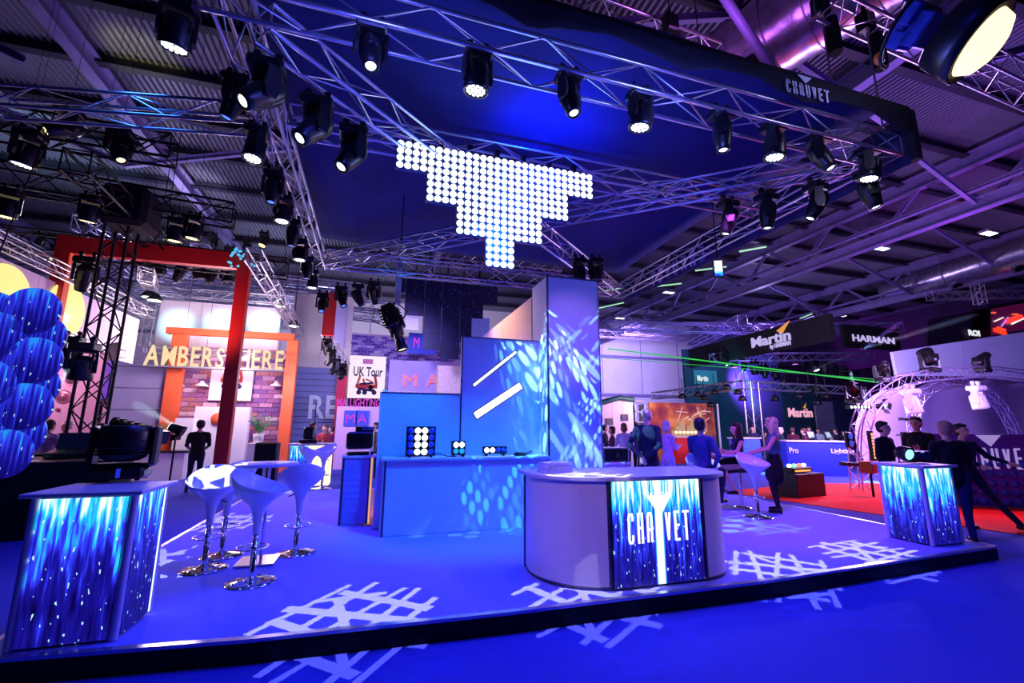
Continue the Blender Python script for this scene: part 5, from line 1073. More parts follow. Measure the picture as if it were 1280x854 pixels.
# white wall with yellow discs (runs away from the camera at x=-7.3)
WPNK = mat('white_booth_panel', (225, 205, 235), .8, 0, .05, 1)
dw = thing('booth_wall', 'white booth wall with large glowing yellow discs, left of the red portal', 'wall', (0, 0, 0)); X = -7.35
for i in range(5): MB().box2((X-.1, 9.2+i*1.5, 3.6), (X, 9.2+i*1.5+1.485, 5.02)).build('panel', WPNK, dw)
YEL = M_emit('yellow_disc', (255, 240, 150), 1.05)
for px, py, r in ((5, 372, .68), (82, 388, .68)):
    c = xp(px, py, X+.03); MB().lathe([(.0001, .03), (r, .03), (r+.01, 0)], 40, Matrix.Rotation(PI/2, 4, 'Y')).build('glowing_disc', YEL, dw, loc=c)
truss((X+.3, 9.0, 5.2), (X+.3, 16.6, 5.2), 'truss along the top of the yellow disc wall', w=.25, h=.25, bay=.4, r=.02, rb=.01)
truss((X+.35, 12.2, 3.75), (X+.35, 15.2, 3.7), 'pink lit truss lower on the yellow disc wall', w=.22, h=.22, bay=.35, r=.018, rb=.009)
PNK = mat('pink_wall_panel', (250, 175, 200), .8, 0, .06, 1.5)
pk = thing('booth_wall', 'pink and white booth panel with round dish lamps behind the truss tower', 'wall', (0, 0, 0)); a = yp(44, 430, 14.6); b = yp(135, 500, 14.6)
MB().box2((a.x, 14.6, 0), (b.x, 14.7, 3.7)).build('panel', PNK, pk)
for px, py, r in ((78, 496, .17), (71, 512, .05), (60, 503, .05), (55, 517, .04), (87, 511, .05), (66, 455, .12), (88, 474, .16)):
    c = yp(px, py, 14.55); MB().lathe([(.02, -.03), (r*.6, 0), (r, .04), (r*1.05, .03)], 20, Matrix.Rotation(-PI/2, 4, 'X')).build('dish', mat('copper_dish', (190, 110, 130), .3, .5), pk, loc=c)
o = thing('wall_screen', 'tall dark angled monitor right of the truss tower', 'screen', (0, 0, 0)); a = yp(133, 445, 13.6); b = yp(147, 444, 13.3); MB().prism([(a.x, 13.6), (b.x, 13.2), (b.x+.03, 13.24), (a.x+.03, 13.64)], 2.2, 3.75).build('frame', BLK, o); MB().prism([(a.x+.01, 13.57), (b.x-.03, 13.2), (b.x-.03, 13.19), (a.x, 13.56)], 2.35, 3.3).build('display', mat('violet_display', (60, 30, 140), .2, emit=(70, 30, 190), es=.5), o); MB().tube((a.x+.1, 13.55, 0), (a.x+.1, 13.55, 2.2), .04, 8).build('stand_pole', BLKM, o)
# slatted grey wall
def slats(name, label, x0, x1, Y, z0, z1, n, m, cat='wall', kind='slat'):
    o = thing(name, label, cat, (0, 0, 0)); hh = (z1-z0)/n
    for i in range(n): MB().box2((x0, Y-.015*(i % 2), z0+i*hh+.012), (x1, Y+.06, z0+(i+1)*hh-.012)).build(kind, m, o)
    MB().box2((x0, Y+.06, z0), (x1, Y+.09, z1)).build('backing', FRM, o); return o
GRYP = mat('grey_blue_panel', (165, 160, 205), .6, .1, .06, 1); BLUP = mat('blue_grey_slat', (120, 130, 190), .6, .1, .06, 1)
slats('panel_wall', 'wall of wide grey panels left of the orange column', yp(136, 500, 18.5).x, yp(214, 500, 18.5).x, 18.5, 0, 4.45, 6, GRYP, kind='panel')
slats('slat_wall', 'blue grey slatted wall between the orange column and the poster booth', yp(364, 480, 21).x, yp(421, 480, 21).x, 21, 0, 4.2, 16, BLUP)
lw2 = thing('booth_wall', 'tall pale plain wall above the slatted wall', 'wall', (0, 0, 0)); x0 = yp(364, 420, 21.4).x; x1 = yp(440, 420, 21.4).x
for i in range(2): MB().box2((x0+i*(x1-x0)/2, 21.3, 0), (x0+(i+1)*(x1-x0)/2-.02, 21.4, 7.6)).build('panel', mat('warm_white_panel', (225, 215, 215), .8, 0, .04, 1), lw2)
q = yp(384, 531, 20.95); sign_text('RE', 1.0, mat('pale_letter', (200, 215, 235), .5), width=yp(421, 531, 20.95).x-q.x, parent=None, loc=(q.x, 20.93, 2.02), bold=.02, ext=.03)
L_ = [o for o in C.objects if o.name.startswith('lettering') and o.parent is None]; L_[-1].name = 'wall_lettering'; tag(L_[-1], 'big pale letters on the blue grey slatted wall', 'sign')
# brick wall, white counter, palms
BR = [mat('brick_%d' % i, c, .9, 0, .25, 20, bump=.3) for i, c in enumerate(((170, 110, 160), (205, 150, 190), (140, 95, 160), (225, 190, 215), (185, 120, 130)))]
def brick_wall(name, label, x0, x1, Y, z0, z1, bw=.46, bh=.17, mats=BR, seed=1):
    o = thing(name, label, 'wall', (0, 0, 0)); MB().box2((x0, Y+.05, z0), (x1, Y+.15, z1)).build('mortar', mat('mortar', (215, 190, 220), .95), o); rnd = random.Random(seed)
    mbs = [MB() for _ in mats]; n = int((z1-z0)/bh); cnt = 0
    for j in range(n):
        x = x0-(bw/2 if j % 2 else 0)
        while x < x1:
            a = max(x, x0); b = min(x+bw-.025, x1)
            if b-a > .06: mbs[rnd.randrange(len(mats))].box2((a, Y-.02*rnd.random(), z0+j*bh+.01), (b, Y+.06, z0+(j+1)*bh-.012))
            x += bw
    for mb, m in zip(mbs, mats):
        if mb.v: q = mb.build('brickwork', m, o); q['kind'] = 'stuff'
    return o
bx0 = yp(218, 500, 19).x; bx1 = yp(366, 500, 19).x
brick_wall('brick_wall', 'printed brick backdrop of the booth behind the red portal', bx0, bx1, 19, 0, 4.6)
WG_ = mat('white_counter_front', (245, 240, 250), .6, 0, .03, 2)
o = thing('booth_counter', 'tall bright white counter wall behind the people at left', 'counter', (0, 0, 0)); MB().box2((yp(243, 520, 18).x, 18, 0), (yp(311, 520, 18).x, 18.3, 2.35)).build('front_panel', WG_, o); MB().box2((yp(220, 530, 18).x, 17.9, 0), (yp(243, 530, 18).x, 18.2, 1.95)).build('side_panel', WG_, o)
MB().lathe([(.0001, .03), (.2, .03), (.21, 0)], 24, Matrix.Rotation(PI/2, 4, 'X')).build('orange_disc', ORG, o, loc=yp(272, 524, 17.97))
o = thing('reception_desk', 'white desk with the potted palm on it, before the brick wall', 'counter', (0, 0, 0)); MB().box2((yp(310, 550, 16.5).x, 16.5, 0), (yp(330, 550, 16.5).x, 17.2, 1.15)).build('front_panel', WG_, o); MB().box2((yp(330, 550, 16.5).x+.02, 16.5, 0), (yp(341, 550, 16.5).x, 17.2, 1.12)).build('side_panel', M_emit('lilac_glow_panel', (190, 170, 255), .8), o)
def palm(loc, h, label, seed, pot=True):
    o = thing('potted_palm', label, 'plant', loc); rnd = random.Random(seed)
    MB().lathe([(.1, 0), (.14, .02), (.17, .3), (.155, .3), (.14, .26), (.0001, .26)], 16).build('pot', WHT, o)
    G = mat('palm_leaf', (60, 150, 70), .6, 0, .25, 8)
    for i in range(16):
        an = i*2.4; ln = h*(.7+.4*rnd.random()); out_ = .35+.35*rnd.random(); pts = []
        for k in range(8): t = k/7; pts.append(Vector((math.cos(an)*out_*t*ln*.9, math.sin(an)*out_*t*ln*.9, .26+ln*(t-.45*t*t*(out_+.4)))))
        mb = MB().path(pts, .008, 4)
        for k in range(2, 8):
            p = pts[k]; d = (pts[k]-pts[k-1]).normalized(); sd = d.cross(Vector((0, 0, 1))).normalized()
            for s in (-1, 1): e = p+sd*s*.16*ln*(1.2-k/9)+d*.1*ln-Vector((0, 0, .03)); mb.add([p+d*.015, p-d*.015, e], [(0, 1, 2)])
        mb.build('frond', G, o)
    return o
q = yp(323, 547, 16.8); palm((q.x, 16.8, 1.15), .95, 'potted palm standing on the white desk before the brick wall', 1)
q = yp(187, 560, 17.5); palm((q.x, 17.5, .9), 1.0, 'green palm behind the beam of the profile spot', 2)
o = thing('plant_table', 'dark low table under the green palm', 'table', (q.x, 17.5, 0)); MB().box2((-1.2, -.35, .84), (1.2, .35, .9)).build('table_top', BLK, o); MB().box2((-1.1, -.3, 0), (1.1, .3, .84)).build('front_panel', WG_, o)
def poster(name, label, x0, x1, z0, z1, Y, m, th=.04): o = thing(name, label, 'poster', (0, 0, 0)); MB().box2((x0, Y, z0), (x1, Y+th, z1)).build('board', m, o); return o
POSTW = mat('poster_paper', (245, 235, 240), .7, 0, .03, 4)
def cart(o, cx, cz, Y, s, cols):
    """small printed cart drawing: frame, wheels, raised masts"""
    rnd = random.Random(4)
    for k, (x, z, w_, h_, r) in enumerate(((0, 0, 1.5, .28, 0), (0, -.25, 1.2, .2, .1), (-.55, .45, .16, .7, .25), (.6, .5, .18, .8, -.2), (0, .2, 1.0, .14, -.1), (.15, .42, .5, .12, .4), (-.2, .35, .12, .4, -.3), (.3, -.1, .3, .3, .7))):
        MB().box((0, 0, 0), (w_*s, .01, h_*s)).build('printed_shape', cols[k % len(cols)], o, loc=(cx+x*s, Y, cz+z*s), rot=(0, r, 0))
    for x in (-.5, -.1, .55): MB().lathe([(.0001, .005), (.17*s, .005), (.17*s, -.005)], 14, Matrix.Rotation(PI/2, 4, 'X')).build('printed_wheel', cols[1], o, loc=(cx+x*s, Y-.003, cz-.45*s))
PC = [mat('print_red', (200, 60, 60), .7), mat('print_dark', (60, 30, 90), .7), mat('print_orange', (225, 120, 90), .7)]
x0 = yp(263, 480, 18.9).x; x1 = yp(316, 480, 18.9).x; po = poster('poster', 'white poster with a printed cart drawing on the brick wall behind the gate post', x0, x1, yp(290, 501, 18.9).z, yp(290, 460, 18.9).z, 18.85, POSTW); cart(po, (x0+x1)/2, yp(290, 476, 18.9).z, 18.84, .48, PC)
for px, Y in ((222, 18.7), (252, 18.7), (345, 18.7)):
    q = yp(px, 483, Y); o = thing('pendant_lamp', 'white bell pendant lamp before the brick wall, %s' % ('left' if px < 230 else 'middle' if px < 300 else 'right'), 'lamp', q, group='bell pendant lamps'); MB().lathe([(.22, 0), (.2, .04), (.08, .12), (.05, .2), (.0001, .2)], 20).build('shade', WHT, o); MB().tube((0, 0, .2), (0, 0, 12.24-q.z), .006, 5).build('cord', BLKM, o)
for px0, px1, l in ((203, 222, 'left'), (352, 366, 'right')):
    a = yp(px0, 500, 18.3).x; b = yp(px1, 500, 18.3).x; tag(MB().box2((a, 18.3, 0), (b, 18.6, 4.9)).build('column', ORG), 'orange column at the %s end of the brick wall' % l, 'column')
tag(MB().box2((yp(203, 440, 18.3).x, 18.3, 4.92), (yp(366, 440, 18.3).x, 18.6, 5.15)).build('beam', ORG), 'orange beam joining the two orange columns', 'beam')
o = thing('letter_sign', 'row of large cream 3D letters along the top of the brick wall', 'sign', (0, 0, 0)); q = yp(179, 456, 17.9); w_ = yp(353, 461, 17.9).x-q.x; sign_text('AMBERSPHERE', .72, M_emit('cream_letters', (255, 225, 170), .95), width=w_, parent=o, loc=(q.x, 17.9, q.z), bold=.012, ext=.03, each=True, gap=.2)
MB().box2((q.x, 17.9, q.z-.05), (q.x+w_, 18.3, q.z)).build('mounting_rail', ALUD, o)
truss((q.x-.1, 18.1, 4.25), (q.x+w_, 18.1, 4.25), 'thin truss carrying the cream letter sign', w=.2, h=.2, bay=.4, r=.018, rb=.009)
# projection screen with three glows
psx0 = yp(196, 410, 19.3).x; psx1 = yp(350, 410, 19.3).x; pz0 = yp(260, 436, 19.3).z; pz1 = yp(260, 379, 19.3).z
o = thing('projection_wall', 'wide white board with three soft pale light pools above the cream letters', 'board', (0, 0, 0))
for i in range(3): MB().box2((psx0+(psx1-psx0)*i/3, 19.3, pz0), (psx0+(psx1-psx0)*(i+1)/3-.01, 19.4, pz1)).build('panel', WG_, o)
for px in (221, 275, 330): c = yp(px, 407, 19.3); spot('projector_pool', (c.x, 17.9, c.z), (c.x, 19.3, c.z), 62, 170, (.45, .85, 1), 1, .05)
truss((psx0-.1, 19.0, pz1+.25), (psx1, 19.0, pz1+.25), 'truss above the projection board', w=.3, h=.3, bay=.5, r=.022, rb=.01)
truss((psx0-.15, 19.1, 0), (psx0-.15, 19.1, pz1+.2), 'upright truss at the left end of the projection board', w=.3, h=.3, bay=.5, r=.022, rb=.01, up=(0, 1, 0))
truss((-5.6, 12.6, 5.4), (psx0-.1, 18.8, pz1+.25), 'cyan lit truss running down to the projection board', w=.3, h=.3, bay=.5, r=.022, rb=.01)
truss((-3.0, 11.4, 5.75), (-3.3, 20.6, 5.6), 'truss over the aisle running away from the red portal corner', w=.32, h=.32, bay=.55, r=.024, rb=.011)
for i, ((px, py), Y) in enumerate((((186, 372), 17.5), ((193, 376), 17.5), ((350, 383), 19.8), ((367, 408), 19))):
    q = yp(px, py, Y); o = thing('flood_lamp', 'lit round flood lamp, %s' % ['left of the pair by the pale wall', 'right of the pair by the pale wall', 'under the end of the aisle truss', 'low beside the orange column'][i], 'stage light', q); MB().lathe([(.1, .25), (.2, .1), (.24, 0), (.22, 0)], 18).build('shade', BLK, o); MB().lathe([(.0001, -.01), (.2, .0), (.21, .02)], 18).build('lamp_face', M_emit('flood_face', (235, 250, 235), 3.5), o); MB().tube((0, 0, .25), (0, 0, 12.24-q.z), .015, 6).build('hanger', BLKM, o)
# rows of hanging heads inside the portal
for i, (px, py) in enumerate(((181, 326), (199, 330), (227, 336), (250, 335), (265, 338), (286, 342))):
    q = yp(px, py-8, 15.2); head('wash' if i % 2 else 'spot', (q.x, q.y, q.z+.2), i*.8, .3*(i % 3)-.3, 'dark moving light hanging inside the red portal, %s from the left' % ORD[i], 'moving lights inside the red portal', None, s=1.1, wire=True)
truss((-8.5, 15.2, 6.75), (-3.4, 15.2, 6.62), 'silver truss inside the red portal holding the dark moving lights', w=.35, h=.35, bay=.5, r=.024, rb=.012)
q = yp(108, 333, 12.2); head('spot', (q.x, 12.2, q.z+.35), .6, .5, 'large dark moving light hanging at the left inside corner of the red portal', None, None, s=1.25, wire=True)
# the beam of colourful speckle on the portal corner: its light put in as small glowing discs
o = thing('light_speckle', 'cluster of small cyan glowing specks of light at the right corner of the red portal', 'light speckle', (-3.45, 12.6, 6.0)); rnd = random.Random(8)
for k in range(26): MB().lathe([(.0001, .01), (.035, .0)], 8, Matrix.Rotation(PI/2, 4, 'X')).build('mirror', M_emit('cyan_glint', (90, 200, 255), 1.0), o, loc=(rnd.uniform(-.38, .22), -.05-.02*(k % 3), rnd.uniform(-.28, .25)))  # each disc is a glowing speck of light
# far trusses criss-crossing under the roof at left
DK = mat('dim_aluminium', (150, 145, 185), .4, .6, .1, 8)
for i, (A, B) in enumerate((((-19, 22, 8.6), (-1, 22, 8.2)), ((-20, 25, 8.9), (0, 25, 8.7)), ((-21, 28, 9.2), (1, 28, 9.0)), ((-20, 20, 7.9), (-3, 20, 7.5)), ((-13, 15, 8), (-13, 32, 8.6)), ((-9.5, 17, 8.2), (-9.5, 33, 8.8)), ((-6.5, 18, 8), (-6.5, 34, 8.6)), ((-22, 31, 9.3), (2, 31, 9.2)), ((-14, 18.5, 7.4), (-7, 19, 7.2)), ((-9, 24, 7.9), (0, 26, 7.8)))):
    truss(A, B, 'far silver truss beyond the portal, '+['crossing nearest of the long ones', 'crossing, second long one', 'crossing, third long one', 'crossing lowest, just above the portal', 'running away, leftmost', 'running away, middle one', 'running away, rightmost', 'crossing farthest of all', 'short one near the left tower', 'slanting short one at centre'][i], w=.5, h=.5, bay=.6, r=.035, rb=.018, m=DK, detail=False, group='far trusses at left')
for i in range(16):
    px = 8+i*21.5; q = yp(px, 300+(i*37 % 23)-8, 21.5); head('wash' if i % 2 else 'spot', (q.x, q.y, q.z+.3), i, .3, 'small far stage light beyond the red portal, %s from the left border' % ORD[i], 'far stage lights beyond the portal', WRM if i % 3 == 0 else None, s=1.2, wire=True)
# poster booth in the middle distance
bx0 = yp(438, 450, 22).x; bx1 = yp(612, 450, 22).x; VB = [mat('violet_brick_%d' % i, c, .9, 0, .3, 16, bump=.3) for i, c in enumerate(((120, 90, 200), (160, 140, 230), (95, 70, 170), (190, 180, 240)))]
brick_wall('brick_wall', 'violet lit brick backdrop behind the poster booth', bx0, bx1, 22, 2.6, 6.05, .3, .12, VB, 4)
x0 = yp(435, 480, 21).x; x1 = yp(481, 480, 21).x; po = poster('poster', 'tall white tour poster with a printed cart drawing over the pink lettering', x0, x1, yp(458, 498, 21).z, yp(458, 445, 21).z, 21, M_emit('backlit_poster', (255, 235, 250), .95)); cart(po, (x0+x1)/2, yp(458, 483, 21).z, 20.98, .62, PC); MB().box2((x0+.1, 21.04, 0), (x1-.1, 21.1, yp(458, 490, 21).z)).build('support_panel', FAB, po)
q = yp(442, 464, 20.97); sign_text('UK Tour', .42, PC[1], width=1.25, parent=po, loc=(q.x, 20.97, q.z-.2), bold=.02, ext=.005)
MB().box2(((x0+x1)/2-.22, 20.985, yp(458, 455, 21).z), ((x0+x1)/2+.22, 21.0, yp(458, 449, 21).z)).build('printed_emblem', mat('pale_pink_print', (235, 150, 190), .7), po)
_mz = yp(421, 508, 19.5).z
o = thing('letter_sign', 'magenta lettering along the top of the lower poster booth wall', 'sign', (0, 0, 0)); q = yp(421, 508, 19.5); MAG = M_emit('magenta_letters', (225, 60, 220), .9); sign_text('MA LIGHTING', .34, MAG, width=yp(475, 508, 19.5).x-q.x, parent=o, loc=(q.x, 19.53, q.z), bold=.01, ext=.03, each=True, gap=.14)
bw_ = thing('booth_wall', 'lilac booth wall with two blue letter tiles, left of the man in light blue', 'wall', (0, 0, 0)); xa = yp(419, 540, 19.5).x; xb = yp(474, 540, 19.5).x; LILP = mat('lilac_booth_panel', (235, 190, 240), .8, 0, .04, 2)
for i in range(2): MB().box2((xa+(xb-xa)*i/2, 19.5, 0), (xa+(xb-xa)*(i+1)/2-.01, 19.6, _mz)).build('panel', LILP, bw_)
for i, ch in enumerate('MA'):
    c = yp(438+i*15, 523, 19.45); MB().box((c.x, 19.46, c.z), (.5, .04, .62)).build('blue_tile', mat('blue_tile', (70, 90, 230), .5), bw_); sign_text(ch, .38, MAG, width=.34, parent=bw_, loc=(c.x-.17, 19.43, c.z-.19), bold=.0, ext=.01)
cy = thing('booth_wall', 'bright cyan booth panel next to the partition edge', 'wall', (0, 0, 0)); MB().box2((yp(475, 550, 19.2).x, 19.2, 0), (yp(498, 550, 19.2).x, 19.3, 3.2)).build('panel', mat('cyan_panel', (110, 200, 250), .7), cy)
rdp = thing('banner_column', 'red hanging banner box near the back left rig corner', 'banner', (0, 0, 0)); a = yp(402, 420, 17); b = yp(417, 420, 17); MB().box2((a.x, 17, yp(410, 419, 17).z), (b.x, 17.2, yp(410, 366, 17).z)).build('red_panel', RED, rdp); MB().prism([(b.x+.01, 17), (b.x+.35, 18.6), (b.x+.32, 18.7), (b.x, 17.2)], yp(410, 425, 17).z, yp(410, 366, 17).z).build('white_panel', WG_, rdp)
a = yp(421, 480, 20.6); b = yp(433, 480, 20.6); tag(MB().box2((a.x, 20.6, 0), (b.x, 20.8, 4.2)).build('column', mat('crimson_column', (225, 30, 90), .6)), 'crimson column left of the tour poster', 'column')
for i, (px, py) in enumerate(((409, 433), (414, 446), (420, 458), (428, 464))):
    q = yp(px, py-5, 17.6); head('spot', (q.x, q.y, q.z+.25), i, .7, 'small dark fixture on the slanting line left of the poster, %s from the top' % ORD[i], 'fixtures left of the tour poster', None, s=1.0, wire=True)
q0 = yp(405, 425, 17.6); q1 = yp(432, 470, 18.4); truss((q0.x, q0.y, q0.z+.3), (q1.x, q1.y, q1.z+.4), 'steep thin truss with small fixtures left of the tour poster', w=.22, h=.22, bay=.3, r=.018, rb=.009)
# hanging profile spotlight (big black) and its pole
def profile():
    c = yp(493, 408, 12.6); o = thing('profile_spot', 'large black profile spot hanging nose down beside the dark video curtain', 'stage light', c); d = (yp(506, 438, 12.4)-yp(488, 385, 12.6)).normalized(); R = d.to_track_quat('Z', 'Y').to_matrix().to_4x4()
    R3 = R.to_3x3(); MB().box(R3 @ Vector((0, 0, -.25)), (.5, .42, .62), R3, .06).box(R3 @ Vector((0, 0, -.6)), (.36, .34, .12), R3, .03).box(R3 @ Vector((.05, .2, -.1)), (.3, .12, .4), R3, .03).build('body', BLK, o)
    MB().lathe([(.2, .05), (.19, .3), (.14, .34), (.14, .62), (.17, .64), (.17, .74), (.13, .74), (.12, .66)], 18, R).build('lens_barrel', BLK, o); MB().lathe([(.0001, .68), (.12, .7)], 16, R).build('lens', WRM, o)
    for k in range(6): MB().box(R3 @ Vector((0, 0, -.5+.09*k)), (.54, .46, .025), R3).build('cooling_fin', BLKM, o)
    for s_ in (-1, 1): MB().box(R3 @ Vector((s_*.27, 0, .42)), (.16, .03, .2), R3 @ Matrix.Rotation(s_*.5, 3, 'Z')).build('barn_door', BLKM, o)
    MB().path([R.to_3x3() @ Vector((.33, 0, -.1)), (.35, 0, .45), (.0, 0, .7), (-.35, 0, .45), R.to_3x3() @ Vector((-.33, 0, -.1))], .022, 6).build('yoke', BLKM, o)
    MB().path([Vector((-.2, 0, .4)), Vector((-.55, 0, .45)), Vector((-.6, 0, .1)), Vector((-.3, 0, .0))], .014, 5).build('cable', BLKM, o); MB().box((.05, 0, 1.35), (.16, .16, 1.4)).tube((.05, 0, 2), (.05, 0, 12.24-c.z), .03, 6).build('drop_pole', ALU, o)
profile()
# dark LED curtain with stepped lower edge and faint blue points
vc = thing('video_curtain', 'large dark video curtain with faint blue points, stepped lower edge', 'led screen', (0, 0, 0)); VM = mat('dark_mesh_screen', (10, 10, 60), .6, 0, .3, 5); VY = 16.5
cols = [(494, 505, 365), (505, 530, 394), (530, 552, 437), (552, 575, 449), (575, 590, 428), (590, 604, 398), (604, 622, 380)]
pts_ = MB(); rnd = random.Random(11); zt = yp(550, 352, VY).z
for a, b, yb in cols:
    xa = yp(a, 400, VY).x; xb = yp(b, 400, VY).x; zb = yp((a+b)/2, yb, VY).z; MB().box2((xa, VY, zb), (xb-.012, VY+.06, zt)).build('mesh_panel', VM, vc)
    for k in range(int(26*(zt-zb)*(xb-xa)/1.2)): x = rnd.uniform(xa, xb-.05); z = rnd.uniform(zb, zt); pts_.box((x, VY-.012, z), (.022, .01, .022))
q = pts_.build('glowing_point', M_emit('faint_blue_point', (60, 90, 255), .5), vc); q['kind'] = 'stuff'
for k in range(7): x = yp(500+k*20, 352, VY).x; MB().tube((x, VY+.03, zt), (x, VY+.03, zt+1.0), .025, 5).box2((x-.03, VY-.22, zt+.87), (x+.03, VY+.22, zt+.91)).build('suspension_strap', BLKM, vc)
truss((yp(488, 350, VY).x, VY, zt+1.1), (yp(700, 350, VY).x, VY, zt+1.1), 'truss over the dark video curtain', w=.4, h=.4, bay=.5, r=.028, rb=.013)
def boardlbl(px0, py0, px1, py1, Y, m, label, nm='board', txt=None, tm=None, frame=None):
    a = yp(px0, py1, Y); b = yp(px1, py0, Y); o = thing(nm, label, 'board', (0, 0, 0)); MB().box2((a.x, Y, a.z), (b.x, Y+.06, b.z)).build('panel', m, o)
    if py1 >= 450: MB().box2((a.x+.2, Y+.06, 0), (b.x-.2, Y+.12, a.z+.4)).build('support_panel', ALUD, o)
    if py1 < 450: MB().tube(((a.x+b.x)/2, Y+.03, b.z), ((a.x+b.x)/2, Y+.03, 12.24), .012, 5).build('suspension_wire', BLKM, o)
    if frame: MB().box2((a.x-.03, Y-.01, a.z), (a.x, Y+.06, b.z)).build('edge_profile', frame, o)
    if txt:
        n = len(txt); W = b.x-a.x
        for i, ch in enumerate(txt): sign_text(ch, (b.z-a.z)*.5, tm, width=(b.x-a.x)*.2, parent=o, loc=(a.x+W*(.18+.45*i), Y-.03, a.z+(b.z-a.z)*.3), bold=.0, ext=.01)
    return o
boardlbl(510, 418, 546, 442, 20.5, mat('blue_tile', (70, 90, 230), .5), 'two small hanging blue tiles with magenta letters', 'hanging_tile', 'MA', MAG)
SAL = M_emit('salmon_letters', (255, 130, 160), .85)
o = boardlbl(485, 454, 577, 492, 18.5, mat('lavender_board', (190, 170, 245), .7, 0, .04, 2), 'lavender sign board with salmon letters over the low partition', 'sign_board'); a = yp(503, 484, 18.4); 
for ch, px in (('M', 504), ('A', 533)): sign_text(ch, yp(500, 465, 18.4).z-yp(500, 481, 18.4).z, SAL, width=.55, parent=o, loc=(yp(px, 470, 18.4).x, 18.42, yp(px, 483, 18.4).z), bold=.0, ext=.02)
sign_text('LIGHTI', .1, mat('white_print', (225, 225, 235), .7), width=1.3, parent=o, loc=(yp(497, 490, 18.4).x, 18.42, yp(497, 492, 18.4).z), bold=.02, ext=.02)
boardlbl(546, 458, 580, 495, 17.8, mat('peach_panel', (250, 215, 210), .7), 'peach panel right of the salmon letters', 'panel_board', frame=M_emit('gold_edge', (255, 200, 120), .5)); boardlbl(506, 390, 524, 412, 18, WG_, 'small white square board beside the hanging profile spot'); boardlbl(584, 398, 612, 420, 18, mat('pale_blue_board', (150, 180, 240), .7), 'small pale blue board right of the video curtain')
# glowing yellow counter and dark fixture on it
gc = thing('booth_counter', 'counter with bright yellow glowing front behind the bar stools', 'counter', (0, 0, 0)); xa = yp(362, 570, 14.6).x; xb = yp(413, 570, 14.6).x
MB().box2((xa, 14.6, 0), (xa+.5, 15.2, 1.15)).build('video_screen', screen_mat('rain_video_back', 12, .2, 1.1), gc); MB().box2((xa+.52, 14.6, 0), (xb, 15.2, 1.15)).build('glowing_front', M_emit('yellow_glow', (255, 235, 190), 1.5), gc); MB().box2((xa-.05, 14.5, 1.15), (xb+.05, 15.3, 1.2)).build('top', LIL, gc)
o = thing('stage_fixture', 'black fixture with upright aerial on the glowing counter', 'stage light', (xa+.45, 14.8, 1.2)); MB().box((0, 0, .06), (.5, .3, .1), bev=.02).build('base', BLK, o); MB().box((0, 0, .3), (.3, .25, .36), bev=.04).build('body', BLK, o); MB().tube((.12, 0, .45), (.12, 0, 1.2), .015, 6).build('aerial', BLKM, o)
# ================================================================== NEIGHBOURING STANDS, RIGHT
TEAL = mat('dark_teal_panel', (24, 70, 92), .8, 0, .12, 1); NAVY = mat('navy_desk_panel', (30, 50, 200), .6, 0, .05, 3)
# white stand right of the tower
ws = thing('booth_wall', 'white curved stand wall with dark green arch strip, right of the tower', 'wall', (0, 0, 0)); Y = 19; xa = yp(752, 520, Y).x; xb = yp(792, 520, Y).x; zt = yp(770, 497, Y).z
for i in range(3): MB().box2((xa+(xb-xa)*i/3, Y, 0), (xa+(xb-xa)*(i+1)/3-.02, Y+.1, zt)).build('panel', mat('bright_booth_panel', (235, 225, 245), .7, 0, .04, 2), ws)
MB().path([(xa, Y-.06, zt-.28), ((xa+xb)/2, Y-.2, zt-.02), (xb, Y-.06, zt-.1)], .12, 8).build('arch_strip', mat('dark_green_strip', (30, 90, 100), .5), ws)
for px, py in ((762, 527), (781, 522)): c = yp(px, py, Y-.05); MB().box(c, (.35, .05, .3)).build('wall_screen', BLK, ws)
o = thing('counter', 'low white counter under the white stand wall right of the tower', 'counter', (0, 0, 0)); MB().box2((yp(757, 560, 16).x, 16, 0), (yp(795, 560, 16).x, 16.8, 1.1)).build('front_panel', LIL, o); MB().box2((yp(757, 560, 16).x-.1, 15.9, 1.1), (yp(795, 560, 16).x+.1, 16.9, 1.15)).build('top', LIL, o)
o = thing('rack_shelf', 'grey metal rack between the white stand and the orange backdrop', 'rack', (0, 0, 0)); xa = yp(794, 520, 19).x; xb = yp(806, 520, 19).x
for x in (xa, xb): MB().box2((x, 19, 0), (x+.08, 19.5, zt-.3)).build('upright', ALUD, o)
for k in range(6): MB().box2((xa, 19, .4+k*.5), (xb+.08, 19.5, .45+k*.5)).build('shelf', ALUD, o)
# orange backdrop with white scratch pattern
def emit_pat(name):
    m = bpy.data.materials.new(name); m.use_nodes = True; nt = NT(m.node_tree); b = nt.n['Principled BSDF']; tc = nt.node('ShaderNodeTexCoord'); n = nt.node('ShaderNodeTexNoise'); n.inputs['Scale'].default_value = .8; nt.l.new(tc.outputs['Object'], n.inputs['Vector'])
    nt.l.new(nt.ramp(n.outputs['Fac'], [(.35, sq((90, 30, 90))), (.5, sq((190, 90, 70))), (.62, sq((240, 170, 90)))]), b.inputs['Base Color']); b.inputs['Roughness'].default_value = .8; return m
o = thing('backdrop', 'orange and plum backdrop with white scratch marks behind the grey haired woman', 'backdrop', (0, 0, 0)); Y = 20; xa = yp(812, 520, Y).x; xb = yp(893, 520, Y).x; z0 = 0; z1 = yp(850, 504, Y).z; MB().box2((xa, Y, z0), (xb, Y+.1, z1)).build('panel', emit_pat('orange_plum_print'), o)
rnd = random.Random(6); SCRW = M_emit('scratch_white', (255, 220, 220), .8)
for k in range(16): MB().box((0, 0, 0), (rnd.uniform(.4, 1.0), .01, .03)).build('printed_scratch', SCRW, o, loc=(rnd.uniform(xa+(xb-xa)*.45, xb-.4), Y-.02, rnd.uniform(z1*.45, z1-.3)), rot=(0, rnd.uniform(-1.2, 1.2), 0))
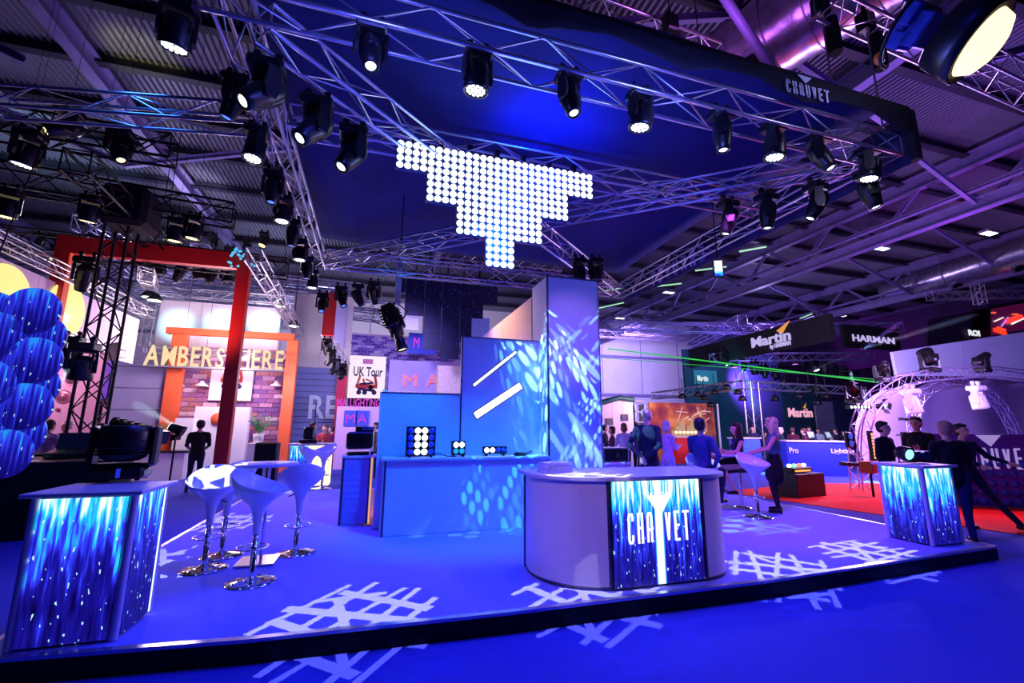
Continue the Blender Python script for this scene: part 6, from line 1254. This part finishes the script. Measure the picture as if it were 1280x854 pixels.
o = thing('display_table', 'lit display of small fixtures in front of the orange backdrop', 'table', (0, 0, 0)); a = yp(845, 540, 18.5).x; b = yp(885, 540, 18.5).x; MB().box2((a, 18.5, 0), (b, 19.2, 1.2)).build('front_panel', mat('red_panel', (220, 30, 30), .6), o); MB().box2((a-.05, 18.45, 1.2), (b+.05, 19.25, 1.25)).build('top', LIL, o)
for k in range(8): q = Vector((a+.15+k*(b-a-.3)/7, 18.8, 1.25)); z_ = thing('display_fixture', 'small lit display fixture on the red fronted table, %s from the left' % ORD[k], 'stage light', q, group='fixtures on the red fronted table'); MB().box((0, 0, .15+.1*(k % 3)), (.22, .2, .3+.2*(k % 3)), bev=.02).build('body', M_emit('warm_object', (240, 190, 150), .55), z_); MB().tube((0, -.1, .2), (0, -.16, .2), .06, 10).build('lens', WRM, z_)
for (px, py, Y_, cx) in ((901, 500, 19, 0),): q = yp(px, 560, Y_); tag(MB().tube((q.x, Y_, 0), (q.x, Y_, yp(px, 505, Y_).z), .05, 8).build('white_pole', WHT), 'thin white upright pole right of the orange backdrop', 'pole')
# truss portal with flood lamps
Yg = 17.0; A = yp(938, 478, Yg); B = yp(1052, 482, Yg); base = Vector((A.x, Yg, 0))
TH_ = yp(935, 478, Yg).z
truss((A.x, Yg, 0), (A.x, Yg, TH_), 'upright truss leg left of the blonde woman', w=.45, h=.45, bay=.5, r=.035, rb=.016, up=(0, 1, 0))
truss((B.x, Yg-1, 0), (B.x, Yg-1, TH_-.3), 'upright truss leg at the right end of the blue desk', w=.4, h=.4, bay=.5, r=.03, rb=.014, up=(0, 1, 0))
truss((A.x, Yg, TH_-.15), (B.x, Yg-1, TH_-.35), 'pink lit truss spanning between the two upright legs', w=.35, h=.35, bay=.5, r=.03, rb=.014)
q = yp(818, 497, 24); truss((A.x-.2, Yg, TH_-.1), (q.x, q.y, q.z+.1), 'pink lit truss running back from the left upright leg', w=.4, h=.4, bay=.6, r=.03, rb=.014)
for i, (px, py, Y_) in enumerate(((853, 497, 20), (872, 495, 19.3), (880, 499, 19.2), (893, 492, 18.6), (889, 508, 18.2), (909, 486, 17.8), (922, 492, 17.4), (928, 500, 17.2), (969, 500, 16.9), (1000, 497, 16.6), (1012, 490, 16.4), (1022, 488, 16.4), (1033, 497, 16.2), (1022, 505, 16.2))):
    q = yp(px, py, Y_); lit = i in (0, 4, 5, 7, 9, 10); o = thing('flood_lamp', '%s flood lamp on the pink lit truss, %s from the left' % ('lit' if lit else 'dark', ORD[i]), 'stage light', q, (0, 0, i*.5), 'flood lamps on the pink lit truss')
    MB().lathe([(.08, .22), (.16, .12), (.2, -.05), (.18, -.05)], 16).build('shade', BLK, o); MB().lathe([(.0001, -.03), (.17, -.02), (.18, 0)], 16).build('lamp_face', M_emit('pinkish_lamp', (255, 215, 190), 2.6) if lit else LENS, o); MB().path([(-.2, 0, 0), (-.2, 0, .25), (0, 0, .38), (.2, 0, .25), (.2, 0, 0)], .018, 5).tube((0, 0, .38), (0, 0, 1.0), .02, 5).build('yoke', BLKM, o)
# dark teal booth with lettering
Yb = 27.6
o = thing('booth_wall', 'dark teal booth wall with small white lettering on a lighter panel', 'wall', (0, 0, 0)); xa = yp(856, 470, Yb).x; xb = yp(1075, 470, Yb).x; zt = yp(860, 437, Yb).z
for i in range(6): MB().box2((xa+(xb-xa)*i/6, Yb, 0), (xa+(xb-xa)*(i+1)/6-.03, Yb+.2, zt if i < 3 else yp(1000, 500, Yb).z)).build('panel', TEAL, o)
a = yp(868, 480, Yb-.1); b = yp(895, 464, Yb-.1); MB().box2((a.x, Yb-.15, a.z), (b.x, Yb-.05, b.z)).build('sign_panel', mat('lit_teal_panel', (50, 130, 140), .6, emit=(20, 110, 120), es=.35), o)
q = yp(872, 476, Yb-.2); sign_text('Martin', .42, M_emit('white_letters', (240, 245, 250), .9), width=.95, parent=o, loc=(q.x, Yb-.2, q.z), bold=.02, ext=.01)
# flying black banner with lettering
def banner(p0, p1, h, label, m, th=.3):
    p0 = Vector(p0); p1 = Vector(p1); d = (p1-p0); n = Vector((d.y, -d.x, 0)).normalized()*th; o = thing('banner_fascia', label, 'banner', p0); l = d
    vs = [Vector((0, 0, 0)), l, l+n*-1, n*-1]; MB().prism([v[:2] for v in vs], -h, 0).build('fascia', m, o); return o, math.atan2(d.y, d.x), d.length
P0 = yp(860, 437, 27); P1 = zp(1035, 392, P0.z+0.0); P0b = Vector((P0.x, P0.y, P0.z)); P1 = Vector((P1.x, P1.y, P0.z)); bh = 1.35
o, rz, bl_ = banner(P0b, P1, bh, 'long black flown banner with white lettering and orange wedge, over the teal booth', FAB)
def bpt(px, py):   # point on the banner plane
    d = ray(px, py); dd = (P1-P0b); n = Vector((dd.y, -dd.x, 0)).normalized(); t = (P0b-Vector((0, 0, CH))).dot(n)/d.dot(n); return Vector((0, 0, CH))+d*t
n_ = Vector(((P1-P0b).y, -(P1-P0b).x, 0)).normalized(); LWH = M_emit('pale_lilac_letters', (205, 190, 250), .85)
a = bpt(941, 431); b = bpt(990, 424); hh = (bpt(945, 418)-bpt(945, 431)).length; bz = (a.z+b.z)/2
sign_text('Martin', hh*.95, LWH, width=(Vector(b[:2])-Vector(a[:2])).length, parent=o, loc=Vector((a.x, a.y, bz-.1))+n_*.08-Vector(o.location), rotz=rz, bold=.022, ext=.03)
a = bpt(964, 434); b = bpt(990, 431); sign_text('by HARMAN', .25, LWH, width=(Vector(b[:2])-Vector(a[:2])).length, parent=o, loc=Vector((a.x, a.y, a.z-.1))+n_*.08-Vector(o.location), rotz=rz, bold=.02, ext=.02)
a = bpt(972, 414)+n_*.1; b = bpt(988, 401)+n_*.1; c = bpt(979, 417)+n_*.1; MB().add([a, b, c, a-n_*.06, b-n_*.06, c-n_*.06], [(0, 1, 2), (5, 4, 3), (0, 3, 4, 1), (1, 4, 5, 2), (2, 5, 3, 0)]).build('orange_wedge', M_emit('orange_wedge', (240, 160, 70), .9), o, loc=-Vector(o.location))
# second lettering further right
Y = 20; a = yp(1066, 424, Y); b = yp(1119, 432, Y); o = thing('banner_fascia', 'far dark banner with lilac capital lettering below the stub lamp', 'banner', (0, 0, 0)); MB().box2((a.x-.6, Y+.05, a.z-.5), (b.x+.6, Y+.3, a.z+.95)).build('fascia', FAB, o); sign_text('HARMAN', .42, LWH, width=b.x-a.x, parent=o, loc=(a.x, Y, a.z-.1), bold=.02, ext=.02)
Y = 24; a = yp(986, 521, Y); o = thing('booth_sign', 'teal booth inner wall with pink white lettering and small orange wedge', 'sign', (0, 0, 0)); MB().box2((a.x-.3, Y+.05, 0), (yp(1030, 521, Y).x, Y+.2, a.z+2.2)).build('panel', TEAL, o); sign_text('Martin', .62, M_emit('pinkish_letters', (255, 180, 210), .9), width=yp(1016, 521, Y).x-a.x, parent=o, loc=(a.x, Y, a.z), bold=.022, ext=.02)
a = yp(1004, 510, Y-.05); MB().add([a, a+Vector((.32, 0, .38)), a+Vector((.2, 0, -.05))], [(0, 1, 2)]).build('orange_wedge', M_emit('orange_wedge', (240, 160, 70), .9), o)
tag(MB().box2((yp(1018, 500, 23.5).x, 23.5, 0), (yp(1040, 500, 23.5).x, 23.6, yp(1030, 502, 23.5).z)).build('partition_board', mat('grey_lilac_board', (150, 150, 180), .7, 0, .08, 2)), 'grey board right of the pink white lettering', 'board')
# blue desk with lettering
o = thing('booth_counter', 'blue desk with small white lettering behind the blonde woman', 'counter', (0, 0, 0)); a = yp(983, 560, 13.2); b = Vector((yp(1058, 560, 12.2).x, 12.2, 0)); d = (b-Vector((a.x, a.y, 0))).normalized(); n = Vector((-d.y, d.x, 0)); pa = Vector((a.x, 13.2, 0))
MB().prism([pa[:2], b[:2], (b+n*.7)[:2], (pa+n*.7)[:2]], 0, 1.2).build('front_panel', NAVY, o); MB().prism([(pa-n*.05)[:2], (b-n*.05)[:2], (b+n*.75)[:2], (pa+n*.75)[:2]], 1.2, 1.25).build('top', LIL, o)
rz = math.atan2(d.y, d.x); q = pa+d*((b-pa).length*.74)-n*.02; sign_text('Lighting', .16, INK, width=.72, parent=o, loc=(q.x, q.y, .82), rotz=rz, bold=.02); q = pa+d*.08-n*.02; sign_text('Pro', .2, INK, width=.3, parent=o, loc=(q.x, q.y, .8), rotz=rz, bold=.02)
o2 = thing('booth_counter', 'small blue counter behind the truss leg left of the blonde woman', 'counter', (0, 0, 0)); MB().box2((yp(925, 550, 15).x, 15, 0), (yp(950, 550, 15).x, 15.6, 1.25)).build('front_panel', mat('bright_blue_panel', (70, 110, 235), .6), o2); MB().box2((yp(925, 550, 15).x-.05, 14.95, 1.25), (yp(950, 550, 15).x+.05, 15.65, 1.3)).build('top', LIL, o2)
for i, px in enumerate((1018, 1030, 1041)): q = yp(px, 545, 13.0); o = thing('desk_screen', 'small tilted screen on the blue desk, %s from the left' % ORD[i], 'screen', (q.x, 13.0-.3*i+.15, 1.25), .2*i, 'screens on the blue desk'); MB().box((0, 0, .2), (.34, .03, .26), Matrix.Rotation(-.3, 3, 'X')).build('frame', BLK, o); MB().box((0, -.02, .2), (.28, .01, .2), Matrix.Rotation(-.3, 3, 'X')).build('display', M_emit('desk_display', (190, 215, 255), .8), o); MB().box((0, .03, .03), (.14, .12, .06)).build('foot', BLKM, o)
# black plinth with glowing effect unit
bq = zp(1015, 622, 0); o = thing('plinth', 'black cube plinth carrying a small glowing effect unit, right of the blonde woman', 'plinth', (bq.x, bq.y, 0), .15); MB().box((0, .3, .29), (1.15, .65, .58), bev=.01).build('body', BLK, o)
o = thing('effect_light', 'small effect unit with amber strip and green and white glowing bulbs on the black plinth', 'stage light', (bq.x-.05, bq.y+.3, .58), .15); MB().box((0, 0, .08), (.8, .3, .12), bev=.02).build('body', BLK, o); MB().box((0, -.155, .06), (.62, .01, .04)).build('amber_strip', M_emit('amber_strip', (255, 150, 60), 2), o)
for k, c in enumerate(((230, 250, 255), (120, 255, 170), (255, 120, 120), (230, 240, 255))): MB().ell((-.3+.2*k, 0, .18), (.07, .06, .05), 10, 6).build('glowing_bulb', M_emit('bulb_%d' % k, c, 2), o)
# ---- arched truss tent
TRA = mat('lilac_lit_aluminium', (190, 175, 220), .3, .75, .08, 20)
arc_c = Vector((15, 9.6, 0)); AY = 9.6
def pth(l, Y): return [yp(x, y, Y) for x, y in l]
f0 = yp(1077, 615, AY); f0.z = 0
path_truss([f0]+pth([(1074, 575), (1076, 535), (1088, 506), (1112, 484), (1145, 472), (1190, 467), (1240, 466), (1300, 474)], AY), 'front curved truss of the tent stand, rising left and running right along the top', w=.34, m=TRA, side=(0, 1, 0), step=.32)
f0 = yp(1150, 610, 10.9); f0.z = 0
path_truss([f0]+pth([(1146, 560), (1142, 525), (1148, 500), (1170, 484), (1200, 477)], 10.9), 'inner curved truss behind the talking men, bending right', w=.26, m=TRA, step=.3)
f0 = yp(1290, 615, 10.9); f0.z = 0
path_truss([f0]+pth([(1280, 570), (1264, 530), (1246, 502), (1222, 484), (1196, 477)], 10.9), 'inner curved truss bending left, behind the violet lettering wall', w=.26, m=TRA, step=.3)
CL = mat('lilac_tent_cloth', (175, 155, 215), .9, 0, .06, .7); vs = []; nU = 26; nV = 12
for j in range(nV+1):
    for i in range(nU+1):
        u = i/nU; v = j/nV; px = 1088+260*u; p = yp(px, 560, 12.4); zt_ = yp(px, 500-22*math.sin(min(1, u*2.2)*PI/2)+3*math.cos(u*25), 12.4).z; vs.append((p.x, 12.4+.5*math.sin(v*PI)+.12*math.sin(u*18), zt_*v))
fs = [(j*(nU+1)+i, j*(nU+1)+i+1, (j+1)*(nU+1)+i+1, (j+1)*(nU+1)+i) for j in range(nV) for i in range(nU)]
q = MB().add(vs, fs, True).build('tent_cloth', CL); md = q.modifiers.new('s', 'SOLIDIFY'); md.thickness = .01; tag(q, 'pale lilac tent cloth stretched behind the curved trusses', 'tent')
q0 = yp(1118, 411, 13.2); q1 = yp(1290, 372, 11.2)
o = thing('white_canopy', 'slanting pale blue canopy board above the curved truss arch', 'canopy', (0, 0, 0)); za = q0.z
PBW = mat('pale_blue_canopy', (200, 205, 245), .7, 0, .04, 1, emit=(120, 125, 235), es=.12)  # faint emission put in to brighten the board, which is no lamp
def quadbox(pts, name, m, par, dp=Vector((0, .12, 0))): vs = pts+[p+dp for p in pts]; n = len(pts); MB().add(vs, [tuple(range(n)), tuple(reversed(range(n, 2*n)))]+[(i, n+i, n+(i+1) % n, (i+1) % n) for i in range(n)]).build(name, m, par)
a0 = yp(1116, 440, 13.2); a1 = yp(1200, 427, 12.6); a2 = yp(1295, 413, 12); b0 = yp(1122, 470, 13.2); b1 = yp(1205, 470, 12.6); b2 = yp(1300, 478, 12)
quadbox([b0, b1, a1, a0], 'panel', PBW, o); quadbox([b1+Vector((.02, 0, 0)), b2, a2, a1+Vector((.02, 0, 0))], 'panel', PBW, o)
# red picture screen and cut lettering
o = thing('video_screen', 'red concert picture screen at the right picture border', 'screen', (0, 0, 0)); Y = 15; 
quadbox([yp(1238, 412, Y), yp(1300, 402, Y), yp(1300, 370, Y), yp(1238, 382, Y)], 'frame', BLK, o)
quadbox([yp(1240, 419, Y-.1), yp(1298, 408, Y-.1), yp(1298, 376, Y-.1), yp(1240, 386, Y-.1)], 'display', M_emit('deep_red_display', (70, 8, 50), .9), o, Vector((0, .05, 0)))
for (x0_, y0_, x1_, y1_, c, w_) in ((1243, 402, 1254, 397, (255, 230, 230), .07), (1252, 408, 1260, 397, (200, 120, 255), .08), (1258, 402, 1275, 396, (255, 60, 50), .3), (1265, 405, 1280, 398, (255, 240, 240), .09), (1243, 412, 1256, 417, (255, 60, 30), .22), (1247, 410, 1256, 413, (255, 70, 40), .16), (1240, 391, 1244, 391, (255, 90, 60), .1), (1266, 393, 1272, 393, (255, 90, 60), .1)):
    a = yp(x0_, y0_, Y-.16); b = yp(x1_, y1_, Y-.16); MB().tube(a, b, w_/2, 6).build('picture_shape', M_emit('pic_%d_%d_%d' % c, c, 1.1), o)
o = thing('black_fascia', 'plum black fascia wall with small white capital lettering near the right border', 'banner', (0, 0, 0)); Y = 15.6; quadbox([yp(1160, 432, Y), yp(1222, 424, Y), yp(1222, 388, Y), yp(1160, 400, Y)], 'fascia', mat('plum_black_cloth', (40, 14, 60), .9, 0, .2, 2), o); MB().tube(yp(1190, 395, Y)+Vector((0, .06, 0)), yp(1190, 395, Y)*1+Vector((0, .06, 12.24-yp(1190, 395, Y).z)), .01, 5).build('suspension_wire', BLKM, o); quadbox([yp(1217, 424, Y-.1), yp(1241, 419, Y-.1), yp(1241, 384, Y-.1), yp(1217, 388, Y-.1)], 'side_box', BLK, o)
q = yp(1210, 419, Y-.1); sign_text('ROI', .3, M_emit('white_letters', (240, 245, 250), .9), width=yp(1224, 419, Y-.1).x-q.x, parent=o, loc=(q.x, Y-.14, q.z), bold=.05, ext=.01)
# moving heads on the arch
for i, (px, py, up, k, ln, s_, pan, tl_, bd) in enumerate(((1103, 473, True, 'spot', None, 1.1, .5, 1.0, None), (1163, 462, True, 'wash', None, 1.35, .4, -.5, None), (1228, 462, True, 'spot', None, 1.2, 1.9, -.9, None), (1068, 500, True, 'spot', None, 1.1, 1.2, 1.0, None))):
    q = yp(px, py, arc_c.y-.1+(0 if i else .2)); head(k, (q.x, q.y, q.z-.12), pan, tl_, 'black moving light sitting on top of the curved arch, %s' % ['second from its left foot', 'third and largest, at the middle', 'fourth, towards the right border', 'lowest at the left shoulder'][i], 'moving lights on top of the arch', ln, up=True, s=s_)
WB = mat('white_fixture_body', (215, 215, 240), .3, 0, .05, 10)
for i, (px, py) in enumerate(((1137, 484), (1219, 480))): q = yp(px, py, arc_c.y-.05); head('wash', (q.x, q.y, q.z+.1), .2, -.15, 'white moving light hanging under the curved arch, %s one' % ('left' if i == 0 else 'right'), 'white moving lights under the arch', M_emit('dim_white_cell', (210, 220, 255), .9), s=1.35, body=WB)
o = thing('par_lamp', 'small lit par lamp with barn doors inside the left of the arch', 'stage light', yp(1101, 508, arc_c.y)); MB().tube((0, .1, 0), (0, -.1, 0), .08, 14, .1).build('body', BLK, o); MB().lathe([(.0001, 0), (.07, .0)], 14, Matrix.Translation((0, -.105, 0)) @ Matrix.Rotation(PI/2, 4, 'X')).build('lit_face', HOTW, o)
for s in (-1, 1): MB().box((s*.16, -.14, 0), (.14, .01, .2), Matrix.Rotation(s*.5, 3, 'Y')).build('barn_door', BLK, o); MB().box((0, -.14, s*.16), (.2, .01, .12), Matrix.Rotation(s*.5, 3, 'X')).build('barn_door', BLK, o)
# LED bars and blue pods on the left foot of the arch
def bar(px0, py0, px1, py1, Y, n, m, label):
    a = yp(px0, py0, Y); b = yp(px1, py1, Y); T, l = seg_m(a, b); o = thing('led_bar', label, 'stage light', (0, 0, 0)); x = MB().box((l/2, 0, 0), (l+.1, .1, .1)); MB().add([T @ Vector(v) for v in x.v], x.f).build('housing', BLK, o)
    for k in range(n): p = a.lerp(b, (k+.5)/n); MB().lathe([(.0001, .02), (.03, .015), (.04, 0)], 10, Matrix.Translation(p+Vector((0, -.05, 0))) @ Matrix.Rotation(PI/2, 4, 'X')).build('lens', m, o)
bar(1060, 509, 1086, 509, 9.4, 6, HOTW, 'horizontal black bar with six white lit lenses at the left of the arch'); bar(1087, 541, 1092, 574, 9.0, 8, M_emit('amber_cell', (255, 160, 120), 1.6), 'upright bar of orange and white cells behind the dark haired man'); bar(1053, 580, 1078, 581, 9.0, 7, LENS, 'dark horizontal bar low on the left arch foot')
bar(1126, 524, 1147, 524, 11, 5, LENS, 'short dark bar on the middle leg of the rear arch')
for i, (px, py) in enumerate(((1064, 550), (1133, 548))):
    q = yp(px, py, 9.2 if i == 0 else 10.6); o = thing('blinder_lamp', 'two cell lamp with blue lenses, %s of the arch' % ('on the left foot' if i == 0 else 'behind the talking men'), 'stage light', q); MB().box((0, .06, 0), (.24, .1, .42), bev=.02).box((0, .14, .1), (.06, .3, .04)).build('housing', BLK, o)
    for s in (-1, 1): MB().lathe([(.0001, .02), (.06, .016), (.085, 0)], 16, Matrix.Translation((0, 0, s*.1)) @ Matrix.Rotation(PI/2, 4, 'X')).build('lens', M_emit('deep_blue_lens', (60, 90, 255), .7), o)
o = thing('amber_screen', 'brown amber lit box lamp on the floor stand left of the right counter', 'stage light', yp(1087, 584, 8.6)); MB().box((0, 0, 0), (.36, .3, .3), Matrix.Rotation(.2, 3, 'Z'), .02).build('body', mat('copper_box', (150, 60, 30), .4, .2), o); MB().tube((0, 0, -.15), (0, 0, -yp(1087, 584, 8.6).z), .03, 8).build('stand_leg', BLKM, o)
# lettering wall with blue domes, right border
o = thing('letter_wall', 'violet wall with large pale lettering and triangle, blue domes below, at the right border', 'wall', (0, 0, 0)); Wx = 10.9; A = xp(1205, 600, 13.4); 
p0 = Vector((12.35, 7.55, 0)); p1 = Vector((14.6, 6.0, 0)); d = (p1-p0).normalized(); n = Vector((d.y, -d.x, 0)); rz = math.atan2(d.y, d.x); L = (p1-p0).length
VWM = mat('violet_print_wall', (90, 70, 200), .7, 0, .1, 1.5)
def wpt(px, py): dd = ray(px, py); t = (p0-Vector((0, 0, CH))).dot(n)/dd.dot(n); return Vector((0, 0, CH))+dd*t
MB().prism([p0[:2], p1[:2], (p1-n*.1)[:2], (p0-n*.1)[:2]], .014, wpt(1250, 543).z).build('panel', VWM, o)
a = wpt(1200, 583); b = wpt(1290, 583); lz = wpt(1240, 586).z; lh = wpt(1240, 560).z-lz; logo(o, Vector((a.x, a.y, lz))+n*.01, rz, lh, min(L*.98, (b-a).length*1.05), M_emit('violet_white_letters', (190, 160, 240), .65), s='CHAUVET')
DM = mat('blue_dome', (50, 80, 210), .15, .1, .1, 10)
for j in range(5):
    for i in range(13): p = p0+d*(.12+i*.2)+n*.0+Vector((0, 0, .12+j*.2)); MB().lathe([(.0001, .05), (.05, .04), (.08, 0)], 12, Matrix.Translation(p) @ Matrix.Rotation(rz, 4, 'Z') @ Matrix.Rotation(PI/2, 4, 'X')).build('dome', DM, o)
# far truss and silver lift tower, roof clutter at right
for i, (A, B) in enumerate((((18, 27, 8.7), (36, 24, 8.9)), ((17, 30, 9.4), (38, 27, 9.6)), ((19, 24, 8.1), (33, 20, 8.2)), ((20, 33, 9.8), (40, 32, 9.8)), ((22, 22, 8.4), (26, 32, 8.6)), ((26, 20, 8.2), (31, 31, 8.4)), ((14, 35, 9.8), (30, 34.5, 9.9)))):
    truss(A, B, 'far lilac lit truss under the roof at right, %s from the front' % ORD[i], w=.6, h=.6, bay=.8, r=.04, rb=.02, m=mat('lilac_dim_truss', (170, 150, 215), .4, .5, .1, 8), detail=False, group='far trusses at right')
q = yp(1222, 360, 13); truss((q.x-3.0, 13.3, q.z-.6), (q.x+4, 12.4, q.z-.1), 'silver truss crossing above the red picture screen', w=.3, h=.35, bay=.45, r=.024, rb=.011); truss((q.x, 13, q.z-.8), (q.x, 13, q.z+.15), 'stub of upright truss with hoist above the red screen', w=.35, h=.35, bay=.35, r=.024, rb=.011, up=(0, 1, 0))
for i in range(14):
    px = 905+i*12.5; q = yp(px, 452+(i*31 % 27)-10, 23+i % 3); head('wash' if i % 2 else 'spot', (q.x, q.y, q.z+.3), i*.7, .4*(i % 3)-.4, 'small far moving light over the teal booth, %s from the left' % ORD[i], 'far moving lights over the teal booth', (LEDW, M_emit('violet_far_lens', (210, 120, 255), 3), None)[i % 3], s=1.5, wire=True)
truss((yp(890, 455, 24).x, 24, 6.2), (yp(1090, 455, 22).x, 22, 6.6), 'violet lit truss over the teal booth holding far moving lights', w=.5, h=.5, bay=.6, r=.035, rb=.018, m=mat('lilac_dim_truss', (170, 150, 215), .4, .5, .1, 8))
# violet curtain depth behind the teal booth
tag(MB().box2((28, 33, 0), (52, 33.2, 7.5)).build('drape', PURP), 'dark plum drape far behind the teal booth', 'drape')
# ---- beams: haze cones lit by narrow lamps; the lasers are glowing tubes
def haze_cone(src, dst, r0, r1, dens, label):
    src = Vector(src); dst = Vector(dst); m = bpy.data.materials.get('thin_haze_%g' % dens)
    if not m:
        m = bpy.data.materials.new('thin_haze_%g' % dens); m.use_nodes = True; t = m.node_tree; t.nodes.remove(t.nodes['Principled BSDF']); v = t.nodes.new('ShaderNodeVolumeScatter'); v.inputs['Density'].default_value = dens; v.inputs['Anisotropy'].default_value = .3; t.links.new(v.outputs[0], t.nodes['Material Output'].inputs['Volume'])
    l_ = (dst-src).length; Mx = Matrix.Translation(src) @ (dst-src).to_track_quat('Z', 'Y').to_matrix().to_4x4(); rm = r0+(r1-r0)*.7
    o = MB().lathe([(.00001, 0), (r0, .02), (rm, l_*.7), (rm*.93, l_*.8), (rm*.72, l_*.9), (rm*.4, l_*.97), (.00001, l_)], 16, Mx).build('haze_beam', m); return tag(o, label, 'haze')
def beam(px0, py0, d0, px1, py1, d1, ang, power, col, dens, label, r0=.04):
    ang = max(2.4, ang*.5) if ang < 9 else ang
    r_ = ray(px0, py0); a = Vector((0, 0, CH))+r_*(d0/math.hypot(r_.x, r_.y)); r_ = ray(px1, py1); b = Vector((0, 0, CH))+r_*(d1/math.hypot(r_.x, r_.y)); l = (b-a).length; dirn = (b-a).normalized()
    haze_cone(a+dirn*.1, b, r0+.01, l*math.tan(math.radians(ang*.45))*.9+r0, dens*.2, label); spot('beam_lamp', a, b, ang*.9, power*5, col, .3, .03)
beam(1020, 255, 9.2, 962, 345, 11, 7, 900, (.03, .1, 1), .12, 'blue light beam dropping left from the spot under the right rig')
beam(1072, 438, 17, 1225, 392, 14, 5, 4200, (.35, .5, 1), .10, 'pale blue beam rising right across the far lettering'); beam(1072, 440, 17.1, 1006, 466, 17.5, 4, 2500, (.5, .7, 1), .12, 'white beam dropping left from the far lettering')
beam(1076, 438, 17, 1130, 400, 15, 8, 2500, (.1, .08, 1), .10, 'short deep blue beam rising over the far lettering')
beam(931, 460, 22, 945, 520, 21, 16, 1300, (.2, .8, 1), .10, 'teal light cone over the truss portal, right one'); beam(930, 460, 22, 912, 492, 21, 14, 800, (.3, .9, 1), .10, 'teal light cone over the truss portal, left one'); beam(1063, 460, 19, 1068, 490, 19, 14, 1500, (.4, .8, 1), .12, 'cyan light cone left of the arch')
beam(88, 453, 10.2, 70, 492, 10.4, 14, 900, (.5, .9, 1), .2, 'white cyan light cone falling left of the truss tower'); beam(222, 534, 11.8, 165, 503, 11.2, 14, 500, (.6, .9, 1), .2, 'pale beam rising left from the profile spot by the aisle')
q = yp(90, 450, 10.0); head('wash', (q.x, q.y+.3, q.z+.5), .4, .3, 'black moving light throwing a white cyan cone left of the truss tower', None, HOTW, s=1.2)
q = yp(75, 442, 10.6); head('spot', (q.x, q.y+.3, q.z+.5), .4, .3, 'dark moving light just left of the one with the white cyan cone', None, None, s=1.0)
GRN = M_emit('green_laser', (60, 255, 90), .6)  # laser light put in as self-glowing tubes
for (x0_, y0_, x1_, y1_, r_, l) in ((760, 436, 1098, 478, .035, 'glowing tube for the upper green laser beam crossing the teal booth'), (740, 446, 1092, 474, .02, 'glowing tube for the lower green laser beam crossing the teal booth')):
    a = yp(x0_, y0_, 24); b = yp(x1_, y1_, 14.5); m = GRN if r_ > .03 else M_emit('green_laser_dim', (50, 200, 90), .6); tag(MB().tube(a, b, r_, 8).build('laser_glow_tube', m), l, 'laser glow tube')
